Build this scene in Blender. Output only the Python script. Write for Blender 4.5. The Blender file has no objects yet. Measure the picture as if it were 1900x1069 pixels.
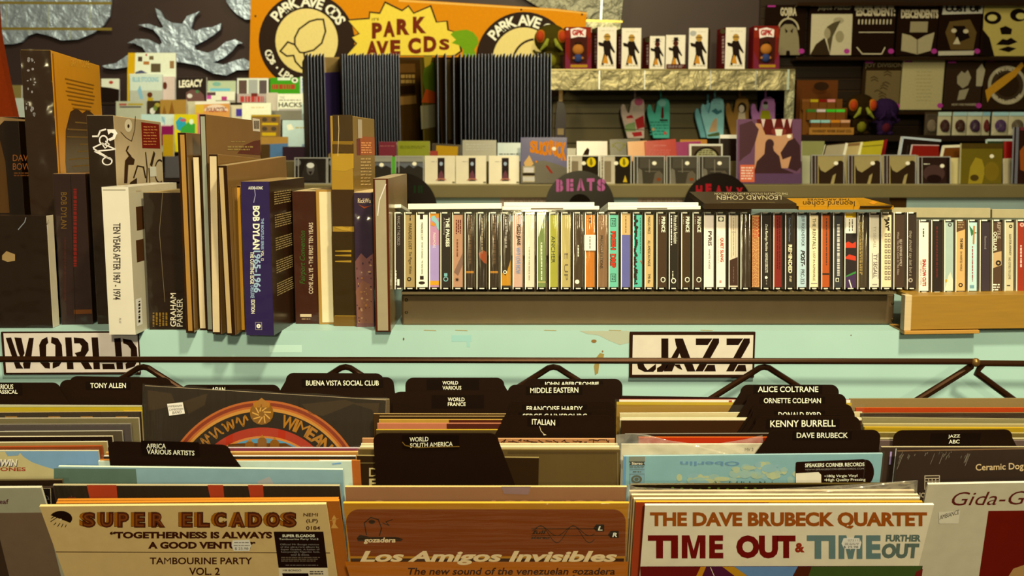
import bpy, math, random
from mathutils import Vector, Matrix
sc = bpy.context.scene
COL = sc.collection
RND = random.Random(7)
# ---------------------------------------------------------------- camera, world, lights, exposure
FPX, PITCH, CAM = 1900.0, math.radians(8.0), Vector((0, 0, 1.45))
cam_d = bpy.data.cameras.new('camera'); cam = bpy.data.objects.new('camera', cam_d); COL.objects.link(cam)
cam.location = CAM; cam.rotation_euler = (math.pi/2 - PITCH, 0, 0)
cam_d.sensor_width = 36; cam_d.lens = 36*FPX/1900; cam_d.clip_start = .02
cam_d.dof.use_dof = True; cam_d.dof.focus_distance = 1.40; cam_d.dof.aperture_fstop = 11.0
sc.camera = cam
sc.view_settings.view_transform = 'Standard'; sc.view_settings.look = 'None'
sc.view_settings.gamma = 1; sc.view_settings.use_curve_mapping = False
sc.view_settings.exposure = 0.14
TINT = (1.0, .845, .43)
w = bpy.data.worlds.new('world'); sc.world = w; w.use_nodes = True
w.node_tree.nodes['Background'].inputs[0].default_value = (1.0, .78, .40, 1)
w.node_tree.nodes['Background'].inputs[1].default_value = .10
def lamp(name, kind, loc, tgt, power, size=.3, col=TINT, spot=None):
    d = bpy.data.lights.new(name, kind); o = bpy.data.objects.new(name, d); COL.objects.link(o)
    d.energy = power; d.color = col
    if kind == 'AREA': d.shape = 'DISK'; d.size = size
    if kind == 'SPOT': d.shadow_soft_size = size; d.spot_size = math.radians(spot or 60); d.spot_blend = .5
    o.location = loc; o.rotation_euler = (Vector(tgt)-Vector(loc)).to_track_quat('-Z', 'Y').to_euler()
    return o
lamp('ceiling_light_over_aisle', 'AREA', (.55, -2.3, 3.3), (.1, 1.35, 1.1), 124, .35)
lamp('ceiling_light_over_browser', 'AREA', (.55, .30, 3.2), (.0, 1.4, 1.1), 58, .22)
lamp('added_glare_light', 'AREA', (.12, -2.5, 2.1), (.1, 1.4, 1.3), 22, .13)  # unseen lamp, added to put glare on the cassette wraps
lamp('ceiling_light_over_island', 'AREA', (.4, 3.4, 3.4), (.4, 4.7, 1.2), 34, .7)
lamp('ceiling_light_by_books', 'AREA', (-1.7, 4.6, 3.4), (-1.6, 6.4, 1.5), 40, .6)
lamp('ceiling_light_by_toys', 'AREA', (.9, 4.7, 3.5), (.9, 6.5, 1.7), 34, .6)
# ---------------------------------------------------------------- pixels to places
cT, sT = math.cos(PITCH), math.sin(PITCH)
def ray(px, py):
    a = (px-950)/FPX; b = (534.5-py)/FPX
    return Vector((a, cT + b*sT, -sT + b*cT))
def P(px, py, Y):
    d = ray(px, py); return CAM + d*(Y/d.y)
def PZ(px, py, z):
    d = ray(px, py); return CAM + d*((z-CAM.z)/d.z)
class Fr:
    """a front plane: origin O, U across, V up, N towards the viewer; local y runs away from the viewer"""
    def __init__(s, O, U, W):
        s.O = O.copy(); s.U = U.normalized(); s.N = s.U.cross(W).normalized(); s.V = s.N.cross(s.U).normalized()
        s.w = s.h = 0; s.lim = None
    def mat(s):
        m = Matrix((s.U, -s.N, s.V)).transposed().to_4x4(); m.translation = s.O; return m
    def uv(s, px, py, y=0):
        d = ray(px, py); o = s.O - s.N*y
        t = (o-CAM).dot(s.N)/d.dot(s.N); q = CAM + d*t - s.O
        u = q.dot(s.U)
        return (u if s.lim is None else max(.0005, min(u, s.lim))), q.dot(s.V)
    def pt(s, x, y, z): return s.O + s.U*x - s.N*y + s.V*z
    def side(s, x):     # the face on the +U side at local x
        f = Fr(s.pt(x, 0, 0), -s.N, s.V); return f
    def side_l(s, x, d): # the face on the -U side
        return Fr(s.pt(x, d, 0), s.N, s.V)
    def top(s, z):
        return Fr(s.pt(0, 0, z), s.U, -s.N)
def slab(TL, TR, YL, YR=None, lean=0.0, H=None, by=None, floor=None):
    a = P(*TL, YL); b = P(*TR, YR if YR else YL); L = math.radians(lean)
    f = Fr((a+b)/2, b-a, Vector((0, math.sin(L), math.cos(L))))
    if by is not None: H = -f.uv((TL[0]+TR[0])/2, by)[1]
    if floor is not None:
        p, n = floor; H = (f.O-p).dot(n)/f.V.dot(n)
    f.w = (b-a).length; f.h = H; f.O = f.O - f.V*H
    return f
# ---------------------------------------------------------------- materials
def lin(h):
    h = h.lstrip('#'); o = []
    for i in (0, 2, 4):
        c = int(h[i:i+2], 16)/255; o.append(c/12.92 if c <= .04045 else ((c+.055)/1.055)**2.4)
    return o
WH = (.807, .716, .423)
_M = {}
def M(hx, k='p'):
    key = (hx, k)
    if key in _M: return _M[key]
    c = [min(.9, .84*(a/b)**1.22) for a, b in zip(lin(hx), WH)]
    m = bpy.data.materials.new({'p': 'paper', 'g': 'gloss', 'm': 'metal', 'c': 'clear', 'e': 'embossed', 'w': 'wrap', 't': 'paint', 'f': 'fabric', 'o': 'wood', 'a': 'alloy', 'v': 'vinyl', 'h': 'ripple', 'k': 'sheen_film', 'q': 'shrink_film'}[k]+'_'+hx)
    m.use_nodes = True; nt = m.node_tree; N = nt.nodes; L = nt.links
    b = N['Principled BSDF']; out = N['Material Output']
    tc = N.new('ShaderNodeTexCoord'); nz = N.new('ShaderNodeTexNoise'); L.new(tc.outputs['Object'], nz.inputs['Vector'])
    sca, amp, rough = {'p': (60, .10, .62), 'g': (30, .08, .22), 'm': (40, .1, .38), 'c': (50, .1, .08), 'e': (30, .2, .5), 'w': (25, .1, .1),
                       't': (9, .10, .45), 'f': (120, .22, .9), 'o': (30, .18, .5), 'a': (60, .1, .3), 'v': (20, .05, .25), 'h': (30, .1, .1), 'k': (25, .1, .2), 'q': (25, .1, .1)}[k]
    nz.inputs['Scale'].default_value = sca; nz.inputs['Detail'].default_value = 4
    mp = N.new('ShaderNodeMapRange'); L.new(nz.outputs['Fac'], mp.inputs['Value'])
    mp.inputs['To Min'].default_value = 1-amp; mp.inputs['To Max'].default_value = 1+amp
    mx = N.new('ShaderNodeMix'); mx.data_type = 'RGBA'; mx.blend_type = 'MULTIPLY'; mx.inputs['Factor'].default_value = 1
    mx.inputs['A'].default_value = (*c, 1); L.new(mp.outputs['Result'], mx.inputs['B'])
    L.new(mx.outputs['Result'], b.inputs['Base Color']); b.inputs['Roughness'].default_value = rough
    if k in 'mea': b.inputs['Metallic'].default_value = {'m': .55, 'e': .6, 'a': .6}[k]
    b.inputs['Specular IOR Level'].default_value = {'p': .06, 'f': .05, 'g': .28, 't': .25, 'v': .12}.get(k, .5)
    if k == 'o':
        wv = N.new('ShaderNodeMapping'); wv.inputs['Scale'].default_value = (.6, 4, 9); L.new(tc.outputs['Object'], wv.inputs['Vector']); L.new(wv.outputs[0], nz.inputs['Vector'])
    if k in 'gwechkq':
        n2 = N.new('ShaderNodeTexNoise'); L.new(tc.outputs['Object'], n2.inputs['Vector'])
        n2.inputs['Scale'].default_value = {'g': 14, 'w': 30, 'e': 13, 'c': 60, 'h': 1, 'k': 22, 'q': 16}[k]
        bp = N.new('ShaderNodeBump'); bp.inputs['Strength'].default_value = {'g': .12, 'w': .6, 'e': .6, 'c': .2, 'h': 1.0, 'k': 1.0, 'q': 1.0}[k]; bp.inputs['Distance'].default_value = {'g': .0015, 'w': .003, 'e': .05, 'c': .0006, 'h': .006, 'k': .02, 'q': .012}[k]
        if k in 'wh':   # film creases run one way
            mpg = N.new('ShaderNodeMapping'); mpg.inputs['Scale'].default_value = (5, 1, .25) if k == 'w' else (9, 1, 130); L.new(tc.outputs['Object'], mpg.inputs['Vector']); L.new(mpg.outputs[0], n2.inputs['Vector'])
        if k == 'e': n2.inputs['Detail'].default_value = 3; n2.inputs['Distortion'].default_value = .4
        L.new(n2.outputs[0], bp.inputs['Height']); L.new(bp.outputs[0], b.inputs['Normal'])
    if k in 'wchkq':   # clear film: mostly see-through, glossy towards grazing
        tr = N.new('ShaderNodeBsdfTransparent'); ms = N.new('ShaderNodeMixShader'); gs = N.new('ShaderNodeBsdfGlossy'); m2 = N.new('ShaderNodeMixShader')
        gs.inputs['Roughness'].default_value = .12 if k in 'whkq' else .07; L.new(bp.outputs[0], gs.inputs['Normal'])
        lw = N.new('ShaderNodeLayerWeight'); lw.inputs['Blend'].default_value = .3   # facing, the same from both sides
        pw = N.new('ShaderNodeMath'); pw.operation = 'POWER'; pw.inputs[1].default_value = 3; L.new(lw.outputs['Facing'], pw.inputs[0])
        ad = N.new('ShaderNodeMath'); ad.operation = 'MULTIPLY_ADD'; ad.inputs[1].default_value = .12 if k == 'q' else .45; ad.inputs[2].default_value = .04 if k in 'whq' else .07 if k == 'k' else .02; L.new(pw.outputs[0], ad.inputs[0]); ad.use_clamp = True
        ms.inputs[0].default_value = {'k': .26, 'q': .005}.get(k, .02); L.new(tr.outputs[0], ms.inputs[1]); L.new(b.outputs[0], ms.inputs[2])  # pale diffuse share of k imitates the whitish sheen of crumpled film
        L.new(ad.outputs[0], m2.inputs[0]); L.new(ms.outputs[0], m2.inputs[1]); L.new(gs.outputs[0], m2.inputs[2]); L.new(m2.outputs[0], out.inputs['Surface'])
    _M[key] = m
    return m
# ---------------------------------------------------------------- lettering (built-in font turned into faces)
_T = {}
def mark(cu):
    if not len(cu.materials):
        for q in ('letter_plain', 'letter_open'): cu.materials.append(bpy.data.materials.get(q) or bpy.data.materials.new(q))
    for c, g in zip(cu.body, cu.body_format): g.material_index = 1 if c == 'M' else 0
def glyphs(body, bold, shear):
    key = (body, bold, shear)
    if key not in _T:
        cu = bpy.data.curves.new('lettering', 'FONT'); cu.body = body; cu.offset = bold; cu.shear = shear; cu.resolution_u = 3; cu.size = 1
        if bold > 0 and 'M' in body: mark(cu)
        o = bpy.data.objects.new('lettering', cu); COL.objects.link(o)
        dg = bpy.context.evaluated_depsgraph_get(); me = o.evaluated_get(dg).to_mesh()
        vs = [(v.co.x, v.co.y) for v in me.vertices]; fs = [tuple(p.vertices) for p in me.polygons]; mi = [p.material_index for p in me.polygons]
        o.evaluated_get(dg).to_mesh_clear()
        if bold > 0 and 'M' in body:
            fs = [f for f, q in zip(fs, mi) if q == 0]
            cu.offset = 0; cu.body = body; mark(cu); dg.update(); me = o.evaluated_get(dg).to_mesh(); k = len(vs)
            vs += [(v.co.x, v.co.y) for v in me.vertices]; fs += [tuple(k+i for i in p.vertices) for p in me.polygons if p.material_index == 1]
            o.evaluated_get(dg).to_mesh_clear(); used = sorted({i for f in fs for i in f}); ix = {i: n for n, i in enumerate(used)}; vs = [vs[i] for i in used]; fs = [tuple(ix[i] for i in f) for f in fs]
        bpy.data.objects.remove(o); bpy.data.curves.remove(cu)
        x0 = min(v[0] for v in vs); x1 = max(v[0] for v in vs); y0 = min(v[1] for v in vs); y1 = max(v[1] for v in vs)
        _T[key] = ([((x-x0)/(x1-x0), (y-y0)/(y1-y0)) for x, y in vs], fs, (x1-x0)/(y1-y0))
    return _T[key]
LAY = .00018
class MB:
    def __init__(s, fr, base=0.0):
        s.f = fr; s.pf = fr; s.V = []; s.F = []; s.I = []; s.ms = []; s.base = base
    def on(s, fr, base=0.0): s.pf = fr; s.base = base; return s
    def mi(s, m):
        if m not in s.ms: s.ms.append(m)
        return s.ms.index(m)
    def add(s, vs, fs, m):
        k = len(s.V); i = s.mi(m); s.V += vs
        for f in fs: s.F.append(tuple(k+j for j in f)); s.I.append(i)
    def box(s, x0, x1, z0, z1, y0, y1, m, top=None, sides=None):
        p = [s.f.pt(x, y, z) for z in (z0, z1) for y in (y0, y1) for x in (x0, x1)]
        k = len(s.V); s.V += p; i = s.mi(m); t = s.mi(top) if top else i; q = s.mi(sides) if sides else i
        for f, g in (((0, 1, 5, 4), i), ((1, 3, 7, 5), q), ((3, 2, 6, 7), i), ((2, 0, 4, 6), q), ((4, 5, 7, 6), t), ((2, 3, 1, 0), t)):
            s.F.append(tuple(k+j for j in f)); s.I.append(g)
    def prism(s, pts, y0, y1, m, edge=None):
        n = len(pts); k = len(s.V); i = s.mi(m); e = s.mi(edge) if edge else i
        s.V += [s.f.pt(x, y0, z) for x, z in pts] + [s.f.pt(x, y1, z) for x, z in pts]
        s.F.append(tuple(k+j for j in range(n))); s.I.append(i)
        s.F.append(tuple(k+n+j for j in reversed(range(n)))); s.I.append(i)
        for j in range(n):
            a, b = j, (j+1) % n; s.F.append((k+b, k+a, k+n+a, k+n+b)); s.I.append(e)
    def tube(s, pts, r, m, n=8):
        k0 = len(s.V); i = s.mi(m); L = len(pts)
        for j, p in enumerate(pts):
            d = (pts[min(j+1, L-1)]-pts[max(j-1, 0)]).normalized()
            a = d.cross(Vector((0, 1, .01)) if abs(d.y) < .9 else Vector((1, 0, 0))).normalized(); b = d.cross(a)
            rr = r[j] if isinstance(r, (list, tuple)) else r
            for q in range(n): s.V.append(p + (a*math.cos(2*math.pi*q/n) + b*math.sin(2*math.pi*q/n))*rr)
        for j in range(L-1):
            for q in range(n):
                a = k0+j*n+q; b = k0+j*n+(q+1) % n; s.F.append((a, b, b+n, a+n)); s.I.append(i)
        s.F.append(tuple(k0+q for q in reversed(range(n)))); s.I.append(i)
        s.F.append(tuple(k0+(L-1)*n+q for q in range(n))); s.I.append(i)
    def ball(s, c, r, m, nu=16, nv=10):
        k = len(s.V); i = s.mi(m); rx, ry, rz = r
        for a in range(nv+1):
            t = math.pi*a/nv
            for b in range(nu):
                q = 2*math.pi*b/nu; s.V.append(s.f.pt(c[0]+rx*math.sin(t)*math.cos(q), c[1]+ry*math.sin(t)*math.sin(q), c[2]+rz*math.cos(t)))
        for a in range(nv):
            for b in range(nu):
                p = k+a*nu+b; q = k+a*nu+(b+1) % nu; s.F.append((p, p+nu, q+nu, q)); s.I.append(i)
    # ---- printing on the current face, coordinates read off the photograph
    def yy(s, lay): return s.base - LAY*lay
    def PG(s, px, m, lay=1):
        ps = [s.pf.uv(*q) for q in px]; s.add([s.pf.pt(x, s.yy(lay), z) for x, z in ps], [tuple(range(len(ps)))], m)
    def UV(s, ps, m, lay=1):
        s.add([s.pf.pt(x, s.yy(lay), z) for x, z in ps], [tuple(range(len(ps)))], m)
    def R(s, x0, y0, x1, y1, m, lay=1):
        a, b = s.pf.uv(x0, y1); c, d = s.pf.uv(x1, y0); s.UV([(a, b), (c, b), (c, d), (a, d)], m, lay)
    def D(s, cx, cy, rx, ry, m, lay=1, n=24, a0=0, a1=360):
        s.PG([(cx+rx*math.cos(math.radians(a0+(a1-a0)*i/n)), cy-ry*math.sin(math.radians(a0+(a1-a0)*i/n))) for i in range(n+(a1-a0 < 360))], m, lay)
    def ring(s, cx, cy, r0, r1, m, lay=1, a0=0, a1=360, n=40, ky=1.0):
        A = [math.radians(a0+(a1-a0)*i/n) for i in range(n+1)]
        ps = [s.pf.uv(cx+r*math.cos(t), cy-ky*r*math.sin(t)) for t in A for r in (r0, r1)]
        s.add([s.pf.pt(x, s.yy(lay), z) for x, z in ps], [(2*i, 2*i+1, 2*i+3, 2*i+2) for i in range(n)], m)
    def LN(s, px, wd, m, lay=1):
        for (ax, ay), (bx, by) in zip(px, px[1:]):
            L = math.hypot(bx-ax, by-ay) or 1; nx, ny = -(by-ay)/L*wd/2, (bx-ax)/L*wd/2; ex, ey = (bx-ax)/L*wd*.3, (by-ay)/L*wd*.3
            s.PG([(ax+nx-ex, ay+ny-ey), (bx+nx+ex, by+ny+ey), (bx-nx+ex, by-ny+ey), (ax-nx-ex, ay-ny-ey)], m, lay)
    def T(s, body, x0, y0, x1, y1, m, rot=0, bold=0.0, shear=0.0, lay=2, sk=0.0, clip=None):
        vs, fs, _ = glyphs(body, bold, shear)
        if body == 'M!': vs, fs = [(0, 0), (.24, 0), (.24, .72), (.4, 0), (.6, 0), (.76, .72), (.76, 0), (1, 0), (1, 1), (.68, 1), (.5, .34), (.32, 1), (0, 1)], [tuple(range(13))]
        out = []
        for a, b in vs:
            if rot == 0: x, y = x0+a*(x1-x0), y1-b*(y1-y0)-sk*a
            elif rot == -90: x, y = x0+b*(x1-x0), y0+a*(y1-y0)
            elif rot == 90: x, y = x1-b*(x1-x0), y1-a*(y1-y0)
            else: x, y = x1-a*(x1-x0), y0+b*(y1-y0)
            u, v = s.pf.uv(x, y); out.append(s.pf.pt(u, s.yy(lay), v))
        s.add(out, fs, m)
    def ARC(s, body, cx, cy, r, size, a0, a1, m, bold=.02, lay=2, ky=1.0, inside=False):
        adv = [.45 if c in " '" else .42 if c in 'I.' else .6 if c == '\u2022' else .95 if c in 'MW' else .8 for c in body]; tot = sum(adv); t = 0
        for c, w_ in zip(body, adv):
            ang = math.radians(a0 + (a1-a0)*(t+w_/2)/tot); t += w_
            if c == ' ': continue
            vs, fs, asp = glyphs(c, bold, 0); hh = size*(.3 if c == '\u2022' else .78 if c.islower() else 1); ww = min(hh*asp, size*1.1)
            ca, sa = math.cos(ang), math.sin(ang); out = []
            for a, b in vs:
                if inside: rr = r - (b-.5)*hh; tx = (a-.5)*ww; x = cx+rr*ca - tx*sa; y = cy-ky*(rr*sa + tx*ca)
                else: rr = r + (b-.5)*hh; tx = (a-.5)*ww; x = cx+rr*ca + tx*sa; y = cy-ky*(rr*sa - tx*ca)
                u, v = s.pf.uv(x, y); out.append(s.pf.pt(u, s.yy(lay), v))
            s.add(out, fs, m)
    def scrib(s, x0, y0, x1, y1, n, m, lay=2, vert=False, fill=.5, seed=1):
        """rows of small marks for print too small to read in the photograph"""
        r = random.Random(seed)
        for i in range(n):
            if vert:
                xa = x0+(x1-x0)*(i+.5-fill/2)/n; xb = x0+(x1-x0)*(i+.5+fill/2)/n; t = y0
                while t < y1-1:
                    e = min(y1, t+r.uniform(2, 7)); s.R(xa, t, xb, e, m, lay); t = e+r.uniform(.8, 2)
            else:
                ya = y0+(y1-y0)*(i+.5-fill/2)/n; yb = y0+(y1-y0)*(i+.5+fill/2)/n; t = x0; x_end = x1-(x1-x0)*r.uniform(0, .15)
                while t < x_end-1:
                    e = min(x_end, t+r.uniform(2, 8)); s.R(t, ya, e, yb, m, lay); t = e+r.uniform(.8, 2)
    def build(s, name, mat, parent=None, bevel=0):
        me = bpy.data.meshes.new(name); iv = mat.inverted()
        me.from_pydata([iv @ v for v in s.V], [], s.F)
        for m in s.ms: me.materials.append(m)
        me.polygons.foreach_set('material_index', s.I); me.update()
        o = bpy.data.objects.new(name, me); COL.objects.link(o)
        if parent: o.parent = parent
        else: o.matrix_world = mat
        if bevel:
            b = o.modifiers.new('edge', 'BEVEL'); b.width = bevel; b.segments = 2; b.limit_method = 'ANGLE'; b.angle_limit = math.radians(50)
        return o
def tag(o, label, cat, group=None, kind=None):
    if label: o['label'] = label
    if cat: o['category'] = cat
    if group: o['group'] = group
    if kind: o['kind'] = kind
    return o
class Thing:
    def __init__(s, name, label, cat, fr, group=None):
        s.fr = fr; s.m = fr.mat(); o = bpy.data.objects.new(name, None); COL.objects.link(o); o.matrix_world = s.m; o.empty_display_size = .02
        s.o = tag(o, label, cat, group)
    def part(s, name, mb, bevel=0, parent=None, label=None):
        o = mb.build(name, s.m, parent or s.o, bevel)
        if label: o['label'] = label
        return o
def one(name, label, cat, mb, group=None, bevel=0):
    return tag(mb.build(name, mb.f.mat(), None, bevel), label, cat, group)
def struct(name, mb, bevel=0):
    return tag(mb.build(name, Matrix(), None, bevel), None, None, None, 'structure')
WORLD = Fr(Vector((0, 0, 0)), Vector((1, 0, 0)), Vector((0, 0, 1)))
UP = Vector((0, 0, 1))
BLK, INK, CRM, WHT = '#2b1a0a', '#24140a', '#e6d6a4', '#efe6c8'
# ---------------------------------------------------------------- room shell
WALL_Y, LEDGE = 1.42, 1.19
b = MB(WORLD); b.box(-5, 5, -.02, 0, -3.5, 7, M('#5a4a2e', 't')); struct('floor', b)
b = MB(WORLD); b.box(-5, 5, 0, 4.0, 6.8, 6.9, M('#4a3a30', 't')); struct('wall_back', b)
f = Fr(P(0, 100, 2.6), Vector((1, 0, 0)), UP)
b = MB(f); xr = f.uv(-9, 0)[0]; zt = f.uv(8, -60)[1]; zb = -f.O.z
b.prism([(xr-.2, zb), (xr+.035, zb), (xr+.028, f.uv(0, 225)[1]), (xr+.012, f.uv(0, 150)[1]), (xr-.003, f.uv(0, 60)[1]), (xr-.004, zt), (xr-.2, zt)], 0, .03, M('#8a3a12', 'f')); one('plaster_column', 'rough red plaster column beside the tall orange box set', 'column', b)
# ---------------------------------------------------------------- browser counter: pale blue front, ledge top, bin
tl = M('#adc4a6', 't')
f = Fr(Vector((0, WALL_Y, 0)), Vector((1, 0, 0)), UP)
t = Thing('record_browser', 'pale blue painted record browser counter with open sleeve bins', 'counter', f)
b = MB(f); b.box(-1.3, 1.3, .70, LEDGE-.025, 0, .02, tl)
b.box(-1.3, 1.3, LEDGE-.025, LEDGE, 0, .42, tl)
for (x0, y0, x1, y1, c) in ((500, 640, 560, 654, '#bfd4b4'), (838, 622, 875, 634, '#a0c2a8'), (866, 634, 872, 644, '#a0c2a8')):
    b.R(x0, y0, x1, y1, M(c, 't'))
st = M('#b09a55', 't')
b.PG([(1075, 614), (1168, 614), (1168, 636), (1150, 640), (1130, 632), (1110, 622), (1090, 620)], M('#b2b28c', 't'))
b.D(1102, 633, 5, 3, M('#94703a', 't'), 2); b.PG([(1106, 664), (1113, 655), (1121, 657), (1119, 668), (1112, 674), (1110, 692), (1104, 696), (1102, 680)], M('#a08a4a', 't'), 2)
b.D(1118, 652, 1.5, 2, M('#94703a', 't'), 2); b.D(749, 629, 1.5, 2.5, M('#7a5a34', 't'), 2); b.D(1579, 622, 1, 1, M('#7a5a34', 't'), 2)
for x in (787, 845, 1010, 1130, 1300): b.LN([(x, 612.5), (x+22, 613.2)], 1.3, st, 2)
t.part('panel', b)
b = MB(f); b.box(-1.3, 1.3, .0, .70, .0, .42, M('#8fb0a0', 't')); t.part('base', b)
b = MB(f); wd = M('#6a4c22', 'o')
b.prism([(0, 0), (1, 0)] and [(-1.3, .62), (1.3, .62), (1.3, .64), (-1.3, .64)], -.42, 0, wd)
b.box(-1.3, 1.3, .60, .90, -.42, -.40, wd)
for x in (-1.29, 1.27): b.box(x, x+.02, .60, .92, -.40, 0, wd)
t.part('bin', b)
b = MB(f)
b.box(-1.2, 1.2, 0, .6, -.36, -.02, M('#3a2a18', 'o')); t.part('plinth', b)
BIN = (Vector((0, 1.21, .752)), Vector((0, -.72, 1)).normalized())
# sloped bin floor that the sleeves stand on
b = MB(f); p = lambda y: BIN[0].z + (y-BIN[0].y)*.72
b.add([Vector((x, y, p(y)-q)) for x in (-1.27, 1.27) for y in (1.06, WALL_Y-.005) for q in (0, .012)], [(0, 2, 6, 4), (1, 5, 7, 3), (0, 4, 5, 1), (2, 3, 7, 6), (0, 1, 3, 2), (4, 6, 7, 5)], wd); t.part('bin_floor', b)
# ---------------------------------------------------------------- rail with zigzag braces
RY = 1.34
rm = M('#4a2c12', 'a')
t = Thing('wire_rail', 'bronze steel rod rail with zigzag braces above the sleeves', 'rail', Fr(P(900, 668, RY), Vector((1, 0, 0)), UP))
b = MB(t.fr); b.tube([P(-60, 666.5, RY), P(1808, 671, RY)], .0042, rm, 12); t.part('rod', b)
b = MB(t.fr); b.tube([P(1812, 674, RY), P(2010, 676, RY)], .0042, rm, 12); t.part('rod', b)
for ax, lx, rx in ((266, 150, 430), (641, 490, 795), (1027, 880, 1175), (1418, 1265, 1570)):
    b = MB(t.fr)
    b.tube([P(lx, 679+(ax-lx)*.62, RY+.008), P(ax-26, 694, RY+.008), P(ax-9, 683, RY+.008), P(ax, 681, RY+.008), P(ax+9, 683, RY+.008), P(ax+26, 694, RY+.008), P(rx, 679+(rx-ax)*.62, RY+.008)], .0042, rm, 10)
    t.part('brace', b)
b = MB(t.fr); b.tube([P(1650, 775, RY+.006), P(1790, 688, RY+.006), P(1801, 680, RY+.004), P(1801, 674, RY+.002)], .0048, rm, 10); t.part('brace', b)
b = MB(t.fr); b.tube([P(1822, 676, RY+.002), P(1812, 692, RY+.004), P(1880, 742, RY+.006), P(1960, 800, RY+.006)], .0048, rm, 10); t.part('brace', b)
b = MB(t.fr); o = t.fr.uv(1809, 672); b.ball((o[0], -.002, o[1]), (.006, .005, .006), M('#8a6a34', 'a')); t.part('weld', b)
# ---------------------------------------------------------------- signs on the counter front
def sign(name, label, corners, frame_c, paper_c, inset, letters):
    (TL, TR) = corners[:2]
    f = slab(TL, TR, WALL_Y-.004, by=corners[2]); t = Thing(name, label, 'sign', f)
    W, H = f.w, f.h
    b = MB(f); b.box(-W/2, W/2, 0, H, 0, .0035, M(frame_c)); t.part('frame', b, .0006)
    b = MB(f, -.0004); b.box(-W/2+inset[0], W/2-inset[2], inset[3], H-inset[1], -.0004, .001, M(paper_c))
    letters(b); t.part('sheet', b)
K = M('#2d180c')
def jazz(b):
    pp = M('#d6c8a4')
    b.PG([(1227, 628), (1240, 628), (1240, 669), (1238, 681), (1229, 690), (1219, 690), (1219, 683), (1227, 678)], K); b.PG([(1180, 664), (1190, 664), (1196, 680), (1204, 690), (1196, 690), (1184, 684)], K)
    b.PG([(1200, 688), (1200, 690), (1212, 690), (1217, 685), (1217, 675)], K)
    b.PG([(1259, 640), (1262, 652), (1247, 689), (1231, 689)], K); b.PG([(1252, 628), (1267, 628), (1290, 689), (1275, 689), (1254, 640)], K, 2); b.PG([(1250, 676), (1261, 676), (1266, 686), (1258, 683)], K, 3)
    for d in (0, 57):
        b.PG([(1291+d, 628), (1322+d, 628), (1313+d, 640), (1291+d, 640)], K); b.PG([(1323+d, 628), (1334+d, 628), (1334+d, 636), (1304+d, 689), (1290+d, 689)], K); b.PG([(1313+d, 677), (1326+d, 677), (1328+d, 689), (1306+d, 689)], K)
sign('section_sign', 'white framed sign reading JAZZ in black stencil letters behind the rail', ((1169, 616), (1402, 616), 701), '#3a2010', '#d2c4a0', (.004, .0045, .003, .0045), jazz)
def world(b):
    d = 0
    b.PG([(11, 627), (21, 626), (38, 676), (44, 684), (30, 684)], K); b.PG([(27, 626), (40, 627), (46, 655), (40, 668), (33, 650)], K); b.PG([(54, 627), (63, 627), (56, 684), (45, 684), (43, 676)], K)
    b.PG([(88, 625), (90, 636), (86, 640), (86, 670), (93, 674), (93, 684), (84, 683), (75, 673), (73, 640), (78, 630)], K); b.PG([(96, 625), (108, 628), (115, 640), (117, 668), (110, 679), (98, 684), (98, 674), (103, 668), (103, 640), (95, 636)], K)
    b.PG([(121, 626), (133, 626), (137, 685), (125, 685)], K); b.PG([(137, 626), (155, 628), (164, 637), (165, 650), (158, 661), (172, 685), (158, 685), (144, 663), (139, 655), (150, 652), (152, 642), (148, 637), (138, 637)], K)
    b.PG([(170, 626), (182, 626), (186, 685), (174, 685)], K); b.PG([(190, 675), (212, 675), (214, 685), (191, 685)], K)
    b.PG([(212, 628), (224, 627), (229, 685), (217, 685)], K); b.PG([(228, 628), (244, 631), (254, 645), (256, 668), (250, 680), (234, 685), (233, 675), (243, 668), (243, 648), (237, 640), (229, 637)], K)
sign('section_sign', 'white sign reading WORLD in black stencil letters behind the rail', ((1, 616), (256, 615), 695), '#3a2010', '#cfc0a2', (.004, .002, .001, .003), world)
# ---------------------------------------------------------------- metal riser, wooden riser, acrylic rack
RIS = 1.463
mt = M('#7d6640', 'm')
f = slab((745, 547), (1661, 545), RIS, by=604); f.O.z = LEDGE; t = Thing('metal_riser', 'long brushed steel riser channel under the cassette rack', 'shelf riser', f)
b = MB(f); b.box(-f.w/2, f.w/2, .0, f.h, 0, .09, mt); t.part('channel', b, .003)
for x, y in ((754, 557), (754, 580), (1656, 563), (1656, 593)):
    b = MB(f); u = f.uv(x, y); b.ball((u[0], 0, u[1]), (.0025, .0015, .0025), M('#5a4a2a', 'a'), 10, 6); t.part('screw', b)
b = MB(f); b.box(-f.w/2, f.w/2, f.h, f.h+.004, -.004, .09, M('#a08a58', 'm')); t.part('lip', b)
f = slab((1692, 549), (1990, 545), 1.405, by=618); t = Thing('wooden_riser', 'honey plywood shelf riser beside the steel riser', 'shelf riser', f)
wo = M('#a07a2a', 'o')
b = MB(f); b.box(-f.w/2, f.w/2, .006, f.h, 0, .012, wo); t.part('front_board', b, .0006)
b = MB(f); b.box(-f.w/2-.0095, -f.w/2, .005, f.h+.001, -.001, .014, M('#c9b07a', 'o')); t.part('end_strip', b, .0006)
b = MB(f); b.box(-f.w/2-.0095, -f.w/2+.095, .0, .005, -.003, .055, M('#b88a3a', 'o')); t.part('bottom_board', b, .0006)
b = MB(f); b.box(-f.w/2, f.w/2, f.h-.006, f.h, .012, .2, wo); t.part('shelf_board', b)
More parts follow.
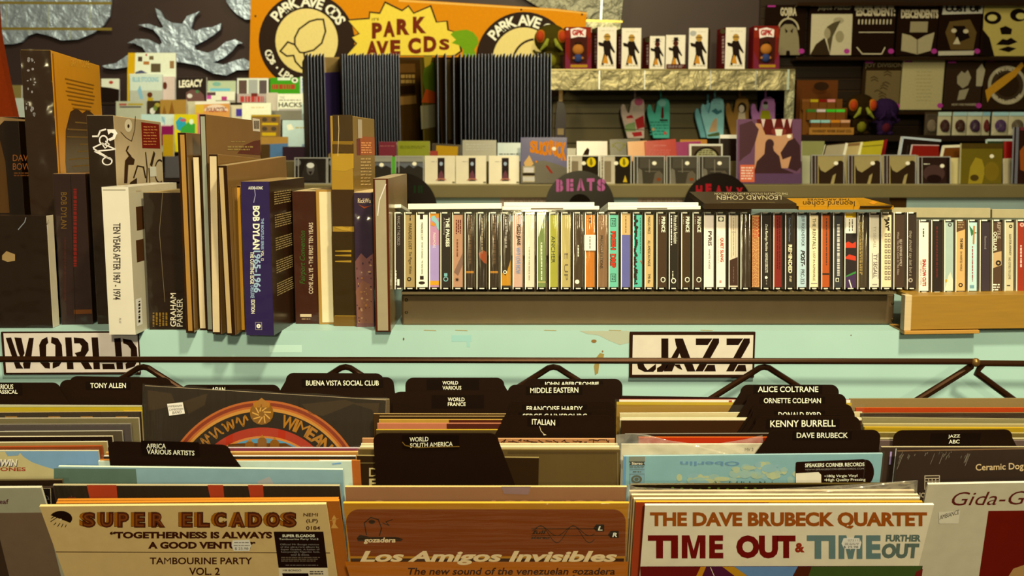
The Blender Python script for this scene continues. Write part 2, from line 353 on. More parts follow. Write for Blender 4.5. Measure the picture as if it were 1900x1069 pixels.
# ---------------------------------------------------------------- cassettes
CY = 1.462
CAS = [  # x0, x1, card colour, gloss, label (each says what its own spine shows)
(732, 749, '#2e1d12', 0, 'black cassette with faint grey lettering, first of the row beside the grey book'),
(750, 771, '#a58d55', 0, 'olive tan cassette with black serif title, second of the row'),
(772, 795, '#efe7c9', 0, 'white cassette with black title and black badges, third of the row'),
(796, 816, '#b98a93', 0, 'dusty pink cassette with teal and orange swirl at the top'),
(817, 837, '#2c2016', 0, 'black cassette with tall white block capitals, beside the dusty pink one'),
(839, 860, '#b58a62', 0, 'tan cassette with dark red script and black star'),
(862, 882, '#3a2612', 1, 'dark brown wrapped cassette with thin gold band, beside the starred tan one'),
(884, 904, '#2f1f10', 1, 'dark wrapped cassette with a rust red glow across its middle'),
(907, 927, '#372411', 1, 'dark brown wrapped cassette with thin gold band, beside the one with the yellow flare'),
(929, 949, '#3a2a14', 1, 'dark wrapped cassette with a yellow flare at its foot'),
(951, 971, '#c9a582', 1, 'pinkish beige wrapped cassette with black and blue block letters'),
(974, 993, '#dccaa0', 1, 'cream wrapped cassette with pale grey lettering under a strong glare'),
(996, 1014, '#7f8a4a', 1, 'moss green wrapped cassette with white lettering'),
(1019, 1037, '#a8a03a', 1, 'yellow green wrapped cassette with dark serif capitals'),
(1041, 1060, '#b8a560', 1, 'khaki wrapped cassette with spaced grey capitals'),
(1063, 1083, '#4e3a20', 1, 'grey brown wrapped cassette with a round white logo at its foot'),
(1085, 1105, '#c27a1e', 1, 'orange wrapped cassette with a square white sticker'),
(1108, 1128, '#8d6a42', 1, 'brown wrapped cassette with dark spaced capitals, beside the orange one'),
(1129, 1149, '#74b78e', 0, 'mint green cassette with red cartoon lettering DRIP'),
(1152, 1171, '#6c6a8e', 0, 'violet blue cassette with a tan top'),
(1174, 1193, '#5fb490', 0, 'sea green cassette with black blotches along one edge'),
(1196, 1214, '#c9ac6c', 0, 'tan cassette with small black lettering, beside the sea green one'),
(1218, 1237, '#4c3216', 0, 'brown cassette with bold white capitals, beside the tan one with small black lettering'),
(1241, 1259, '#241609', 0, 'black cassette with white handwritten script and shield logo'),
(1264, 1281, '#48300f', 0, 'brown cassette with bold white capitals, just after the one with handwritten script'),
(1285, 1303, '#452b14', 0, 'brown cassette with bold white capitals, touching the off white cassette'),
(1306, 1326, '#e4d3b4', 0, 'off white cassette with dark capitals above tiny spaced ones'),
(1329, 1348, '#eadbc2', 0, 'white cassette with condensed red capitals and a black square at top'),
(1352, 1371, '#d3bf94', 0, 'cream cassette with a dark brown slanted foot'),
(1374, 1393, '#3a2611', 1, 'plain dark brown wrapped cassette beside the orange patterned card'),
(1394, 1411, '#cb9e60', 0, 'orange tan cassette card covered in fine red scribble'),
(1412, 1431, '#2a1d14', 0, 'black cassette with flowing white script and small white flower'),
(1435, 1452, '#8a1f16', 0, 'deep red cassette with dark lettering'),
(1457, 1475, '#2b2016', 0, 'black cassette with cream slab capitals in its lower half'),
(1479, 1498, '#b5c4b2', 0, 'pale blue cassette with black lettering down its full height'),
(1502, 1520, '#e3cf98', 0, 'cream yellow cassette with thin dark lettering, beside the pale blue one'),
(1524, 1541, '#b4581a', 0, 'burnt orange cassette with a thin black bar near its foot'),
(1546, 1564, '#3b3a36', 0, 'slate cassette with spidery white lettering'),
(1567, 1590, '#2a1a1c', 0, 'black and red cassette with a yellow cap and white handwritten sticker'),
(1591, 1610, '#4a3a20', 1, 'dark cassette in crinkled wrap between the yellow capped one and a white one'),
(1613, 1633, '#d6c9a2', 0, 'cream cassette with black capitals between two thin lines'),
(1635, 1656, '#dcc993', 0, 'cream cassette with one heavy black word above rows of grey outlined letters'),
(1658, 1680, '#4b3320', 0, 'brown cassette with two columns of small white lettering'),
(1683, 1701, '#38251a', 0, 'dark brown cassette with pale handwriting, last of the taller row'),
(1705, 1725, '#e7d9b8', 0, 'white cassette with heavy dark red capitals at its foot'),
(1728, 1750, '#25120e', 0, 'near black cassette with dim red lettering'),
(1752, 1771, '#aab598', 0, 'pale sage green cassette with cloudy white streaks'),
(1773, 1793, '#cda763', 0, 'tan cassette with patterned brown top and small black lettering'),
(1796, 1815, '#b9cdb9', 0, 'pale blue cassette with green leaf and orange smear'),
(1818, 1839, '#3f3033', 0, 'plum grey cassette with tiny pale lettering'),
(1841, 1861, '#5a4026', 0, 'brown collage cassette with white capitals and beige patches'),
(1864, 1883, '#c4b685', 0, 'beige cassette with fine black lettering, beside the red one'),
(1886, 1906, '#9a3110', 0, 'brick red cassette with white lettering at the end of the row'),
]
WT, GR = M('#e8e0c8'), M('#9a8f78')
def c_print(i, b, x0, x1):
    w = x1-x0; xa = x0+w*.22; xb = x1-w*.2; m = (x0+x1)/2+1; r = lambda *a, **k: b.R(*a, **k)
    if i == 0:
        b.T('PANIC AT THE DISCO', 737, 401, 742, 455, GR, -90); b.T('FEEL FOR THE WEEKEND', 731, 401, 735, 458, M('#5a4a3c'), -90); r(737, 518, 741, 530, WT); b.scrib(733, 502, 736, 530, 1, WT, vert=True)
    elif i == 1: b.T('PARADISE LOST', 758, 415, 764, 463, M('#3a2a12'), -90, .01); b.T('The Plague Within', 757, 467, 764, 508, M('#3a2a12'), -90, 0, .2); b.ring(759, 518, 2, 4, M('#3a2a12')); b.scrib(759, 399, 763, 411, 1, M('#3a2a12'), vert=True)
    elif i == 2:
        b.T('PARADISE LOST', 781, 413, 785, 446, K, -90, .01); b.T('Drown In Darkness - The Early Demos', 781, 450, 785, 509, K, -90, .01); r(779, 397, 785, 407, K); r(779, 512, 786, 519, K); b.D(782.5, 525, 6, 3, K)
    elif i == 3:
        r(797, 396, 815, 404, M('#c98a2a')); b.PG([(800, 402), (806, 400), (814, 412), (815, 428), (811, 424), (808, 414), (801, 409)], M('#8fb8a0'), 2); b.PG([(799, 410), (808, 416), (806, 420), (799, 418)], M('#c98a2a'), 2)
        b.T('PARAMORE', 803, 432, 808, 460, M('#e8d6cc'), -90); r(797, 455, 815, 521, M('#a892a8'), 1); r(797, 521, 815, 529, M('#d09a20'))
    elif i == 4: b.T('THE PAUSES', 827, 404, 834, 458, WT, -90, .03); b.T('A Building', 822, 404, 826, 436, GR, -90); r(824, 507, 830, 513, M('#7fae9c')); b.ring(827, 518, 3, 4.5, M('#7fae9c'))
    elif i == 5: b.scrib(845, 408, 856, 434, 3, M('#6a1c10'), vert=True, fill=.6); b.scrib(846, 444, 851, 476, 1, M('#7a4a30'), vert=True); b.PG([(848+r_*math.cos(a), 519-r_*math.sin(a)) for j in range(16) for r_, a in ((((5, 1.8)[j % 2]), j*math.pi/8),)], K); b.PG([(842, 505), (858, 470), (859, 490), (850, 512)], M('#8a6a50'))
    elif i in (6, 8): r(x0+3, 503, x1-3, 507, M('#b07a20')); b.scrib(x0+5, 400, x1-5, 490, 1, M('#6a5030'), vert=True)
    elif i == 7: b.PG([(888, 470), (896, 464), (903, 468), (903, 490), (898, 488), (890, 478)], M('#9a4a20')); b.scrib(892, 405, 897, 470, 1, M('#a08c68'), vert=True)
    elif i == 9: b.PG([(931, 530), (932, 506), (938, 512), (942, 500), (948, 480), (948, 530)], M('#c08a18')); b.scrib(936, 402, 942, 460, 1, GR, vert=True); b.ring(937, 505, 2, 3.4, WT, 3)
    elif i == 10: b.T('PISSED JEANS', 957, 416, 966, 455, K, -90, .03); b.T('WHY LOVE NOW', 957, 459, 966, 508, M('#8c97a0'), -90, .02)
    elif i == 11: b.scrib(980, 458, 984, 522, 1, M('#a89878'), vert=True)
    elif i == 12: b.scrib(1003, 450, 1007, 520, 1, WT, vert=True); b.PG([(998, 396), (1012, 396), (999, 440)], M('#e6dcae')); r(998, 522, 1013, 525, M('#b0a860'))
    elif i == 13: b.T('ANCHER', 1023, 438, 1030, 488, M('#4a4a18'), -90)
    elif i == 14: b.T('E UP', 1047, 470, 1054, 520, M('#7a6a48'), -90)
    elif i == 15: b.ring(1071, 523, 0, 4, WT); b.scrib(1071, 455, 1075, 476, 1, WT, vert=True)
    elif i == 16: b.scrib(1092, 404, 1098, 414, 1, K, vert=True)
    elif i == 17: b.T('PREOCCUPATIONS', 1113, 437, 1119, 498, M('#3a2612'), -90, .01)
    elif i == 18:
        rd = M('#c8401c'); b.T('FRESH', 1133, 429, 1143, 464, K, -90, .09, lay=1); b.T('FRESH', 1134, 429, 1142, 464, rd, -90, .05); b.T('DRIP', 1132, 471, 1143, 497, K, -90, .09, lay=1); b.T('DRIP', 1133, 471, 1142, 497, rd, -90, .05)
        for y in (405, 508):
            for q in ((1133, y, 1143, y+1), (1133, y+14, 1143, y+15), (1133, y, 1134, y+15), (1142, y, 1143, y+15)): r(*q, M('#1e3a2a'))
            b.scrib(1135, y+3, 1141, y+12, 2, M('#1e3a2a'), vert=True)
    elif i == 19: r(1153, 396, 1170, 436, M('#c9a868')); b.scrib(1160, 401, 1163, 432, 1, M('#5a4a30'), vert=True)
    elif i == 20:
        q = random.Random(4)
        for y in range(402, 528, 4): b.D(1179+q.uniform(-2.5, 2.5), y, q.uniform(1.5, 4), q.uniform(1.8, 3.6), K, 2, 7)
        b.LN([(1180, 398), (1178, 528)], 2, K); b.scrib(1187, 404, 1190, 470, 1, M('#2a6a52'), vert=True); b.LN([(1189, 484), (1192, 490)], 2, M('#c8401c'))
    elif i == 21: b.T('MARGO PRICE', 1202, 402, 1207, 434, K, -90); b.T('ALL AMERICAN MADE', 1202, 446, 1207, 494, K, -90); b.T('TMR 4bc', 1202, 508, 1207, 526, K, -90)
    elif i in (22, 24, 25): b.T('PRINCE', m-1, 402, m+6, 431, WT, -90, .03); b.D(m+2, 519, 4.5, 5, WT); b.D(m+2, 519, 3, 3.4, M('#3a2612'), 3); b.scrib(m-6, 402, m-4, 416, 1, GR, vert=True)
    elif i == 23: b.T('Prince and the Revolution', 1250, 399, 1257, 452, WT, -90, 0, .3); b.scrib(1244, 400, 1248, 455, 1, WT, vert=True); b.D(1250, 521, 4.5, 5, WT); b.D(1250, 521, 3, 3.4, K, 3); b.scrib(1247, 503, 1250, 516, 1, WT, vert=True)
    elif i == 26: b.T('PVRIS', 1314, 429, 1321, 456, M('#3a2618'), -90, .02); b.T('WHITE NOISE', 1315, 462, 1318, 499, M('#6a5a48'), -90)
    elif i == 27: r(1333, 402, 1343, 411, K); b.D(1338, 406.5, 3.6, 3.6, WT, 2); b.T('QUIET SLANG', 1336, 441, 1343, 486, M('#c03a1c'), -90, .03); b.scrib(1332, 438, 1334, 490, 1, M('#b09a80'), vert=True); b.scrib(1335, 520, 1339, 525, 2, M('#c03a1c'))
    elif i == 28:
        b.PG([(1354, 530), (1354, 483), (1369, 477), (1369, 530)], M('#4a2a18'))
        for q in ((1357, 400, 1358, 478), (1365, 400, 1366, 478), (1357, 400, 1366, 401), (1357, 430, 1366, 431)): r(*q, GR)
        b.scrib(1360, 404, 1363, 474, 1, M('#a89a78'), vert=True); b.scrib(1360, 495, 1363, 524, 1, M('#7a5a40'), vert=True)
    elif i == 30: b.scrib(1396, 402, 1410, 442, 4, M('#a83a20'), vert=True, seed=3); b.scrib(1395, 442, 1410, 532, 7, M('#9a5a34'), vert=True, seed=5)
    elif i == 31: b.T('Dave Rawlings Machine', 1419, 416, 1425, 466, WT, -90, 0, .3); b.T('NASHVILLE OBSOLETE', 1420, 469, 1425, 506, WT, -90); b.D(1422, 515, 3, 3, WT, 2, 5); b.scrib(1421, 520, 1424, 528, 1, GR, vert=True)
    elif i == 32: b.scrib(1441, 402, 1449, 500, 2, M('#4a120c'), vert=True)
    elif i == 33: b.T('REMINDED', 1463, 454, 1470, 507, M('#e6d49a'), -90, .04); b.T('Coheed Revisited Romance', 1464, 404, 1467, 448, M('#8a9aa0'), -90); b.scrib(1465, 512, 1469, 524, 2, M('#e6d49a'), vert=True)
    elif i == 34: b.T('JEFF ROSENSTOCK', 1486, 400, 1493, 457, K, -90); b.T('POST-', 1486, 464, 1494, 494, K, -90, .04, .3); b.T('PRC-353', 1486, 500, 1493, 527, K, -90)
    elif i == 35: b.T('THE RENTALS', 1508, 405, 1514, 462, M('#3a2a14'), -90); b.T('LOST IN ALPHAVILLE', 1509, 466, 1513, 521, M('#5a4424'), -90); r(1505, 525, 1517, 527, GR)
    elif i == 36: r(1526, 507, 1539, 510, K); b.scrib(1532, 405, 1536, 492, 1, M('#6a3a1c'), vert=True)
    elif i == 37: b.scrib(1553, 416, 1559, 512, 1, M('#c6bc9c'), vert=True, fill=.8); r(1551, 516, 1557, 523, WT); r(1552, 517, 1556, 522, M('#3b3a36'), 2)
    elif i == 38:
        r(1568, 394, 1589, 404, M('#e0b820')); b.PG([(1568, 452), (1574, 448), (1582, 452), (1589, 448), (1589, 460), (1568, 460)], M('#c8401c')); b.PG([(1568, 478), (1576, 472), (1589, 476), (1589, 484), (1568, 480)], M('#c8401c'))
        b.PG([(1568, 530), (1568, 514), (1589, 508), (1589, 534), (1568, 534)], M('#4a2c4c')); b.PG([(1570, 512), (1580, 507), (1589, 503), (1589, 507), (1571, 514)], M('#3f8a3a'), 2); b.LN([(1576, 520), (1580, 533)], 2, WT, 3)
    elif i == 39: b.scrib(1595, 412, 1601, 510, 2, M('#b89a50'), vert=True, seed=9)
    elif i == 40: b.T('TY SEGALL', 1621, 472, 1628, 515, K, -90); b.LN([(1619, 470), (1619, 517)], .8, K); b.LN([(1630, 470), (1630, 517)], .8, K); b.T('TY SEGALL', 1621, 420, 1626, 460, M('#b8a880'), -90); r(1616, 394, 1632, 398, K); r(1619, 527, 1628, 529, GR)
    elif i == 41:
        r(1638, 394, 1654, 398, K); b.T('"JAY"', 1641, 403, 1651, 428, K, -90, .06)
        for k_ in range(9):
            for c_ in (1642, 1648): r(c_, 433+k_*10, c_+5, 440+k_*10, M('#8a7a58')); r(c_+1.2, 435+k_*10, c_+3.6, 438+k_*10, M('#dcc993'), 2)
    elif i == 42: b.T('SELF DEFENSE FAMILY', 1670, 444, 1674, 494, M('#cdbb98'), -90); b.T('When The Barn Caves In The Alien', 1665, 430, 1669, 510, M('#b09c7c'), -90)
    elif i == 43: b.T('they should say last but a', 1686, 428, 1693, 512, M('#a89878'), -90, 0, .2); b.ring(1690, 520, 2, 4, M('#a89878'))
    elif i == 44: b.T('SHALLOW CUTS', 1712, 481, 1719, 531, M('#b01c14'), -90, .04); b.T('EMPTY BEACH TOWN', 1707, 484, 1711, 528, GR, -90); b.scrib(1712, 424, 1716, 442, 1, K, vert=True)
    elif i == 45: b.scrib(1736, 420, 1742, 516, 1, M('#6a1a14'), vert=True, seed=6)
    elif i == 46: b.PG([(1753, 540), (1760, 512), (1764, 505), (1769, 520), (1768, 540)], M('#cfcaa0')); b.ring(1763, 417, 2, 3.5, K); b.D(1756, 521, 2, 3, M('#c09a30'), 2)
    elif i == 47: b.PG([(1775, 409), (1792, 409), (1792, 425), (1775, 431)], M('#6a4a28')); b.T('THE SHINS', 1782, 442, 1787, 462, K, -90, .03); b.T('OH INVERTED WORLD', 1782, 466, 1786, 503, K, -90); b.ring(1783, 529, 2, 4, K); b.scrib(1778, 410, 1790, 424, 3, M('#a08658'), seed=2)
    elif i == 48: b.PG([(1799, 418), (1808, 430), (1814, 432), (1807, 434), (1803, 438)], M('#2f7a44')); b.LN([(1808, 420), (1807, 452)], 3, M('#c07a30'), 2); b.scrib(1803, 457, 1807, 522, 1, M('#9a4a40'), vert=True); r(1800, 529, 1808, 535, M('#7a9a90'))
    elif i == 49: b.T('fleetwood', 1827, 438, 1831, 462, GR, -90)
    elif i == 50: b.T('OCELLAR', 1844, 430, 1850, 466, WT, -90, .02); b.T('REPTILE', 1851, 412, 1857, 443, M('#b09c7c'), -90, .02); b.PG([(1842, 470), (1859, 466), (1859, 492), (1842, 498)], M('#c0a068')); b.ring(1853, 488, 2, 5, K, 2); b.scrib(1843, 526, 1856, 540, 3, WT)
    elif i == 51: b.T('SLEATER-KINNEY', 1873, 434, 1877, 474, K, -90); b.T('NO CITIES TO LOVE', 1872, 478, 1876, 518, K, -90); b.ring(1876, 420, 1.5, 3.2, K); r(1869, 529, 1875, 531, K)
    elif i == 52: b.scrib(1892, 455, 1898, 496, 1, M('#d8b898'), vert=True); b.ring(1897, 417, 1.5, 4, M('#d0a080'))
rim, cap = M('#eef4f4', 'g'), M('#a89868', 'c')  # rim: pale colour imitates the reflection along the clear case edge
for i, (x0, x1, c, wrapd, lab) in enumerate(CAS):
    low = i >= 44; yt, ybm = (408, 544) if low else (394, 537)
    f = slab((x0, yt), (x1, yt), CY-(.012 if low else 0), lean=7.5, by=ybm); W, H = f.w, f.h
    if i == 30: W *= .98
    t = Thing('cassette', lab, 'cassette', f, 'cassettes standing in the acrylic rack'); h = W/2
    b = MB(f, .0012); b.box(-h+.0014, h-.0012, .0032, H-.0036, .0012, .066, M(c)); c_print(i, b, x0, x1); t.part('inlay_card', b)
    if i != 30:
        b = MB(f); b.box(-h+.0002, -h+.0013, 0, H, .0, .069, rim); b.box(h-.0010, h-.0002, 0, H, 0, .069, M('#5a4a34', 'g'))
        b.box(-h+.0013, h-.001, 0, .0028, 0, .069, cap); b.box(-h+.0013, h-.001, H-.003, H, 0, .069, cap)
        b.box(-h*.45, h*.45, .0004, .002, -.0004, .001, M('#d8cda8', 'g')); b.box(-h*.7, h*.3, H-.0016, H+.0002, -.0003, .02, M('#e8dfb8', 'g'))
        t.part('case', b)
        b = MB(f); n = 5
        b.add([f.pt(-h+.0013+(W-.0023)*k/n, -.0003*(k % 2)*wrapd, z) for z in (.0028, H-.003) for k in range(n+1)], [(k, k+1, k+n+2, k+n+1) for k in range(n)], M('#f2e8c8', 'w' if wrapd else 'c')); t.part('wrap' if wrapd else 'window', b)
    if i == 16: b = MB(f, -.0006); b.R(1084, 436, 1105, 465, M('#e8d8b8')); b.scrib(1092, 439, 1097, 463, 1, M('#4a3a28'), vert=True, fill=.3); t.part('sticker', b)
    if i == 38: b = MB(f, -.0006); b.R(1569, 404, 1588, 433, M('#e8dcc0')); b.scrib(1573, 407, 1584, 430, 2, M('#3a2a20'), vert=True, fill=.3); t.part('sticker', b)
f = slab((745, 391), (1657, 391), CY-.004, lean=7.5, by=541)
t = Thing('cassette_rack', 'long clear acrylic rack holding the upright cassettes', 'rack', f)
ac = M('#cfc696', 'c')
b = MB(f); b.box(-f.w/2, f.w/2, f.h-.0015, f.h+.001, .0, .075, ac); t.part('top_plate', b)
b = MB(f); b.box(-f.w/2, f.w/2, -.004, -.0005, -.004, .075, M('#6a5a38', 'g')); t.part('bottom_plate', b)
# ---------------------------------------------------------------- cases lying on top of the cassettes
def flat(TL, TR, by, Y, D, c, edge, name, label, cat, group=None, prt=None, dark=None, lean=7.5):
    f = slab(TL, TR, Y, by=by, lean=lean); t = Thing(name, label, cat, f, group); W, H = f.w, f.h
    b = MB(f); b.box(-W/2, W/2, 0, H, 0, D, edge, c)
    if prt: prt(b, f)
    t.part('body' if name != 'disc_case' else 'lid', b, .0006)
    if dark:
        b = MB(f); a0 = f.uv(dark[0], by)[0]; a1 = f.uv(dark[1], by)[0]; b.box(a0, a1, .001, H*.45, -.0004, .01, M('#6a5434')); t.part('tray', b)
cw, cp = M('#f4ecd0', 'g'), M('#e9dfba', 'g')
flat((722, 380), (744, 379), 386, CY+.02, .12, cw, cp, 'disc_case', 'pale disc case poking out beside the grey book', 'disc case', 'disc cases lying on the cassettes')
flat((757, 378), (931, 377), 388, CY-.003, .135, cw, cp, 'disc_case', 'pale disc case lying flat beside the grey book end of the cassettes', 'disc case', 'disc cases lying on the cassettes')
flat((932, 383), (1112, 382), 389.5, CY-.004, .135, cw, cp, 'disc_case', 'lower clear disc case of the pile by the BEATS record', 'disc case', 'disc cases lying on the cassettes', dark=(985, 1045))
flat((935, 375), (1103, 375), 382.5, CY-.002, .135, cw, cp, 'disc_case', 'upper clear disc case of the pile by the BEATS record', 'disc case', 'disc cases lying on the cassettes')
flat((1128, 383), (1300, 382), 389, CY-.004, .135, cw, cp, 'disc_case', 'lower clear disc case beside the dark lettered box', 'disc case', 'disc cases lying on the cassettes', dark=(1182, 1238))
flat((1128, 375.5), (1296, 375.5), 382.5, CY-.002, .135, cw, cp, 'disc_case', 'upper clear disc case beside the dark lettered box', 'disc case', 'disc cases lying on the cassettes')
def lying(FL, FR, by, YF, BL, BR, c, edge, name, label, prt):
    """a box lying on its back, tipped a little towards the aisle: front edge FL-FR, rear edge BL-BR"""
    f = slab(FL, FR, YF, by=by); t = Thing(name, label, 'box set', f)
    b = MB(f); b.box(-f.w/2, f.w/2, 0, f.h, 0, .004, edge); b2 = b
    a = f.pt(-f.w/2, 0, f.h); q = f.pt(f.w/2, 0, f.h); Dp = .125
    zt = P(BL[0], BL[1], YF+Dp).z; up = Vector((0, Dp, zt-a.z)); U = (q-a).normalized(); tf = Fr((a+q)/2, U, up); dn = f.V*f.h
    L = up.length; vs = [tf.pt(-f.w/2, 0, 0), tf.pt(f.w/2, 0, 0), tf.pt(f.w/2, 0, L), tf.pt(-f.w/2, 0, L)]; lo = [v-dn for v in vs]
    b = MB(f); b.add(vs+lo, [(0, 1, 2, 3), (4, 7, 6, 5), (0, 4, 5, 1), (1, 5, 6, 2), (2, 6, 7, 3), (3, 7, 4, 0)], edge); b.on(tf)
    b.UV([(-f.w/2, 0), (f.w/2, 0), (f.w/2, L), (-f.w/2, L)], c, 1); prt(b, tf); t.part('slipcase', b)
gl = M('#b9ab7a')
def coh1(b, tf):
    b.T('LEONARD COHEN', 1330, 363, 1450, 371, gl, 180); b.T('THE COMPLETE STUDIO ALBUMS COLLECTION', 1326, 358, 1462, 361.5, gl, 180); b.scrib(1338, 375, 1440, 377, 1, M('#7a6a40'))
lying((1307, 378), (1478, 378), 388, CY-.02, (1302, 356), (1466, 355), M('#4d3f22', 'g'), M('#40301a'), 'box_set', 'dark olive box set lying on the cassettes with pale upside-down lettering', coh1)
def coh2(b, tf):
    b.PG([(1597, 384), (1588, 368), (1648, 368), (1657, 384)], M('#3a2c18')); b.T('leonard cohen', 1490, 374, 1586, 383, M('#4a3410'), 180, lay=3); b.T('THE ARCHIVES', 1498, 369, 1578, 372.5, M('#5a4214'), 180, lay=3); b.PG([(1612, 377), (1620, 373), (1628, 377), (1620, 380)], M('#c98a20'), 3)
lying((1482, 383), (1658, 382), 389, CY-.02, (1474, 368), (1648, 367), M('#d29a1c', 'g'), M('#b8841a'), 'box_set', 'mustard yellow box set lying on the cassettes beside the dark olive one', coh2)
bg, be = M('#c9bc8c'), M('#a89a6c')
flat((1655, 385), (1838, 386), 404, CY+.075, .05, bg, be, 'carton', 'flat grey beige carton standing behind the cassettes beside the mustard box', 'box', None)
flat((1841, 388), (2010, 389), 405, CY+.075, .05, bg, be, 'carton', 'flat grey beige carton behind the last, lower cassettes', 'box', None)
# ---------------------------------------------------------------- box sets on the ledge
def lbox(bl, br, ytop, D, lean, front, side, name, label, cat, group, prt=None, top=None, back=None, bevel=.001, parts=None, z=LEDGE, yawd=None):
    a, c = PZ(*bl, z), PZ(*br, z); L = math.radians(lean)
    if yawd is not None:
        w_ = (c-a).length; g = math.radians(yawd); c = a + Vector((math.cos(g), math.sin(g), 0))*((c-a).x/math.cos(g))
    f = Fr((a+c)/2, c-a, Vector((0, math.sin(L), math.cos(L)))); f.w = (c-a).length
    f.h = f.uv((bl[0]+br[0])/2, ytop)[1]
    t = Thing(name, label, cat, f, group); W, H = f.w, f.h
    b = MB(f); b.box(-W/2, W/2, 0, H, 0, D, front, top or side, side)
    sf = f.side(W/2); sf.lim = D-.0005
    if prt: prt(b, f, sf)
    t.part('slipcase' if cat == 'box set' else 'cover', b, bevel)
    if parts: parts(t, f, W, H, D)
    if cat == 'box set':
        b = MB(f); q = M('#f0e6c4', 'q'); e = .0013; n = 4
        b.add([f.pt(x, -e, z) for z in (0, H*.5, H+e) for x in (-W/2, 0, W/2)], [(0, 1, 4, 3), (1, 2, 5, 4), (3, 4, 7, 6), (4, 5, 8, 7)], q); t.part('shrink_wrap', b)
    return t
G = 'box sets and books on the ledge'
gr, dk, sand = M('#b9a273', 'g'), M('#2e1d0e', 'g'), M('#d9c79a')
def txt_scrib_side(b, sf, u0, u1, v0, v1, n, m, seed=1):
    r = random.Random(seed); b.on(sf)
    for i in range(n):
        v = v1-(v1-v0)*(i+.5)/n; u = u0
        while u < u1-.002:
            e = min(u1, u+r.uniform(.004, .014)); b.UV([(u, v), (e, v), (e, v+(v1-v0)/n*.45), (u, v+(v1-v0)/n*.45)], m, 2); u = e+r.uniform(.001, .003)
# back row first
def bowie(b, f, sf):
    b.T('DAVID', 24, 287, 66, 299, M('#a0622a'), lay=2); b.T('BOWIE', 24, 303, 66, 315, M('#a0622a'), lay=2); b.scrib(26, 319, 60, 328, 2, M('#7a4a20'))
    b.PG([(0, 217), (50, 222), (50, 225), (8, 224), (0, 232)], M('#9a7a4a')); b.PG([(0, 260), (10, 300), (18, 395), (0, 395)], M('#5a3c14'))
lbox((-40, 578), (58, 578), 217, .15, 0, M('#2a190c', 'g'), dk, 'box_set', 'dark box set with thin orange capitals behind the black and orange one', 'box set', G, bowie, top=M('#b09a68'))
def moore(b, f, sf):
    D = .30; W, H = f.w, f.h; b.on(sf)
    b.UV([(.006, .02), (.012, .02), (.012, H-.004), (.006, H-.004)], M('#a86a10', 'g'), 1)
    hp = [(0, -1.9), (.55, -1.0), (.95, -.2), (1, .35), (.9, .75), (.62, 1.0), (.3, 1.06), (0, 1.0), (-.3, 1.06), (-.62, 1.0), (-.9, .75), (-1, .35), (-.95, -.2), (-.55, -1.0)]
    c = D*.54; b.UV([(c-.40*D*x, H*.80-.125+.118*z) for x, z in hp][::-1], M('#5a3a14', 'g'), 1)
    g = M('#a88c3c')
    for i in range(12):
        wv = .05+.03*math.sin(i*1.3)+.02*(i % 3); v = H*.74-i*.0115
        b.UV([(c-wv, v), (c+wv, v), (c+wv, v+.0022), (c-wv, v+.0022)], M('#8a6c34'), 2)
    for i in range(8):
        v = H*.905-i*.0062; wv = .095-.006*(i % 3)-(.03 if i > 5 else 0); b.UV([(c-wv, v), (c+wv*.95, v), (c+wv*.95, v+.002), (c-wv, v+.002)], M('#9a6c14'), 2)
    b.T('GARY MOORE', 130, 109, 165, 122, M('#e0b040'), lay=2, sk=-4)
    b.on(f); r = random.Random(3)
    for i in range(26):
        x, y = r.uniform(48, 66), r.uniform(105, 215); b.D(x, y, r.uniform(.6, 3), r.uniform(.8, 4), M('#8a8274', 'g'), 2, 6)
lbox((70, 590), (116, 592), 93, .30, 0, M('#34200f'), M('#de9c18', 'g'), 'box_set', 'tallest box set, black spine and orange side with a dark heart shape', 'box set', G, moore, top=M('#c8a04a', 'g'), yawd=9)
cr = M('#c9ae78', 'g')
def gonzo(b, f, sf):
    W, H = f.w, f.h; q = M('#d8ccae'); b.PG([(199, 240), (212, 240), (217, 248), (213, 258), (204, 262), (200, 258), (209, 254), (211, 248), (206, 246), (201, 250)], q, 2)
    b.LN([(172, 253), (182, 253), (186, 243), (196, 240)], 3, q); b.ring(192, 260, 6, 8.5, q, ky=1.1); b.LN([(173, 274), (190, 266), (214, 277), (176, 281), (206, 296), (174, 276)], 2.6, q); b.ring(199, 299, 7.5, 10, q, ky=.8); b.LN([(208, 245), (213, 241), (217, 248)], 2, q); b.LN([(196, 262), (203, 268), (195, 275), (190, 268)], 2, q)
    D = .29; b.on(sf); X = lambda px, py: sf.uv(px, py)
    k = M('#4a3018'); b.D(238, 233, 7, 12, M('#e2d0a0'), 1, 20); b.D(238, 234, 2, 3.4, k, 2)
    b.LN([(224, 245), (234, 256), (244, 262), (250, 240), (251, 216)], 1.2, k); b.R(264, 231, 295, 275, M('#8f2412'), 1)
    for i in range(7): b.scrib(266, 234+i*5.4, 292, 237+i*5.4, 1, M('#d08a4a'), seed=i)
    b.PG([(232, 298), (240, 288), (250, 296), (248, 306), (238, 306), (236, 340), (230, 340), (231, 310)], k); b.PG([(236, 272), (240, 270), (236, 280), (244, 290), (240, 292), (233, 280)], k); b.LN([(248, 330), (255, 308), (266, 310), (270, 330)], 2.6, k); b.LN([(270, 283), (273, 312), (272, 338)], 2, k); b.PG([(285, 280), (288, 285), (282, 310), (278, 306)], k); b.PG([(242, 338), (254, 330), (254, 342), (240, 342)], k); b.LN([(276, 312), (278, 340)], 1.6, k); b.R(278, 309, 289, 328, M('#e6dcc0'), 3); b.ring(296, 318, 8, 9.4, k, 2, 60, 300, ky=2.4)
lbox((181, 602), (228, 602), 214, .30, .6, dk, cr, 'box_set', 'box set with black spine scrawled in white and a cream side with red sticker', 'box set', G, gonzo, top=M('#d8c08a'), yawd=6.5)
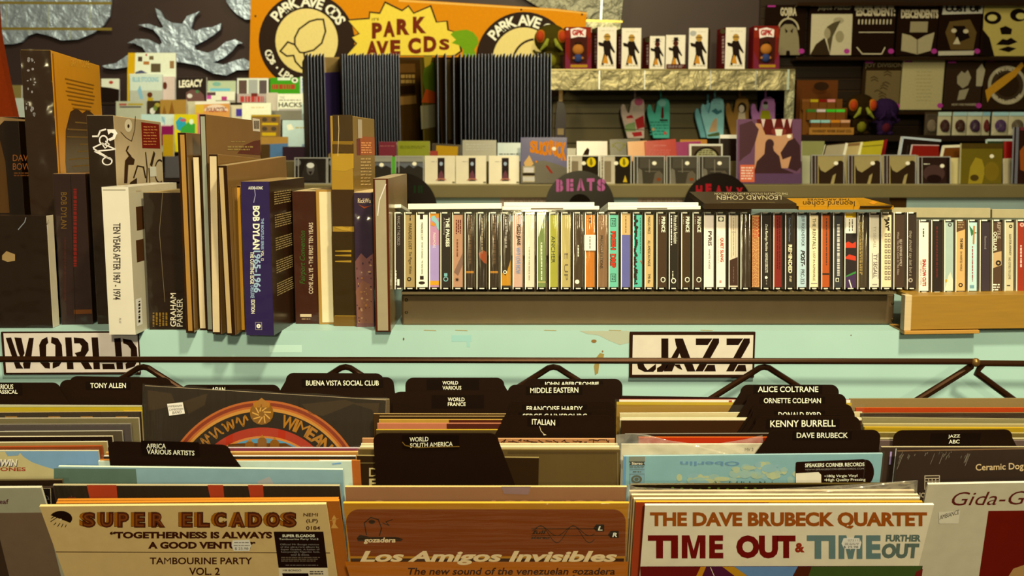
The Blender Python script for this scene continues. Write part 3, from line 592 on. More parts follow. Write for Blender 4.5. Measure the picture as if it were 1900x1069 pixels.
def dylan_dark(b, f, sf):
    g = M('#7a5a20'); b.T('BOB DYLAN', 113, 357, 124, 424, g, -90, lay=2); b.scrib(136, 350, 143, 495, 1, M('#7a1c14'), vert=True, seed=4, fill=.8); b.scrib(118, 440, 124, 560, 1, M('#4a2418'), vert=True); b.PG([(137, 575), (170, 574), (171, 582), (137, 583)], M('#6a3c10'))
    b.LN([(131, 325), (140, 600)], 1.2, M('#1a0e06'))
lbox((114, 603), (173, 602), 322, .16, .8, M('#35211a', 'g'), dk, 'box_set', 'dark maroon book style box with faint gold spine lettering', 'box set', G, dylan_dark, top=M('#b08a58'))
def darkbox(b, f, sf):
    b.PG([(4, 474), (12, 466), (28, 472), (28, 484), (14, 486), (4, 482)], M('#a08450')); b.LN([(48, 404), (46, 412), (34, 426)], 1.6, M('#8a8a80', 'g')); b.LN([(90, 408), (86, 420)], .8, M('#6a5a40'))
def pages(m, x0f, x1f, name='page_block'):
    def fn(t, f, W, H, D):
        b = MB(f); b.box(-W/2+W*x0f, -W/2+W*x1f, .003, H-.003, -.0006, D-.002, m); t.part(name, b)
    return fn
lbox((-60, 609), (101, 608), 400, .022, .5, M('#29180b', 'g'), M('#c2b288'), 'box_set', 'wide dark box set lying low at the end of the ledge', 'box set', G, darkbox, top=dk, yawd=0)
# white box
wb = M('#d9cda6', 'g')
def ten(b, f, sf):
    b.T('TEN YEARS AFTER 1967 - 1974', 210, 414, 224, 556, M('#4a3a2c'), -90, .012, lay=2); b.T('PRL 007', 221, 590, 225, 600, GR, -90)
    for q in ((191, 352, 233, 353.2), ): b.R(*q, M('#8a7c58'))
    b.on(sf)
    b.R(252, 352, 262, 356, M('#bba97c')); 
    for y0, y1 in ((382, 428), (443, 487)): b.R(254, y0, 266, y1, M('#5a3a1c'))
    b.R(254, 552, 262, 606, M('#ded3b0')); b.scrib(256, 558, 260, 600, 1, K, lay=3, vert=True, fill=.8)
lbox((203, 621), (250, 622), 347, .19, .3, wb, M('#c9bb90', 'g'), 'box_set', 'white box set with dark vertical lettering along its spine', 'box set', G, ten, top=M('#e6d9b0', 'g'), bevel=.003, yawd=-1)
def graham(b, f, sf):
    b.T('GRAHAM', 316, 544, 327, 606, M('#d9cba0'), 90, .01, lay=2); b.T('PARKER', 328, 554, 339, 606, M('#d9cba0'), 90, .01, lay=2)
    b.scrib(282, 580, 312, 606, 5, M('#8a6a20'), vert=True); b.LN([(302, 358), (296, 430), (306, 560)], .9, M('#7a6a48'), 2)
lbox((277, 612), (352, 612), 357, .15, .5, M('#2d1c0e', 'g'), M('#241608', 'g'), 'box_set', 'wide black box set with cream stacked lettering at its foot', 'box set', G, graham, top=M('#b49a60'))
# thin slabs standing edge on
def cover_side(c_kind):
    def prt(b, f, sf): pass
    return prt
def slabbook(bl, br, yt, D, lean, pg, x0, x1, label, cov='#3a2410', side='#8f6c38', prt=None, yawd=None):  # side colour has the sheen of the glossy brown covers painted in
    lbox(bl, br, yt, D, lean, M(cov, 'g'), M(side, 'g'), 'hardback_book', label, 'book', G, prt, top=M('#a89060'), bevel=.0006, parts=pages(M(pg), x0, x1), yawd=yawd)
slabbook((345, 618), (362, 617), 246, .15, .5, '#a8803c', .3, .8, 'tall thin book with tan pages beside the wide black box set', yawd=4)
slabbook((371, 613), (385, 613), 288, .13, .5, '#cdb987', .05, .75, 'thin book with cream pages between the tan paged and the tallest slab', yawd=3)
def tallcov(b, f, sf):
    b.on(sf); b.R(469, 221, 482, 243, M('#d8c8a0'), 1); 
    for i in range(5): b.R(471+i*2.1, 224, 472+i*2.1, 239, M('#5a4424'), 2)
    b.scrib(428, 262, 455, 264, 1, M('#a89050')); b.scrib(422, 270, 470, 280, 2, M('#a89050')); b.PG([(440, 285), (452, 270), (470, 262), (488, 260), (488, 288)], M('#6a3420', 'g'))
slabbook((384, 615), (396, 615), 212, .235, 1, '#9a9878', .2, .85, 'tallest of the thin books, dark cover with small barcode sticker', prt=tallcov, yawd=-4)
slabbook((394, 620), (411, 620), 286, .27, 3, '#cdb784', .1, .85, 'book with pale cream pages and dark glossy cover, before the tallest thin one', yawd=-7)
slabbook((420, 622), (436, 623), 307, .26, -2, '#bda26a', .15, .6, 'book with tan pages whose glossy cover slants up behind the navy box', yawd=-5)
slabbook((431, 621), (442, 620), 345, .10, .5, '#6a4a20', .2, .8, 'narrow brown book next to the orange paged one', yawd=3)
slabbook((441, 616), (455, 616), 344, .10, .5, '#c08e2e', .0, .95, 'book with orange yellow pages beside the navy box', yawd=3)
nv = M('#39294e', 'g')
def dylan(b, f, sf):
    bl = M('#a2b6c8'); b.T('BOB DYLAN', 469, 382, 482, 463, WT, -90, .035, lay=2); b.T('1965-1966', 471, 465, 484, 543, bl, -90, .03, lay=2); b.T('THE BOOTLEG SERIES', 484.5, 405, 489.5, 463, bl, -90, .02, lay=2); b.T('VOL. 12', 484.5, 465, 489.5, 484, WT, -90, .02, lay=2)
    b.T('THE CUTTING EDGE', 464.5, 467, 471.5, 527, WT, -90, .02, lay=2); b.T('DELUXE', 465, 530, 472, 553, bl, -90, .02, lay=2); b.T('EDITION', 466, 556, 473, 582, WT, -90, .02, lay=2); b.T('AUDIO-SONIC', 461, 346, 488, 351.5, WT, 0, .02, lay=2)
    b.R(474, 598, 486, 612, GR); b.R(475, 599, 485, 611, nv, 2); b.ring(480, 605, 1, 4, WT, 3); b.LN([(472, 346), (474, 362), (471, 376)], 1, M('#b9b0b8', 'g'), 3)
    W, H = f.w, f.h; b.on(sf)
    for q in range(5): txt_scrib_side(b, sf, .02, .10, H*(.84-.15*q), H*(.93-.15*q), 6, M('#a89058'), q)
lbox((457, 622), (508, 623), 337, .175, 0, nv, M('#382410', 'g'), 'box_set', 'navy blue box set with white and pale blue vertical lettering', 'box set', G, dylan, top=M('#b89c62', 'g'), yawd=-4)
def fair(b, f, sf):
    b.T('COME ALL YE \u2022 THE FIRST TEN YEARS', 573, 413, 581, 545, M('#d0b88a'), 90, .01, lay=2); b.T('Fairport Convention', 556, 428, 569, 527, M('#3f6a24'), 90, 0, .3, lay=2); b.R(557, 583, 578, 588, M('#c8b080')); b.scrib(560, 590, 576, 594, 1, M('#a88a5a'))
lbox((549, 601), (592, 602), 355, .14, .5, M('#4a2412', 'g'), dk, 'box_set', 'red brown box set with cream and green upward lettering', 'box set', G, fair, top=M('#c9b27a'), yawd=-1)
slabbook((592, 602), (620, 602), 352, .13, .5, '#d6c48e', .22, .97, 'thick book with cream pages behind the tall gold box', cov='#a8823c', yawd=3)
gd = M('#a8842c', 'g')
def gold(b, f, sf):
    b.R(618, 213, 654, 262, M('#4d3a1c', 'g'), 1); b.PG([(617, 262), (656, 262), (656, 266), (617, 268)], M('#8a6a20', 'g'), 2); b.R(617, 268, 656, 285, M('#584018', 'g'), 1)
    b.PG([(617, 290), (630, 282), (645, 286), (656, 283), (656, 312), (640, 318), (617, 316)], M('#b08c2c', 'g'), 1); b.R(617, 352, 657, 420, M('#4a3314', 'g'), 1); b.PG([(619, 421), (635, 420), (645, 424), (650, 421), (650, 429), (635, 427)], M('#b89434', 'g'), 2); b.R(619, 430, 658, 585, M('#43300f', 'g'), 1)
    for y in (465, 473, 484): b.PG([(622, y), (652, y-1), (652, y+3), (622, y+2)], M('#a8862c', 'g'), 2)
    b.R(620, 587, 660, 606, M('#7a5a20', 'g'), 1); b.LN([(628, 215), (629, 240), (627, 290)], 1, M('#c8b078', 'g'), 3)
    W, H = f.w, f.h; b.on(sf); b.R(668, 255, 697, 288, M('#b0642a', 'g'), 1); b.R(662, 258, 668, 288, M('#7a3a30', 'g'), 1); b.R(664, 222, 671, 256, M('#c8b488', 'g'), 2); b.scrib(670, 263, 690, 285, 5, M('#e0a060')); b.scrib(669, 292, 690, 345, 9, M('#c8a868'))
lbox((621, 605), (660, 606), 215, .15, .4, gd, M('#9a7c3c', 'g'), 'box_set', 'tall gold and brown banded box set wrapped in film', 'box set', G, gold, top=M('#b89a58', 'g'), yawd=-4.5)
def purp(b, f, sf):
    b.PG([(659, 485), (670, 470), (680, 480), (693, 470), (694, 606), (662, 607)], M('#7d5448', 'g')); b.PG([(660, 540), (672, 520), (690, 530), (692, 600), (664, 600)], M('#8a5f44', 'g'), 2)
    r = random.Random(5)
    for i in range(40): b.D(r.uniform(662, 690), r.uniform(470, 600), r.uniform(.6, 3), r.uniform(.6, 2.5), M(r.choice(('#a8743c', '#4a3038', '#b08a5c', '#5a3a34'))), 3, 6)
    b.T('RickWa', 664, 368, 688, 377, M('#d0b888'), 0, .01, lay=3); b.PG([(664, 379), (676, 384), (690, 381), (676, 387)], M('#9a4a20'), 3)
lbox((661, 607), (695, 608), 357, .13, .3, M('#3d2a38', 'g'), M('#3d2a38', 'g'), 'box_set', 'box set with dark plum top and mottled mauve lower half', 'box set', G, purp, top=M('#cbb27a'), yawd=3)
def greyb(t, f, W, H, D):
    b = MB(f); b.box(-W/2+W*.14, W/2-W*.16, .002, H-.002, -.0008, D-.002, M('#a3946c')); sf = f
    b.LN([(716, 342), (712, 352), (704, 372), (701, 400)], 1.6, M('#d8ccb0', 'g'), 5); t.part('page_block', b)
lbox((697, 616), (725, 616), 331, .25, .2, M('#5a2c14', 'g'), M('#8d7340', 'g'), 'hardback_book', 'book with grey pages and brown cover at the end of the cassette rack', 'book', G, None, top=M('#cdb98a', 'g'), bevel=.0006, parts=greyb, yawd=0)
# ---------------------------------------------------------------- sleeves and dividers in the bins
def YM(y): return 1.105 + (937-y)/192*.195
def LEAN(Y, L0=-20): return L0 + (Y-1.105)/.195*(2-L0)
def lp(TL, TR, face, edge, label, yref=None, L0=-20, prt=None, th=.0032, lean=None, plastic=None, fk='w', Y=None, YR=None, group='record sleeves in the bins', film=None, name='record_sleeve'):
    Y = Y or YM(yref or (TL[1]+TR[1])/2); f = slab(TL, TR, Y, YR, LEAN(Y, L0) if lean is None else lean, floor=BIN)
    t = Thing(name, label, 'record', f, group); W, H = f.w, f.h
    b = MB(f); b.box(-W/2, W/2, 0, H, 0, th, face, edge, edge)
    if prt: prt(b, f)
    t.part('cover', b)
    if plastic or film:
        b = MB(f); p = M('#f0e6c4', fk)
        if film: vs = [f.uv(*q) for q in film]; b.add([f.pt(x, -.0012-.001*(i % 2), z) for i, (x, z) in enumerate(vs)], [tuple(range(len(vs)))], M('#e6dab4', 'k'))
        else:
            n = 14; o = plastic
            b.add([f.pt(-W/2-.002+(W+.004)*k/n, -.0011-.0006*math.sin(k*2.1), (0, H+o)[q]+(q*.0012*math.sin(k*1.7+W*90))) for q in (0, 1) for k in range(n+1)], [(k, k+1, k+n+2, k+n+1) for k in range(n)], p)
        t.part('plastic_sleeve', b)
    return t
CR, CR2, TAN, YEL = M('#d8c694'), M('#e6d8ac'), M('#b5935a'), M('#c29a2e')
# --- first bin, cut by the picture's edge
lp((-190, 751), (262, 753), M('#b0a878'), M('#c9c09a'), 'pale sleeve edge at the very back of the first bin, under the black dividers')
lp((-190, 757), (263, 756), M('#b39a22'), M('#9a8a2a'), 'yellow sleeve edge near the back of the first bin', prt=lambda b, f: b.R(230, 761, 264, 768, M('#d0a818'), 2))
lp((-190, 767), (262, 764), M('#3a2a1a'), M('#b49a62'), 'dark sleeve with tan edge behind the crumpled film in the first bin', prt=lambda b, f: [b.R(x, 772, x+22, 777, M('#8a6428'), 2) for x in (10, 90, 150, 215)])
lp((-190, 777), (257, 776), M('#7a6c44'), M('#d8c69a'), 'olive sleeve in crumpled clear film standing before the dark tan edged one', plastic=.012)
lp((-190, 789), (242, 787), M('#564a40'), M('#8f8468'), 'grey brown sleeve in film in the first bin', plastic=.003, prt=lambda b, f: b.R(9, 799, 98, 801.5, M('#b8ac90'), 2))
lp((-190, 803), (226, 800), M('#5c5038'), M('#b0a684'), 'drab sleeve with thin light edge behind the black one in the first bin')
lp((-190, 812), (208, 810), M('#2c1e14'), M('#d4c494'), 'black sleeve with cream edge in the first bin')
lp((-190, 823), (198, 820), M('#a08850'), M('#d2c698'), 'cream edged sleeve between the black one and the rust one in the first bin')
lp((-190, 832), (188, 828), M('#8a4a20'), M('#b0582a'), 'rust brown sleeve edge behind the sky blue cover')
def sky(b, f):
    b.PG([(-100, 837), (35, 838), (44, 848), (60, 858), (80, 865), (104, 872), (120, 884), (112, 892), (-100, 892)], M('#c6b67a'), 1)
    b.PG([(10, 838), (38, 838), (34, 845), (14, 846)], M('#8aa4a4'), 2); b.T('IWIN', -2, 853, 34, 866, M('#3a3050'), 0, .06, .2, lay=2); b.T('IWIN', -3, 852, 33, 864.5, CR2, 0, .04, .2, lay=3); b.T('RSTONES', -30, 867, 48, 874, M('#a83c20'), 0, .02, lay=2); b.R(-100, 889, 182, 893, M('#b8863c'), 2)
lp((-190, 837), (182, 837), M('#86a4aa'), M('#d0c08c'), 'sky blue cover with cloud and red lettering', prt=sky, plastic=.004)
lp((-190, 893), (115, 891), M('#3a2a18'), M('#6a5a38'), 'dark sleeve edge between the sky blue cover and the grey one')
lp((-190, 904), (98, 905), M('#2b2018'), M('#4a3a2a'), 'black sleeve with a small white drawn corner beside the grey cover', prt=lambda b, f: [b.LN([(79, 906), (94, 906), (95, 935)], .8, CR, 2), b.LN([(80, 912), (83, 918), (89, 921), (91, 927), (84, 925), (80, 914)], .9, GR, 2)])
def leaf(b, f): b.PG([(-100, 953), (84, 951), (116, 1080), (-100, 1080)], M('#7a6448'), 1); b.T('eaf', -1, 926, 16, 935, M('#5a1c2a'), 0, .01); b.PG([(-60, 970), (-10, 960), (20, 1080), (-60, 1080)], M('#4a3826'), 2)
lp((-250, 907), (76, 905), M('#a39c78'), M('#d0c69a'), 'grey cover with maroon lettering, cut by the edge of the view', prt=leaf, L0=-22, Y=1.108)
# --- second bin
bz, rd, or_, sk = M('#a8752a'), M('#a83c22'), M('#b4672a'), M('#5f98aa')
def arch(b, f):
    def ang(a0, a1, n=26): return [math.radians(a0+(a1-a0)*i/n) for i in range(n+1)]
    cx, cy = 488, 935
    b.D(cx, cy, 192, 192, or_, 1, 40, 15, 165); b.ring(cx, cy, 182, 188, M('#8a3a1c'), 2, 20, 160); b.D(cx, cy, 178, 178, M('#c08a3a'), 2, 40, 15, 165); b.D(cx, cy, 174, 172, M('#2a1c10'), 3, 40, 15, 165)
    b.D(cx, cy, 142, 142, rd, 4, 40, 15, 165); b.D(cx, cy+4, 132, 130, M('#c0803a'), 5, 40, 15, 165); b.D(cx, cy+6, 128, 128, M('#5a8f98'), 6, 40, 15, 165)
    b.ARC('WIMEAN', cx, cy, 158, 24, 76, 40, bz, .03, 7)
    r = random.Random(8)
    for k in range(6):      # looping script along the other half of the band
        a = math.radians(104+k*9.5); ca, sa = math.cos(a), math.sin(a)
        pts = []
        for q in range(9):
            t = q/8; tx = (t-.5)*21; rr = 158 + 9*math.sin(t*math.pi*(3+k % 2)+k); pts.append((cx+rr*ca+tx*sa, cy-(rr*sa-tx*ca)))
        b.LN(pts, 3.4, bz, 7)
    b.D(486, 766, 22, 22, M('#8a6020'), 7, 16)
    for k in range(9): a = math.radians(k*40); b.LN([(486+6*math.cos(a), 768+6*math.sin(a)), (486+17*math.cos(a+.5), 768+17*math.sin(a+.5))], 2.4, M('#c89a4a'), 8)
    b.PG([(470, 748), (478, 744), (486, 738), (494, 744), (502, 748), (500, 756), (472, 756)], M('#a8752a'), 8)
    for x, y, h in ((464, 818, 10), (487, 811, 17), (510, 815, 12)): b.PG([(x-9, 830), (x-8, y+4), (x, y-2), (x+8, y+4), (x+9, 830)], M('#8a5c20'), 8); b.PG([(x-4, y+1), (x, y-5), (x+4, y+1)], M('#a8752a'), 9)
    b.PG([(420, 832), (425, 824), (452, 822), (530, 822), (550, 832)], M('#6a4418'), 7)
    b.PG([(274, 724), (318, 730), (326, 750), (300, 758), (276, 762)], M('#46331c', 'g'), 1); b.PG([(340, 745), (385, 730), (380, 752), (350, 768)], M('#46331c', 'g'), 1); b.PG([(560, 750), (640, 742), (660, 748), (600, 772), (575, 768)], M('#46331c', 'g'), 1); b.PG([(650, 748), (704, 748), (700, 775), (690, 760)], M('#46331c', 'g'), 1)  # brown patches painted as reflections in the plastic sleeve
t = lp((268, 716), (716, 743), M('#2f2012', 'g'), M('#a8946a'), 'black cover with a gold and blue arched emblem and white handwritten sticker', prt=arch, Y=1.30, YR=1.286, lean=2.5, plastic=.003)
b = MB(t.fr, -.0016); b.PG([(311, 749), (340, 746), (344, 767), (315, 771)], M('#e0d4b4', 'p')); b.T('WIMEANAN', 313, 752, 339, 756, K, 0, 0, .1, sk=2); b.T('CAMBODIAN', 315, 758, 341, 762, K, 0, 0, .1, sk=2); b.T('BAND', 321, 763, 338, 768, K, 0, 0, .1, sk=2); t.part('sticker', b)
lp((400, 737), (722, 741), M('#6a5638'), M('#c2ae7c'), 'tan edged sleeve poking out behind the black arched emblem cover', Y=1.312, lean=2)
lp((200, 831), (668, 832), M('#8f3a4a', 'g'), M('#c9b8a8', 'g'), 'maroon sleeve edge below the arched emblem cover', plastic=.003)
lp((196, 840), (664, 839), M('#c0883a', 'g'), M('#d8b060', 'g'), 'orange sleeve edge just before the maroon one', plastic=.002)
lp((192, 847), (660, 847), M('#3a2a1a', 'g'), M('#d8ccaa', 'g'), 'black sleeve with bright edge before the orange edge', plastic=.002)
lp((185, 854), (668, 855), M('#b0682a'), M('#b87a34'), 'orange brown sleeve edge showing past the pale green one')
lp((182, 856), (652, 856), M('#c6cda8'), M('#dcdcb8'), 'pale green sleeve behind the teal cover', prt=lambda b, f: b.PG([(615, 860), (632, 858), (634, 860), (618, 862)], M('#7aa0b0'), 2))
def teal(b, f): b.PG([(100, 869), (252, 870), (256, 910), (100, 910)], M('#6d8266'), 1); b.PG([(478, 893), (500, 884), (512, 905), (478, 905)], M('#b8b4a0'), 2)
lp((108, 866), (636, 872), M('#9cb6a8'), M('#d8dcc4', 'g'), 'pale teal cover with a greener end', prt=teal, L0=-25, plastic=.003)
def stripes(b, f):
    for x0, x1, s in ((161, 216, 3), (385, 414, 3), (460, 488, 2)): b.PG([(x0, 900), (x1, 900), (x1+s, 932), (x0+s+4, 932)], M('#c04a1c'), 1)
    b.LN([(520, 925), (615, 923)], .7, GR, 2); b.LN([(126, 923), (141, 923)], 1.2, M('#9a3a1c'), 2); b.LN([(133, 920), (132, 929)], 1, M('#9a3a1c'), 2)
lp((98, 901), (630, 902), M('#35240f', 'g'), M('#b8a878', 'g'), 'black cover with orange red bars across the top', prt=stripes, L0=-26, plastic=.003)
lp((106, 929), (628, 926), M('#b4702a', 'g'), M('#c8862e', 'g'), 'rear orange sleeve edge behind the buff cover', L0=-27)
lp((104, 934), (629, 930), M('#b06c28', 'g'), M('#cc8a2e', 'g'), 'front orange sleeve with gold figure beside the buff cover', L0=-27, prt=lambda b, f: [b.PG([(616, 962), (620, 955), (624, 962), (622, 972), (628, 980), (614, 980), (618, 972)], M('#d0a050', 'g'), 2), b.LN([(612, 966), (628, 962)], 1.2, M('#d0a050', 'g'), 2)])
def elc(b, f):
    ik, og = M('#4d2410'), M('#a86a14')
    xs = [(147, 'S', 30), (180, 'U', 30), (212, 'P', 27), (243, 'E', 26), (275, 'R', 31), (331, 'E', 26), (360, 'L', 29), (391, 'C', 29), (423, 'A', 31), (454, 'D', 32), (488, 'O', 31), (519, 'S', 31)]
    for x, c, w_ in xs:
        b.T(c, x, 950.5, x+w_-4, 977.5, M('#3d1c0c'), 0, .075, lay=1); b.T(c, x+.6, 951, x+w_-5, 976.5, og, 0, .055, lay=2); b.T(c, x+6, 949.5, x+w_+1, 978.5, M('#3d1c0c'), 0, .085, lay=3); b.T(c, x+6.8, 950.5, x+w_, 977.5, M('#6a3416'), 0, .055, lay=4); b.T(c, x+9, 953, x+w_-2, 975, M('#8a5020'), 0, -.012, lay=5)
    b.T('\u201cTOGETHERNESS IS ALWAYS', 204, 986, 505, 999, ik, 0, .05); b.T('A GOOD VENTURE\u201d', 275, 1005, 474, 1018, ik, 0, .05)
    b.LN([(104, 1024), (612, 1026)], 1.4, ik); b.T('TAMBOURINE PARTY', 278, 1034, 468, 1047, ik, 0, .02); b.T('VOL. 2', 351, 1053, 408, 1067, ik, 0, .02)
    b.T('NEMI', 563, 952, 590, 958, ik, 0, .02); b.T('(LP)', 568, 963, 590, 971, ik, 0, .02); b.T('0184', 568, 976, 594, 983, ik, 0, .02)
    b.D(113, 962, 21, 14, M('#2d180c'), 1, 24, -35, 155)
    for q in ((95, 962, 103, 957), (94, 968, 106, 960), (100, 974, 104, 970), (107, 977, 111, 971), (114, 978, 117, 972), (121, 978, 123, 974)): b.LN([q[:2], q[2:]], 1.3, K)
    b.D(113, 964, 2, 2, CR, 3)
t = lp((73, 940), (605, 936), M('#cdb070'), M('#d8c27c'), 'buff cover with chunky brown shaded lettering and black info sticker', prt=elc, L0=-25, Y=1.102)
bb = MB(t.fr, -.0004); bb.PG([(508, 986), (600, 986), (608, 1053), (517, 1053)], K); bb.PG([(517, 1053), (608, 1053), (611, 1080), (519, 1080)], M('#d8c89a'))
bb.T('SUPER ELCADOS', 524, 991, 584, 996, WT, 0, .03); bb.T('Tambourine Party Vol.2', 518, 998, 591, 1002, WT)
for i, s in enumerate(('Official Mr Bongo reissue', 'of the ultra-rare album by', 'Super Elcados. A fusion of', 'heavyweight Nigerian funk,', 'soul & disco.')): bb.T(s, 520+(20 if i == 4 else i*.6), 1008+i*4.6, 592+i*.6-(20 if i == 4 else 0), 1012+i*4.6, GR)
bb.scrib(522, 1032, 595, 1042, 3, M('#7a6a50'), lay=2); bb.scrib(530, 1047, 592, 1049, 1, GR, lay=2); bb.T('MR BONGO', 525, 1056, 559, 1059.5, K, 0, .02)
for i in range(22): bb.R(526+i*2.15, 1063, 527+i*2.15+(i*7 % 3)*.5, 1075, K, 2)
bb.scrib(575, 1058, 600, 1066, 2, K); t.part('sticker', bb)
bb = MB(t.fr, -.0004); bb.PG([(432, 1002), (463, 1001), (466, 1011), (463, 1022), (434, 1022), (430, 1012)], M('#e0d6bc')); bb.scrib(435, 1004, 463, 1008, 1, GR, lay=2); bb.scrib(434, 1010, 464, 1013, 1, GR, lay=2); bb.T('$ 25.98', 436, 1015, 461, 1020, M('#5a5248')); t.part('price_sticker', bb)
# --- third bin
lp((693, 768), (1130, 769), M('#4a3418'), M('#c0a060'), 'brown sleeve with gold edge right under the France divider')
lp((704, 773), (1130, 773), M('#3f2a14'), M('#b09258'), 'dark sleeve edge, second below the France divider')
lp((703, 779), (1130, 779), M('#b08a3a'), M('#c8a24a'), 'gold sleeve edge behind the pink one', prt=lambda b, f: b.R(833, 779, 960, 786, M('#5a2c18'), 2))
lp((700, 786), (1132, 786), M('#b5744e'), M('#c8885c'), 'pink and maroon sleeve edge in the middle bin', prt=lambda b, f: b.R(829, 786, 1132, 800, M('#5a2c1c'), 2))
lp((698, 798), (1132, 798), M('#5c4a28'), M('#c8a832'), 'sleeve with yellow edge directly behind the South America divider')
def squig(b, f):
    r = random.Random(2); x = 930
    while x < 1135: b.LN([(x, 815+r.uniform(0, 6)), (x+r.uniform(3, 9), 815+r.uniform(0, 7)), (x+r.uniform(4, 12), 816+r.uniform(0, 6))], 1.5, M('#4a2c18'), 2); x += r.uniform(6, 16)
lp((672, 814), (1141, 815), M('#b0804e'), M('#c89a62'), 'tan sleeve with dark squiggles below the Italian divider', prt=squig)
lp((670, 824), (1146, 824), M('#d2c08a'), M('#d8c890'), 'cream sleeve edge before the squiggled one, farther of two')
lp((668, 829), (1149, 829), M('#cdba82'), M('#e0d09a'), 'cream sleeve edge against the olive sleeve, nearer of two')
lp((665, 834), (1151, 835), M('#6a5324', 'g'), M('#8a7238'), 'plain olive brown sleeve behind the South America divider', prt=lambda b, f: [b.R(942, 838, 1144, 842, M('#5a4318', 'g'), 1), b.LN([(1146, 840), (1146, 905)], 1.4, M('#8a7440'), 2)], plastic=.002)
lp((662, 846), (1000, 850), M('#3d2a14'), M('#8f7c4a'), 'dark sleeve with outlined letters poking out beside the South America divider', prt=lambda b, f: [b.T('D', 685, 868, 700, 884, M('#c2ae70'), 0, .02), b.T('D', 688, 870.5, 699, 881.5, M('#3d2a14'), 0, .0, lay=3), b.T('F', 685, 888, 700, 906, M('#c2ae70'), 0, .02), b.LN([(662, 859), (700, 859)], .8, M('#a08c50'), 2)], Y=1.19)
def los0(b, f): b.T('LOS AMIGOS', 912, 928, 1140, 945, M('#c99a5c'), 0, .05); b.D(704, 938, 14, 10, M('#c29a64'), 2); b.PG([(930, 903), (985, 903), (980, 918), (935, 916)], M('#9a7c6c'), 1)
lp((640, 904), (1163, 904), M('#a3764a', 'g'), M('#d8bc70', 'g'), 'tan cover with pale capitals half hidden by the orange cover', prt=los0, plastic=.002)
def los(b, f):
    dr = M('#8a4814', 'g'); pts = []
    L_, R_, T_, B_, r_ = 642, 1161, 945, 1032, 24
    for cx, cy, a0 in ((R_-r_, T_+r_, 0), (L_+r_, T_+r_, 90)):
        for i in range(9): a = math.radians(a0+i*90/8); pts.append((cx+r_*math.cos(a), cy-r_*math.sin(a)))
    b.PG(pts+[(650, B_), (1160, B_)], dr, 1); b.R(651, 1036, 1158, 1042, M('#4a2408'), 2)
    b.PG([(640, 1042), (1166, 1042), (1164, 1080), (652, 1080)], M('#b8701a', 'g'), 1)
    cc = M('#e4c98e', 'g'); b.T('Los Amigos Invisibles', 668, 1022, 1145, 1048, cc, 0, .035, .25, lay=3)
    b.T('The new sound of the venezuelan gozadera', 757, 1053, 1141, 1070, M('#4a260c'), 0, .02, .2, lay=3); b.T('gozadera', 675, 997, 734, 1009, cc, 0, .03, .2, lay=3)
    ol = M('#3e2812', 'g'); b.PG([(662, 998), (668, 992), (686, 996), (735, 996), (748, 1000), (744, 1004), (664, 1004)], ol, 2); b.LN([(680, 992), (676, 970), (688, 960), (702, 964), (708, 980), (704, 994)], 2, ol, 2); b.D(690, 968, 6, 4, ol, 2); b.LN([(710, 970), (722, 975), (716, 968), (728, 964)], 1.4, ol, 2)
    for ph, am, y0 in ((0, 16, 985), (0, 9, 985)):
        b.LN([(988+i*5, y0+ (6 if am == 16 else 0) - am*math.sin(i*.52)) for i in range(24)], 1.2, ol, 2)
    b.LN([(986, 981), (1106, 981)], 1.2, ol, 2); b.LN([(986, 994), (1135, 994)], 1.2, ol, 2); b.T('full', 989, 984, 1013, 991, ol, 0, .03, .2); b.T('stereo', 985, 995, 1020, 1000, ol, 0, .03, .2)
    for x, y, c in ((1113, 980, 'L'), (1140, 992, 'R')): b.PG([(x-7, y-7), (x+8, y-7), (x+8, y+6), (x-7, y+6), (x-12, y)], K, 2); b.T(c, x-4, y-4, x+5, y+4, WT, 0, .03, .2, lay=3)
lp((637, 934), (1167, 934), M('#bd8420', 'g'), M('#d8ac3c', 'g'), 'orange cover with dark brown panel and cream fat italic lettering', prt=los, Y=1.104, plastic=.001, fk='h')
# --- fourth bin
lp((1152, 735), (1570, 742), M('#2e1d12', 'g'), M('#3a2616'), 'black glossy sleeve at the very back of the jazz bin')
lp((1149, 741.5), (1578, 742), M('#d8cfa8'), M('#b84a2c'), 'white sleeve with red edge near the back of the jazz bin', prt=lambda b, f: b.R(1352, 743, 1358, 750, M('#b03a20'), 2))
lp((1144, 747), (1580, 749), M('#9a7622', 'g'), M('#2f2412'), 'mustard sleeve in loose film near the back of the jazz bin', plastic=.004, prt=lambda b, f: b.R(1144, 747.5, 1580, 751, M('#b89a26', 'g'), 1))
lp((1150, 767), (1600, 765), M('#c8b67c'), M('#e0d3a2'), 'cream sleeve in loose film behind the brown one with white edge', plastic=.010)
lp((1153, 776), (1602, 776), M('#452a12'), M('#e2d2a0'), 'brown sleeve with white edge in the jazz bin', prt=lambda b, f: b.R(1150, 776, 1602, 780, M('#dccb98'), 1))
lp((1160, 806), (1604, 804), M('#3a2414'), M('#8a8068'), 'dark sleeve with grey edge behind the red one in the jazz bin')
lp((1185, 812), (1604, 812), M('#b03c18'), M('#c86a28'), 'red and orange sleeve edge above the cream lettered one')
lp((1153, 825), (1628, 824), M('#dac995'), M('#e2d5a6'), 'cream sleeve with small dark MV print before the blue cover', prt=lambda b, f: b.T('MV 2', 1382, 831, 1398, 837, M('#5a4a24'), 0, .01),
   film=[(1143, 806), (1170, 803), (1200, 806), (1240, 816), (1280, 822), (1330, 822), (1380, 815), (1414, 806), (1420, 860), (1143, 860)])
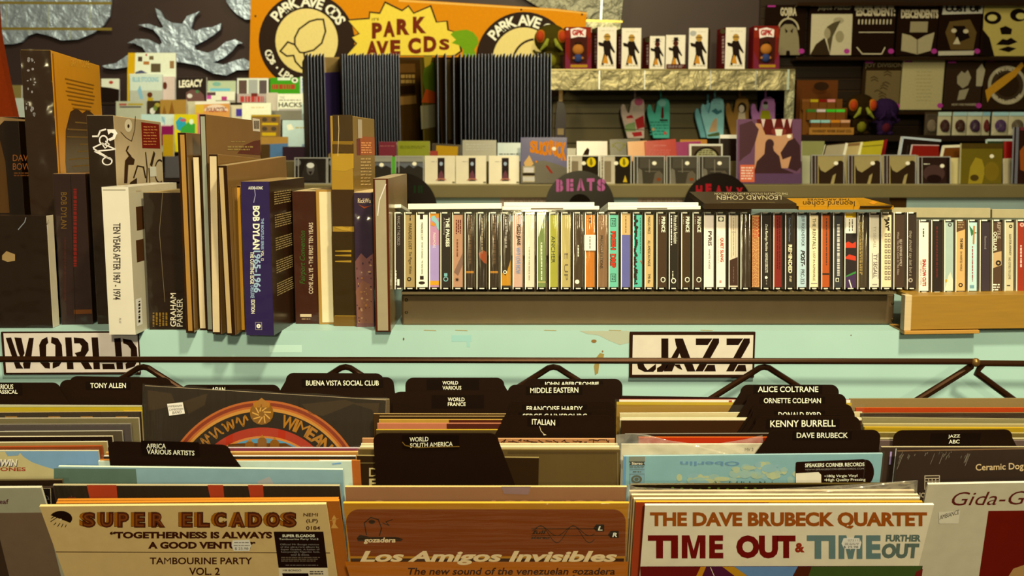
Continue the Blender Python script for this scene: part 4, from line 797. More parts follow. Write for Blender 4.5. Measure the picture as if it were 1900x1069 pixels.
def blue(b, f):
    q = M('#b7ba86'); r = random.Random(6)
    for k in range(70):
        t_ = r.random(); x = 1260+t_*215+r.uniform(-10, 10); base = 885-24*math.sin(max(0, t_-.25)*3.4)+r.uniform(0, 22)
        b.D(x, base, r.uniform(5, 15), r.uniform(3, 8), M(r.choice(('#b7ba86', '#a8b48c', '#9fb498', '#b0b78a', '#94b0a0'))), 1+k*.02, 12)
    gy = M('#6a6a50'); b.R(1167, 847, 1197, 905, M('#86a49c'), 1); b.R(1167, 847, 1197, 857, M('#8d8c70'), 2); b.PG([(1167, 856), (1197, 856), (1194, 859.5), (1197, 863), (1167, 863), (1170, 859.5)], M('#4a4a3a'), 3); b.T('Stereo', 1172, 857, 1192, 862, CR2, 0, .02, lay=4)
    b.scrib(1168, 864, 1196, 869, 2, gy, 3); b.R(1168, 870.5, 1196, 871.5, gy, 3); b.scrib(1174, 873, 1190, 877, 1, gy, 3)
    for q4 in ((1168, 879, 1196, 880), (1168, 879, 1169, 905), (1195, 879, 1196, 905)): b.R(*q4, gy, 3)
    b.ring(1181, 889, 6, 10, gy, 3, ky=.75); b.D(1181, 889, 4, 3, gy, 3); b.T('Oberlin', 1262, 856, 1372, 864, M('#6f9098'), 180, .02, lay=2); b.T('Band  High  Noises', 1322, 893, 1456, 905, M('#4a6a60'), 0, .02, lay=2)
    b.R(1155, 847, 1162, 905, M('#6f98a6'), 1)
t = lp((1157, 847), (1638, 842), M('#8dae9e'), M('#a4b8a4'), 'blue cover with pale cloud and black round-ended sticker', prt=blue, plastic=.002)
bb = MB(t.fr, -.0014); pts = [(1478, 856), (1600, 851)] + [(1604+17*math.cos(a), 875-24*math.sin(a)) for a in [math.radians(70-i*16) for i in range(9)]] + [(1612, 905), (1476, 905), (1476, 858)]
bb.PG(pts, K); bb.T('SPEAKERS CORNER RECORDS', 1493, 859, 1603, 866, WT, 0, .02, sk=2); bb.T('WWW.SPEAKERSCORNERRECORDS.COM', 1493, 869, 1602, 872, GR, sk=2); bb.PG([(1476, 877), (1518, 875), (1523, 880), (1523, 905), (1476, 905)], M('#ddd0a8'), 2)
bb.T('\u2022180g Virgin Vinyl', 1529, 880, 1590, 886, WT, 0, .01, sk=1); bb.T('\u2022High Quality Pressing', 1529, 887, 1605, 893.5, WT, 0, .01, sk=1); bb.T('\u2022Pure Analogue', 1529, 895, 1580, 901, WT, 0, .01, sk=1); t.part('sticker', bb)
lp((1170, 900), (1690, 898), M('#2e2210', 'g'), M('#5a4a20', 'g'), 'dark green black sleeve edge before the blue cover', prt=lambda b, f: [b.D(x, 905+(x % 4), 3, 1.5, M('#6a7a2c'), 2, 7) for x in range(1180, 1420, 17)])
lp((1168, 912), (1697, 911), M('#c2a46c'), M('#d8c08a'), 'buff sleeve in tall loose film behind the red and blue lettered cover', film=[(1165, 897), (1180, 902), (1350, 909), (1500, 902), (1660, 893), (1702, 889), (1697, 960), (1165, 960)])
lp((1172, 919), (1704, 919), M('#b89a62'), M('#e0cc94'), 'cream sleeve edge, second behind the red and blue lettered cover')
lp((1176, 926), (1707, 925), M('#cbb47a'), M('#ead8a4'), 'bright cream sleeve edge, first behind the red and blue lettered cover')
lp((1180, 932), (1712, 932), M('#a04824'), M('#c89a2c'), 'red and yellow sleeve edge against the red and blue lettered cover', prt=lambda b, f: b.R(1425, 932, 1712, 937, M('#c8982c'), 2))
def tim(b, f):
    b.T('THE DAVE BRUBECK QUARTET', 1206, 950, 1720, 981, M('#a05a1a'), 0, .045, .0); dr_ = M('#7a1c12'); b.T('TI', 1202, 993, 1258, 1036, dr_, 0, .05); b.T('M!', 1265, 993, 1309, 1036, dr_); b.T('E', 1316, 993, 1342, 1036, dr_, 0, .05); b.T('OUT', 1366, 993, 1476, 1036, dr_, 0, .06); b.T('&', 1475, 1007, 1493, 1025, M('#9a3a1a'), 0, .05); gt = M('#6f8272'); b.T('TI', 1497, 993, 1550, 1037, gt, 0, .05); b.T('M!', 1556, 993, 1600, 1037, gt); b.T('E', 1607, 993, 1634, 1037, gt, 0, .05)
    b.T('FURTHER', 1643, 992, 1708, 1005, M('#6a7560'), 0, .05, .1); b.T('OUT', 1636, 1008, 1706, 1036, M('#6a7560'), 0, .06, .1)
    b.PG([(1190, 1051), (1712, 1050), (1706, 1085), (1190, 1085)], M('#5c2438'), 1)
    b.PG([(1188, 1051), (1300, 1051), (1290, 1085), (1188, 1085)], M('#74201a'), 2); b.PG([(1300, 1051), (1310, 1051), (1296, 1085), (1284, 1085)], M('#c0861e'), 3); b.PG([(1340, 1051), (1362, 1051), (1410, 1085), (1385, 1085)], M('#bb8a20'), 3); b.PG([(1362, 1051), (1480, 1051), (1465, 1085), (1410, 1085)], M('#6f8a9c'), 2); b.PG([(1480, 1051), (1506, 1051), (1494, 1085), (1462, 1085)], M('#5a2c14'), 3); b.PG([(1506, 1051), (1712, 1050), (1690, 1085), (1494, 1085)], M('#4d5c28'), 2); b.LN([(1318, 1052), (1330, 1080)], 1.2, CR, 4); b.PG([(1700, 1060), (1712, 1055), (1708, 1085), (1690, 1085)], M('#7a2a1c'), 3)
t = lp((1197, 938), (1733, 937), M('#d9cba0'), M('#ecdfb4'), 'cream cover with brown, dark red and grey green headline lettering', prt=tim, Y=1.1)
bb = MB(t.fr, -.0005); bb.PG([(1565, 998), (1594, 998), (1598, 1006), (1595, 1018), (1566, 1018), (1561, 1008)], M('#dcd4bc')); bb.T('073115', 1573, 1000, 1596, 1004, GR); bb.scrib(1567, 1006, 1595, 1011, 2, GR); bb.T('$ 29.98', 1565, 1012, 1592, 1017, M('#5a5248')); t.part('price_sticker', bb)
# --- fifth bin
lp((1577, 740), (2080, 739), M('#8d7440', 'g'), M('#a08a58'), 'brown film wrapped sleeve at the very back of the last bin', plastic=.001)
lp((1588, 757), (2090, 757), M('#b4521c'), M('#c8702c'), 'burnt orange sleeve edge in the last bin', prt=lambda b, f: b.R(1588, 757, 2090, 765, M('#a8461a'), 1))
lp((1596, 767), (2090, 766), M('#3a2410'), M('#8a7444'), 'dark brown sleeve below the burnt orange one', plastic=.001)
lp((1600, 775), (2095, 780), M('#8d8050', 'g'), M('#a89a68'), 'drab film wrapped sleeve below the dark brown one in the last bin', plastic=.003)
lp((1602, 787), (2098, 788), M('#a8965c'), M('#c2b27a'), 'olive cream sleeve edge above the gold one in the last bin')
lp((1604, 793), (2100, 795), M('#a88a24'), M('#c8a228'), 'gold sleeve edge behind the jazz divider')
lp((1608, 803), (2100, 805), M('#7a6834'), M('#b8a668'), 'drab olive sleeve edge next to the jazz divider top')
lp((1612, 814), (2102, 814), M('#8a7c48'), M('#c8b888'), 'greyish cream sleeve edge passing behind the jazz divider')
lp((1614, 818), (2104, 818), M('#6c5848'), M('#7c6a58'), 'mauve brown sleeve passing behind the jazz divider')
lp((1636, 830), (2106, 830), M('#4a3a2a'), M('#b8a878'), 'dark sleeve with violet spine beside the black jazz divider', prt=lambda b, f: [b.R(1649, 838, 1655, 862, M('#b49ab0'), 2), b.R(1655, 832, 1662, 905, M('#d8d4c0', 'g'), 2)], Y=YM(833)+.0)
def cer(b, f):
    r = random.Random(3)
    for i in range(26): x = r.uniform(1666, 1800); y = 838+r.uniform(0, 8); L = r.uniform(3, 26)*(r.random() < .5 or .3); b.LN([(x, y), (x-L*.4, y+L)], r.uniform(.5, 1.1), M('#8d8064', 'g'), 2)
    b.T('Ceramic Dog Amb', 1810, 861, 1935, 877, M('#d8ba80'), 0, .015, sk=4)
    q = M('#c8b48a')
    for y in (883, 888, 893): b.LN([(1716, y), (1743, y-.5)], 1.6, q)
    for x in (1716, 1743): b.LN([(x, 883), (x, 908)], 1.6, q)
    for x in (1723, 1729.5, 1736): b.LN([(x, 888), (x, 906)], 1.6, q)
    b.T('NORTHERN', 1700, 914, 1760, 923, q, 0, .02)
lp((1666, 838), (2160, 829), M('#371d10', 'g'), M('#6a5030', 'g'), 'dark chocolate cover with small gold lettering and maze emblem', prt=cer, Y=1.185, plastic=.001)
def gida(b, f):
    b.T('Gida-Gida', 1766, 913, 1955, 938, M('#6a2a1c'), 0, -.003, .35, sk=3); b.PG([(1834, 948), (2200, 944), (2200, 1080), (1815, 1080)], M('#75200e'), 1)
    b.PG([(1864, 1080), (1880, 1055), (1900, 1048), (1960, 1045), (1960, 1080)], M('#b08a50'), 2)
t = lp((1722, 899), (2240, 890), M('#c2b68e'), M('#d8cda4'), 'grey cream cover with brown script and dark red block', prt=gida, Y=1.112, L0=-21)
bb = MB(t.fr, -.0005); bb.PG([(1741, 950), (1781, 947), (1778, 971), (1742, 971)], M('#d2c7a0')); bb.T('AMBIANCE', 1743, 956, 1779, 964, K, 0, -.004, .1, sk=11); t.part('label_sticker', bb)
# ---------------------------------------------------------------- divider cards
DK, DK2 = M('#2c1b0e', 'p'), M('#22140a', 'p')
def dv(x0, x1, yt, yref, side, txt, label, sl=.55, strip=None, YY=None, yt2=None, deep=.15, extra=None):
    Y = (YY or YM(yref)+.0045); f = slab((x0, yt), (x1, yt2 or yt), Y, lean=LEAN(Y), floor=BIN); W, H = f.w, f.h; r = .0105
    t = Thing('divider_card', label, 'divider card', f, 'black divider cards in the bins')
    def arc(cx, cz, a0, a1): return [(cx+r*math.cos(math.radians(a0+(a1-a0)*i/6)), cz+r*math.sin(math.radians(a0+(a1-a0)*i/6))) for i in range(7)]
    h = W/2
    if side == 'R': pts = [(-h, 0), (h+sl*deep, 0), (h+sl*deep, H-deep), (h, H-r)] + arc(h-r, H-r, 20, 90) + arc(-h+r, H-r, 90, 180)
    elif side == 'L': pts = [(-h-sl*deep, 0), (h, 0)] + arc(h-r, H-r, 0, 90) + arc(-h+r, H-r, 90, 160) + [(-h, H-r), (-h-sl*deep, H-deep)]
    else: pts = [(-h-sl*deep, 0), (h+sl*deep, 0), (h+sl*deep, H-deep), (h, H-r)] + arc(h-r, H-r, 20, 90) + arc(-h+r, H-r, 90, 160) + [(-h, H-r), (-h-sl*deep, H-deep)]
    b = MB(f); b.prism(pts, 0, .0008, DK)
    if extra: extra(b)
    t.part('card', b)
    if txt:
        b = MB(f, -.0003); q = strip or (min(a[1] for a in txt)-8, min(a[2] for a in txt)-2.5, max(a[3] for a in txt)+8, max(a[4] for a in txt)+2.5)
        b.R(*q, DK2)
        for a in txt: b.T(*a[:5], WT, 0, .012, lay=2, sk=(a[5] if len(a) > 5 else 0))
        t.part('label_strip', b)
dv(-60, 112, 710, 752, 'R', [('VARIOUS', -10, 713, 25, 722), ('CLASSICAL', -13, 723.5, 33, 730.5)], 'black divider card with white classical lettering, cut by the edge of the view', YY=1.302)
dv(128, 318, 698, 745, 'R', None, 'blank black divider card rising behind the lettered one under the WORLD sign', YY=1.314, yt2=701)
dv(110, 300, 705, 752, 'L', [('TONY ALLEN', 168, 710.5, 234, 720)], 'black divider card with one line of white lettering under the WORLD sign', YY=1.308)
dv(336, 520, 714, 752, 'B', [('ASIAN', 393, 718.5, 418, 727)], 'black divider card lettered ASIAN behind the arched emblem cover', YY=1.318)
dv(560, 731, 700, 745, 'R', None, 'blank black divider card behind the widest single line one', YY=1.328, deep=.1, sl=.1)
dv(530, 712, 692, 745, 'L', [('BUENA VISTA SOCIAL CLUB', 568, 706, 703, 715.5)], 'black divider card with the longest single line of white lettering', YY=1.322, yt2=693)
dv(752, 936, 701, 760, 'R', [('WORLD', 821, 707, 850, 713.5), ('VARIOUS', 821, 716, 856, 723)], 'black divider card lettered WORLD VARIOUS', strip=(792, 704, 889, 725), YY=1.31)
dv(748, 938, 724, 765, 'R', None, 'blank black divider card between WORLD VARIOUS and WORLD FRANCE', YY=1.304)
dv(728, 948, 727, 767, 'R', [('WORLD', 831, 737.5, 862, 744.5), ('FRANCE', 831, 746.5, 864, 753.5)], 'black divider card lettered WORLD FRANCE', strip=(801, 733, 898, 757), YY=1.296)
dv(972, 1155, 703, 745, 'L', [('JOHN ABERCROMBIE', 1010, 708.5, 1111, 718)], 'black divider card whose one line of lettering is half hidden by the Middle Eastern one', YY=1.322)
dv(942, 1139, 714, 760, 'L', [('MIDDLE EASTERN', 984, 719.5, 1073, 729.5, 1)], 'black divider card lettered MIDDLE EASTERN', YY=1.307)
dv(944, 1142, 745, 785, 'L', [('FRANCOISE HARDY', 977, 753.5, 1081, 763)], 'black divider card with clipped lettering next behind the two before ITALIAN', YY=1.2635)
dv(941, 1141, 761, 800, 'L', [('SERGE GAINSBOURG', 970, 767.5, 1089, 777)], 'black divider card with mostly hidden lettering directly behind ITALIAN', YY=1.253)
dv(930, 1139, 771, 812, 'L', [('ITALIAN', 987, 777, 1030, 787.5, -2)], 'black divider card lettered ITALIAN with a pale scratch', YY=1.2395, sl=.5,
   extra=lambda b: [b.LN([(1001, 791), (1004, 800), (1008, 804)], 1, CR, 1), b.PG([(1007, 804), (1014, 807), (1009, 808)], CR, 1)])
dv(692, 925, 804, 903, 'R', [('WORLD', 760, 811, 795, 819.5, 1), ('SOUTH AMERICA', 761, 822, 840, 830.5, 3)], 'large black divider card lettered WORLD SOUTH AMERICA', strip=(747, 807, 852, 832), sl=.30, YY=1.158,
   extra=lambda b: b.LN([(747, 820), (752, 826), (775, 830), (800, 829), (852, 828)], 1.6, M('#8a6c2c'), 5))
dv(199, 427, 819, 866, 'R', [('AFRICA', 272, 823, 308, 832), ('VARIOUS ARTISTS', 273, 833, 361, 842, -3)], 'black divider card lettered AFRICA VARIOUS ARTISTS', YY=1.178, yt2=826)
dv(1374, 1557, 714, 747, 'L', [('ALICE COLTRANE', 1406, 717, 1518, 727.5)], 'rearmost black divider card of the jazz bin, one line of large lettering', YY=1.2945)
dv(1386, 1571, 731, 768, 'L', [('ORNETTE COLEMAN', 1417, 738.5, 1523, 748)], 'second black divider card from the back in the jazz bin', YY=1.2735)
dv(1394, 1583, 750, 786, 'L', [('DIZZY', 1444, 759.5, 1465, 769)], 'black divider card whose lettering barely shows, in the middle of the jazz bin', YY=1.262)
dv(1396, 1587, 757.5, 790, 'L', [('DONALD BYRD', 1444, 764.5, 1523, 775)], 'black divider card in the jazz bin with the lower half of its lettering hidden', YY=1.2555)
dv(1400, 1592, 770, 796, 'L', [('ELLINGTON', 1486, 773, 1550, 783)], 'blank looking black divider card just behind the second nearest of the jazz bin', YY=1.2505)
dv(1402, 1597, 772.5, 806, 'L', [('KENNY BURRELL', 1429, 780, 1550, 792.5, 1)], 'second nearest black divider card of the jazz bin, lettered in large capitals', YY=1.2435)
dv(1424, 1635, 798, 843, 'L', [('DAVE BRUBECK', 1478, 802.5, 1573, 812.5)], 'nearest black divider card of the jazz bin, behind the blue cover', YY=1.206)
dv(1659, 1880, 799, 835, 'R', [('JAZZ', 1759, 806.5, 1781, 813.5, .5), ('ABC', 1760, 816, 1780, 823, .5)], 'black divider card lettered JAZZ ABC behind the dark chocolate cover', YY=1.214, yt2=797, strip=(1725, 803, 1820, 826))
# ---------------------------------------------------------------- island display table
IY = 4.5
def isl(px0, py0, px1, py1, Y): return slab((px0, py0), (px1, py0), Y, by=py1)
f = isl(480, 343, 2100, 367, IY-.10); fz = f.O.z
t = Thing('display_island', 'long olive grey display island with pale blue front holding discs', 'display table', f)
b = MB(f); b.box(-f.w/2, f.w/2, 0, f.h, 0, .48, M('#857648', 't'), M('#8a7c4e', 't')); t.part('shelf_board', b, .003)
b = MB(f); b.box(-f.w/2, f.w/2, -fz, -.0, .05, .46, M('#b4c4a8', 't'))
b.on(f, .05)
for x0, x1, lab in ((928, 1016, 1), (1186, 1272, 1)):
    b.R(x0, 366, x1, 395, M('#d0b592')); b.R(x0, 366, x1, 368, M('#b8604a'), 2)
    b.T('FL FORMAT', x0+8, 371, x1-2, 378, M('#a89a6c'), lay=2)
b.R(1656, 366, 1691, 400, M('#5a3d18')); t.part('base_panel', b)
top = fz + f.h
zs = P(900, 299, IY+.16).z - fz
b = MB(f); b.box(-f.w/2, f.w/2, f.h, zs, .19, .46, M('#6a5a34', 't')); t.part('step', b)
zd = P(1076, 447, 4.22).z - fz
b = MB(f); b.box(-f.w/2, f.w/2, zd-.03, zd-.002, -.45, .05, M('#8a7a50', 't')); b.box(-f.w/2, f.w/2, zd-.03, zd+.10, -.46, -.44, M('#8a7a50', 't')); b.box(-f.w/2, f.w/2, -fz, zd-.03, -.40, .05, M('#6a5a34', 't')); t.part('lower_tray', b)
def face(x0, y0, x1, y1, Y, D, col, side, name, label, cat, group, prt=None, stick=None, lean=8, y0r=None, case=False, k='g'):
    f = slab((x0, y0), (x1, y0r if y0r else y0), Y, lean=lean, by=y1)
    t = Thing(name, label, cat, f, group); W, H = f.w, f.h
    b = MB(f); b.box(-W/2, W/2, 0, H, 0, D, M(col, k), M(side, k), M(side, k))
    if prt: prt(b)
    t.part('cover', b, .0008)
    if case:
        b = MB(f); h = .004; r_ = M('#a8a288', 'g')
        for q in ((-W/2-h, -W/2, -h, H+h), (W/2, W/2+h, -h, H+h), (-W/2, W/2, -h, 0), (-W/2, W/2, H, H+h)): b.box(*q, -.0015, D+.001, r_)
        x = -W/2+W*.09; b.box(x, x+.003, 0, H, -.001, .0005, r_); t.part('jewel_case', b)
    if stick:
        b = MB(f, -.001); b.D(stick[0], stick[1], 4.2, 3.6, M('#f0ead4'), 2, 12); t.part('price_sticker', b)
    return t
GF, GB, GS = 'discs in the front row of the island', 'discs in the rear row of the island', 'discs'
cb = '#cfc39a'
# rear row
Yb = IY+.16
def lines(x0, y0, x1, y1, n, c): return lambda b: b.scrib(x0, y0, x1, y1, n, M(c))
face(703, 263, 736, 300, Yb, .03, '#7a2c34', '#d8c8a0', 'disc_digipak', 'maroon disc sleeve behind the tall gold box', 'disc', GB, lines(705, 270, 734, 272, 1, '#a87060'))
face(738, 262, 797, 300, Yb-.02, .03, '#8a8a1e', '#d8cf9c', 'disc_digipak', 'olive green disc sleeve beside the maroon one', 'disc', GB, lines(742, 270, 790, 276, 2, '#6a6a18'))
face(802, 266, 856, 300, Yb+.03, .03, '#3a2a14', '#e0cfa0', 'disc_digipak', 'dark disc sleeve with mustard panel', 'disc', GB, lambda b: b.R(808, 272, 850, 300, M('#b08a1c')), y0r=269)
face(798, 280, 812, 300, Yb-.03, .02, '#9a3a24', '#9a3a24', 'disc_digipak', 'narrow red disc sleeve below the mustard panelled one', 'disc', GB)
face(858, 260, 921, 300, Yb-.01, .02, '#a39a78', '#d8d2b4', 'disc_digipak', 'grey disc sleeve above the cream trio', 'disc', GB, lambda b: b.scrib(864, 266, 916, 280, 3, M('#b8b090')))
face(923, 265, 970, 300, Yb+.01, .02, '#b9bfa6', '#ddd8ba', 'disc_digipak', 'pale grey disc sleeve beside the blue boxed album', 'disc', GB, lambda b: b.scrib(926, 284, 962, 288, 1, M('#6a6a58')))
face(1052, 275, 1073, 300, Yb+.02, .02, '#2a1a0e', '#c8b080', 'disc_digipak', 'small black disc sleeve beside the blue boxed album', 'disc', GB)
face(1070, 262, 1127, 300, Yb-.01, .02, '#d2c4a2', '#e2d6b4', 'disc_digipak', 'white disc sleeve with a small dark figure', 'disc', GB, lambda b: b.PG([(1081, 288), (1085, 280), (1090, 274), (1094, 278), (1092, 288)], M('#3a2414')))
face(1131, 259, 1188, 300, Yb+.01, .02, '#2c2412', '#d0c080', 'disc_digipak', 'black disc sleeve with yellow leaf lines', 'disc', GB, lambda b: [b.ring(1148, 274, 11, 12.5, M('#8a8420'), 1, 0, 180, ky=.8), b.LN([(1136, 268), (1150, 280), (1160, 266)], 1.4, M('#8a8420'))], y0r=257)
face(1164, 263, 1200, 300, Yb-.03, .02, '#d09a5c', '#e2c090', 'disc_digipak', 'peach disc sleeve beside the large red one', 'disc', GB, y0r=261)
face(1196, 262, 1254, 300, Yb-.05, .02, '#b03020', '#d87a5c', 'disc_digipak', 'red disc sleeve with rounded corner above the grey discs', 'disc', GB, lambda b: [b.T('JAZZ IS DEAD', 1213, 269, 1236, 272, M('#d89a80')), b.scrib(1204, 277, 1246, 288, 3, M('#c8705a'))], y0r=258)
face(1250, 264, 1300, 300, Yb-.02, .02, '#963058', '#d8a090', 'disc_digipak', 'magenta disc sleeve beside the red one', 'disc', GB, y0r=262)
face(1262, 259, 1312, 300, Yb+.03, .02, '#b07a2a', '#c89a3a', 'disc_digipak', 'amber disc sleeve edge behind the magenta one', 'disc', GB)
face(1279, 267, 1341, 300, Yb-.06, .02, '#d2caa4', '#ded6b2', 'disc_digipak', 'white bordered disc sleeve with a dark rounded picture', 'disc', GB, lambda b: [b.R(1283, 271, 1338, 300, M('#5a4a30')), b.D(1311, 292, 24, 20, M('#2e2010'), 2), b.D(1311, 293, 20, 17, M('#a8a06a'), 3), b.scrib(1296, 278, 1326, 292, 4, M('#3a3018'), 4, fill=.4)])
face(1336, 250, 1372, 300, Yb, .02, '#2a1a10', '#e6dcc0', 'disc_digipak', 'tall black and white disc sleeve beside the violet album', 'disc', GB, lambda b: b.R(1336, 250, 1372, 257, M('#e2d8ba')))
face(1488, 262, 1530, 300, Yb, .02, '#8d8a50', '#c8c49a', 'disc_digipak', 'sage disc sleeve beside the violet album', 'disc', GB)
def tilted(p, Y, col, name, label, prt=None, D=.012):
    f = slab(p[3], p[2], Y, lean=6, H=.001); q = MB(f); pts = [f.uv(*a) for a in p]; q.prism(pts[::-1] if False else pts, 0, D, M(col, 'g'), M('#d8cfa8', 'g'))
    if prt: prt(q)
    one(name, label, 'disc', q, GB)
tilted([(1524, 300), (1565, 300), (1574, 264), (1532, 268)], Yb-.03, '#a89a70', 'disc_digipak', 'tilted beige disc sleeve with dark border beside the sage one', lambda b: [b.LN([(1525, 298), (1533, 269), (1574, 265)], 2.2, M('#3a2410'), 2)])
tilted([(1562, 300), (1592, 300), (1602, 263), (1570, 266)], Yb-.045, '#b8a264', 'disc_digipak', 'tilted cream disc sleeve with brown band', lambda b: [b.LN([(1564, 298), (1571, 267)], 5, M('#e2d8ac'), 2), b.LN([(1573, 269), (1600, 267)], 5, M('#8a6a3a'), 2)])
tilted([(1590, 300), (1632, 300), (1640, 260), (1598, 264)], Yb-.06, '#b8a82a', 'disc_digipak', 'tilted yellow disc sleeve beside a deep red one', lambda b: [b.LN([(1592, 298), (1599, 265)], 4, M('#e2d890'), 2), b.LN([(1600, 272), (1636, 269)], 2, M('#8a8020'), 2)])
tilted([(1628, 300), (1640, 300), (1647, 258), (1634, 262)], Yb-.02, '#8a1c1c', 'disc_digipak', 'narrow deep red disc sleeve at the end of the tilted run')
tilted([(1665, 300), (1740, 300), (1745, 259), (1673, 253)], Yb, '#2a1a0e', 'disc_digipak', 'tilted black sleeve with a white border behind the red one', lambda b: [b.LN([(1668, 296), (1675, 255), (1745, 261)], 4, M('#b8bcaa'), 2)])
tilted([(1687, 300), (1742, 300), (1742, 269), (1693, 268)], Yb-.03, '#8f2414', 'disc_digipak', 'dark red sleeve with pale border in front of the tilted black one', lambda b: [b.LN([(1688, 296), (1693, 269), (1742, 270)], 1.8, M('#c8a890'), 2)])
tilted([(1743, 300), (1783, 300), (1783, 269), (1750, 270)], Yb-.035, '#7a4a18', 'disc_digipak', 'brown and cream sleeve beside the dark red one', lambda b: [b.LN([(1745, 298), (1751, 272), (1783, 271)], 5, M('#e2d6a4'), 2)])
face(1832, 258, 1888, 300, Yb+.03, .02, '#3a4a2a', '#b8c4a0', 'disc_digipak', 'dark green sleeve with white top edge behind the olive cased album', 'disc', GB, lambda b: b.R(1832, 258, 1888, 262, M('#c0c8ac')))
face(1866, 262, 1888, 300, Yb-.02, .02, '#a8241c', '#a8241c', 'disc_digipak', 'bright red sleeve sliver beside the grey spined album', 'disc', GB)
# front row
Yf = IY+.04
def head(x): return lambda b: [b.D(x+12, 302, 6, 6, M('#7a7868'), 1), b.PG([(x+18, 335), (x+22, 318), (x+26, 304), (x+33, 298), (x+42, 298), (x+48, 306), (x+52, 335)], M('#3c3428'), 1), b.D(x+36, 314, 7, 11, M('#6a6252'), 2), b.D(x+36, 307, 7, 5, M('#d8d2bc'), 3), b.PG([(x+32, 318), (x+40, 318), (x+36, 325)], M('#2a2018'), 4)]
face(548, 294, 605, 340, Yf, .012, '#2e261c', '#bdb696', 'compact_disc', 'black cased disc with a shadowed bearded figure behind the navy box', 'disc', GF, head(540), case=True)
face(609, 294, 666, 340, Yf, .012, '#2e261c', '#bdb696', 'compact_disc', 'black cased disc mostly hidden by the tall gold box', 'disc', GF, head(604), case=True)
land = lambda x: lambda b: [b.R(x, 291, x+52, 300, M('#9a9478'), 1), b.PG([(x, 312), (x+8, 307), (x+16, 312), (x+24, 306), (x+32, 312), (x+40, 307), (x+52, 313), (x+52, 341), (x, 341)], M('#3a3428'), 2), b.R(x, 303, x+52, 313, M('#6f6f66'), 1)]
t = face(676, 291, 726, 341, Yf, .012, '#5a564a', '#c8c0a0', 'compact_disc', 'cased disc with dark ridge picture next to a green spine', 'disc', GF, land(676), (708, 306), case=True)
t = face(735, 291, 785, 341, Yf, .012, '#5a564a', '#c8c0a0', 'compact_disc', 'cased disc with dark ridge picture and a green spine strip', 'disc', GF, land(735), (769, 304), case=True)
b = MB(t.fr); x = t.fr.uv(727, 300)[0]; b.box(x, x+.016, 0, t.fr.h, -.002, .01, M('#5aa028', 'g')); t.part('spine_strip', b)
def trio(x): return lambda b: [b.R(x+24, 293, x+37, 336, M('#3a2c26'), 1), b.D(x+30.5, 304, 3, 3.6, M('#a8b0a8'), 2), b.PG([(x+24, 333), (x+27, 322), (x+31, 316), (x+34, 322), (x+37, 333)], M('#7a4a48'), 2), b.PG([(x+20, 336), (x+24, 331), (x+37, 331), (x+41, 335), (x+30, 333)], M('#b07a5a'), 3), b.scrib(x+12, 299, x+23, 301, 1, GR), b.R(x+51, 337, x+56, 340, M('#8a8058'), 1)]
for x, lb in ((788, 'first cream disc sleeve of three alike, beside the green spined disc'), (845.5, 'middle cream disc sleeve of three alike, between its twins'), (907, 'third cream disc sleeve of three alike, beside the blue boxed album')):
    face(x, 289, x+56.5, 342, Yf-.01, .012, '#dccd9e', '#ece2bc', 'disc_digipak', lb, 'disc', GF, trio(x))
def slick(b):
    o = M('#d8891c'); b.PG([(966, 340), (966, 310), (985, 300), (1010, 298), (1035, 305), (1052, 312), (1052, 340)], M('#3f3018', 'g'), 1); b.R(970, 308, 992, 338, M('#b8a878'), 2); b.R(972, 311, 990, 320, M('#d8ccb0'), 3); b.R(970, 328, 992, 336, M('#cfc4a4'), 3); b.R(970, 321, 992, 326, M('#3a2c18'), 3); b.PG([(972, 302), (982, 288), (990, 304), (986, 308), (974, 308)], M('#c8983c', 'g'), 2); b.PG([(1012, 308), (1016, 307), (1026, 321), (1022, 322)], M('#a03a1c'), 3); b.D(992+3, 300, 2, 2, o, 3)
    ws = ((983, 261, 994, 284), (993, 262, 1002, 285), (1001, 263, 1005, 287), (1004, 263, 1014, 289), (1013, 262, 1022, 288))
    for c, q in zip('SLICK', ws): b.T(c, *q, o, 0, .06, lay=3)
    for c, q in zip('RICK', ((1020, 260, 1030, 287), (1029, 262, 1033, 290), (1032, 263, 1042, 294), (1041, 264, 1051, 298))): b.T(c, *q, o, 0, .06, lay=3)
face(966, 255, 1052, 340, IY-.02, .03, '#3f3868', '#8a86a0', 'disc_box', 'large blue boxed album with orange lettering and a white sticker', 'disc', None, slick, (1028, 276), lean=5)
def yel(x): return lambda b: [b.R(x, 289, x+27, 341, M('#c2b48c'), 1), b.R(x+6, 299, x+20, 338, M('#8d7c58'), 2), b.R(x+27, 289, x+58, 341, M('#2e2414'), 1), b.D(x+44, 301, 8.5, 9, M('#d8bc1c'), 2), b.PG([(x+42, 294), (x+45, 294), (x+47, 304), (x+44, 308), (x+41, 304)], M('#8a7a14'), 3), b.PG([(x+42, 338), (x+46, 325), (x+50, 338)], M('#c8a82a'), 2), b.scrib(x+2, 292, x+5, 338, 1, M('#5a4a30'), vert=True)]
face(1054, 290, 1110, 341, Yf, .012, '#2e2414', '#c8c0a0', 'compact_disc', 'cased disc with a yellow round emblem beside the blue boxed album', 'disc', GF, yel(1053), (1083, 303), case=True)
face(1115, 290, 1170, 341, Yf, .012, '#2e2414', '#c8c0a0', 'compact_disc', 'cased disc with a yellow round emblem beside the grey cased ones', 'disc', GF, yel(1114), (1143, 303), case=True)
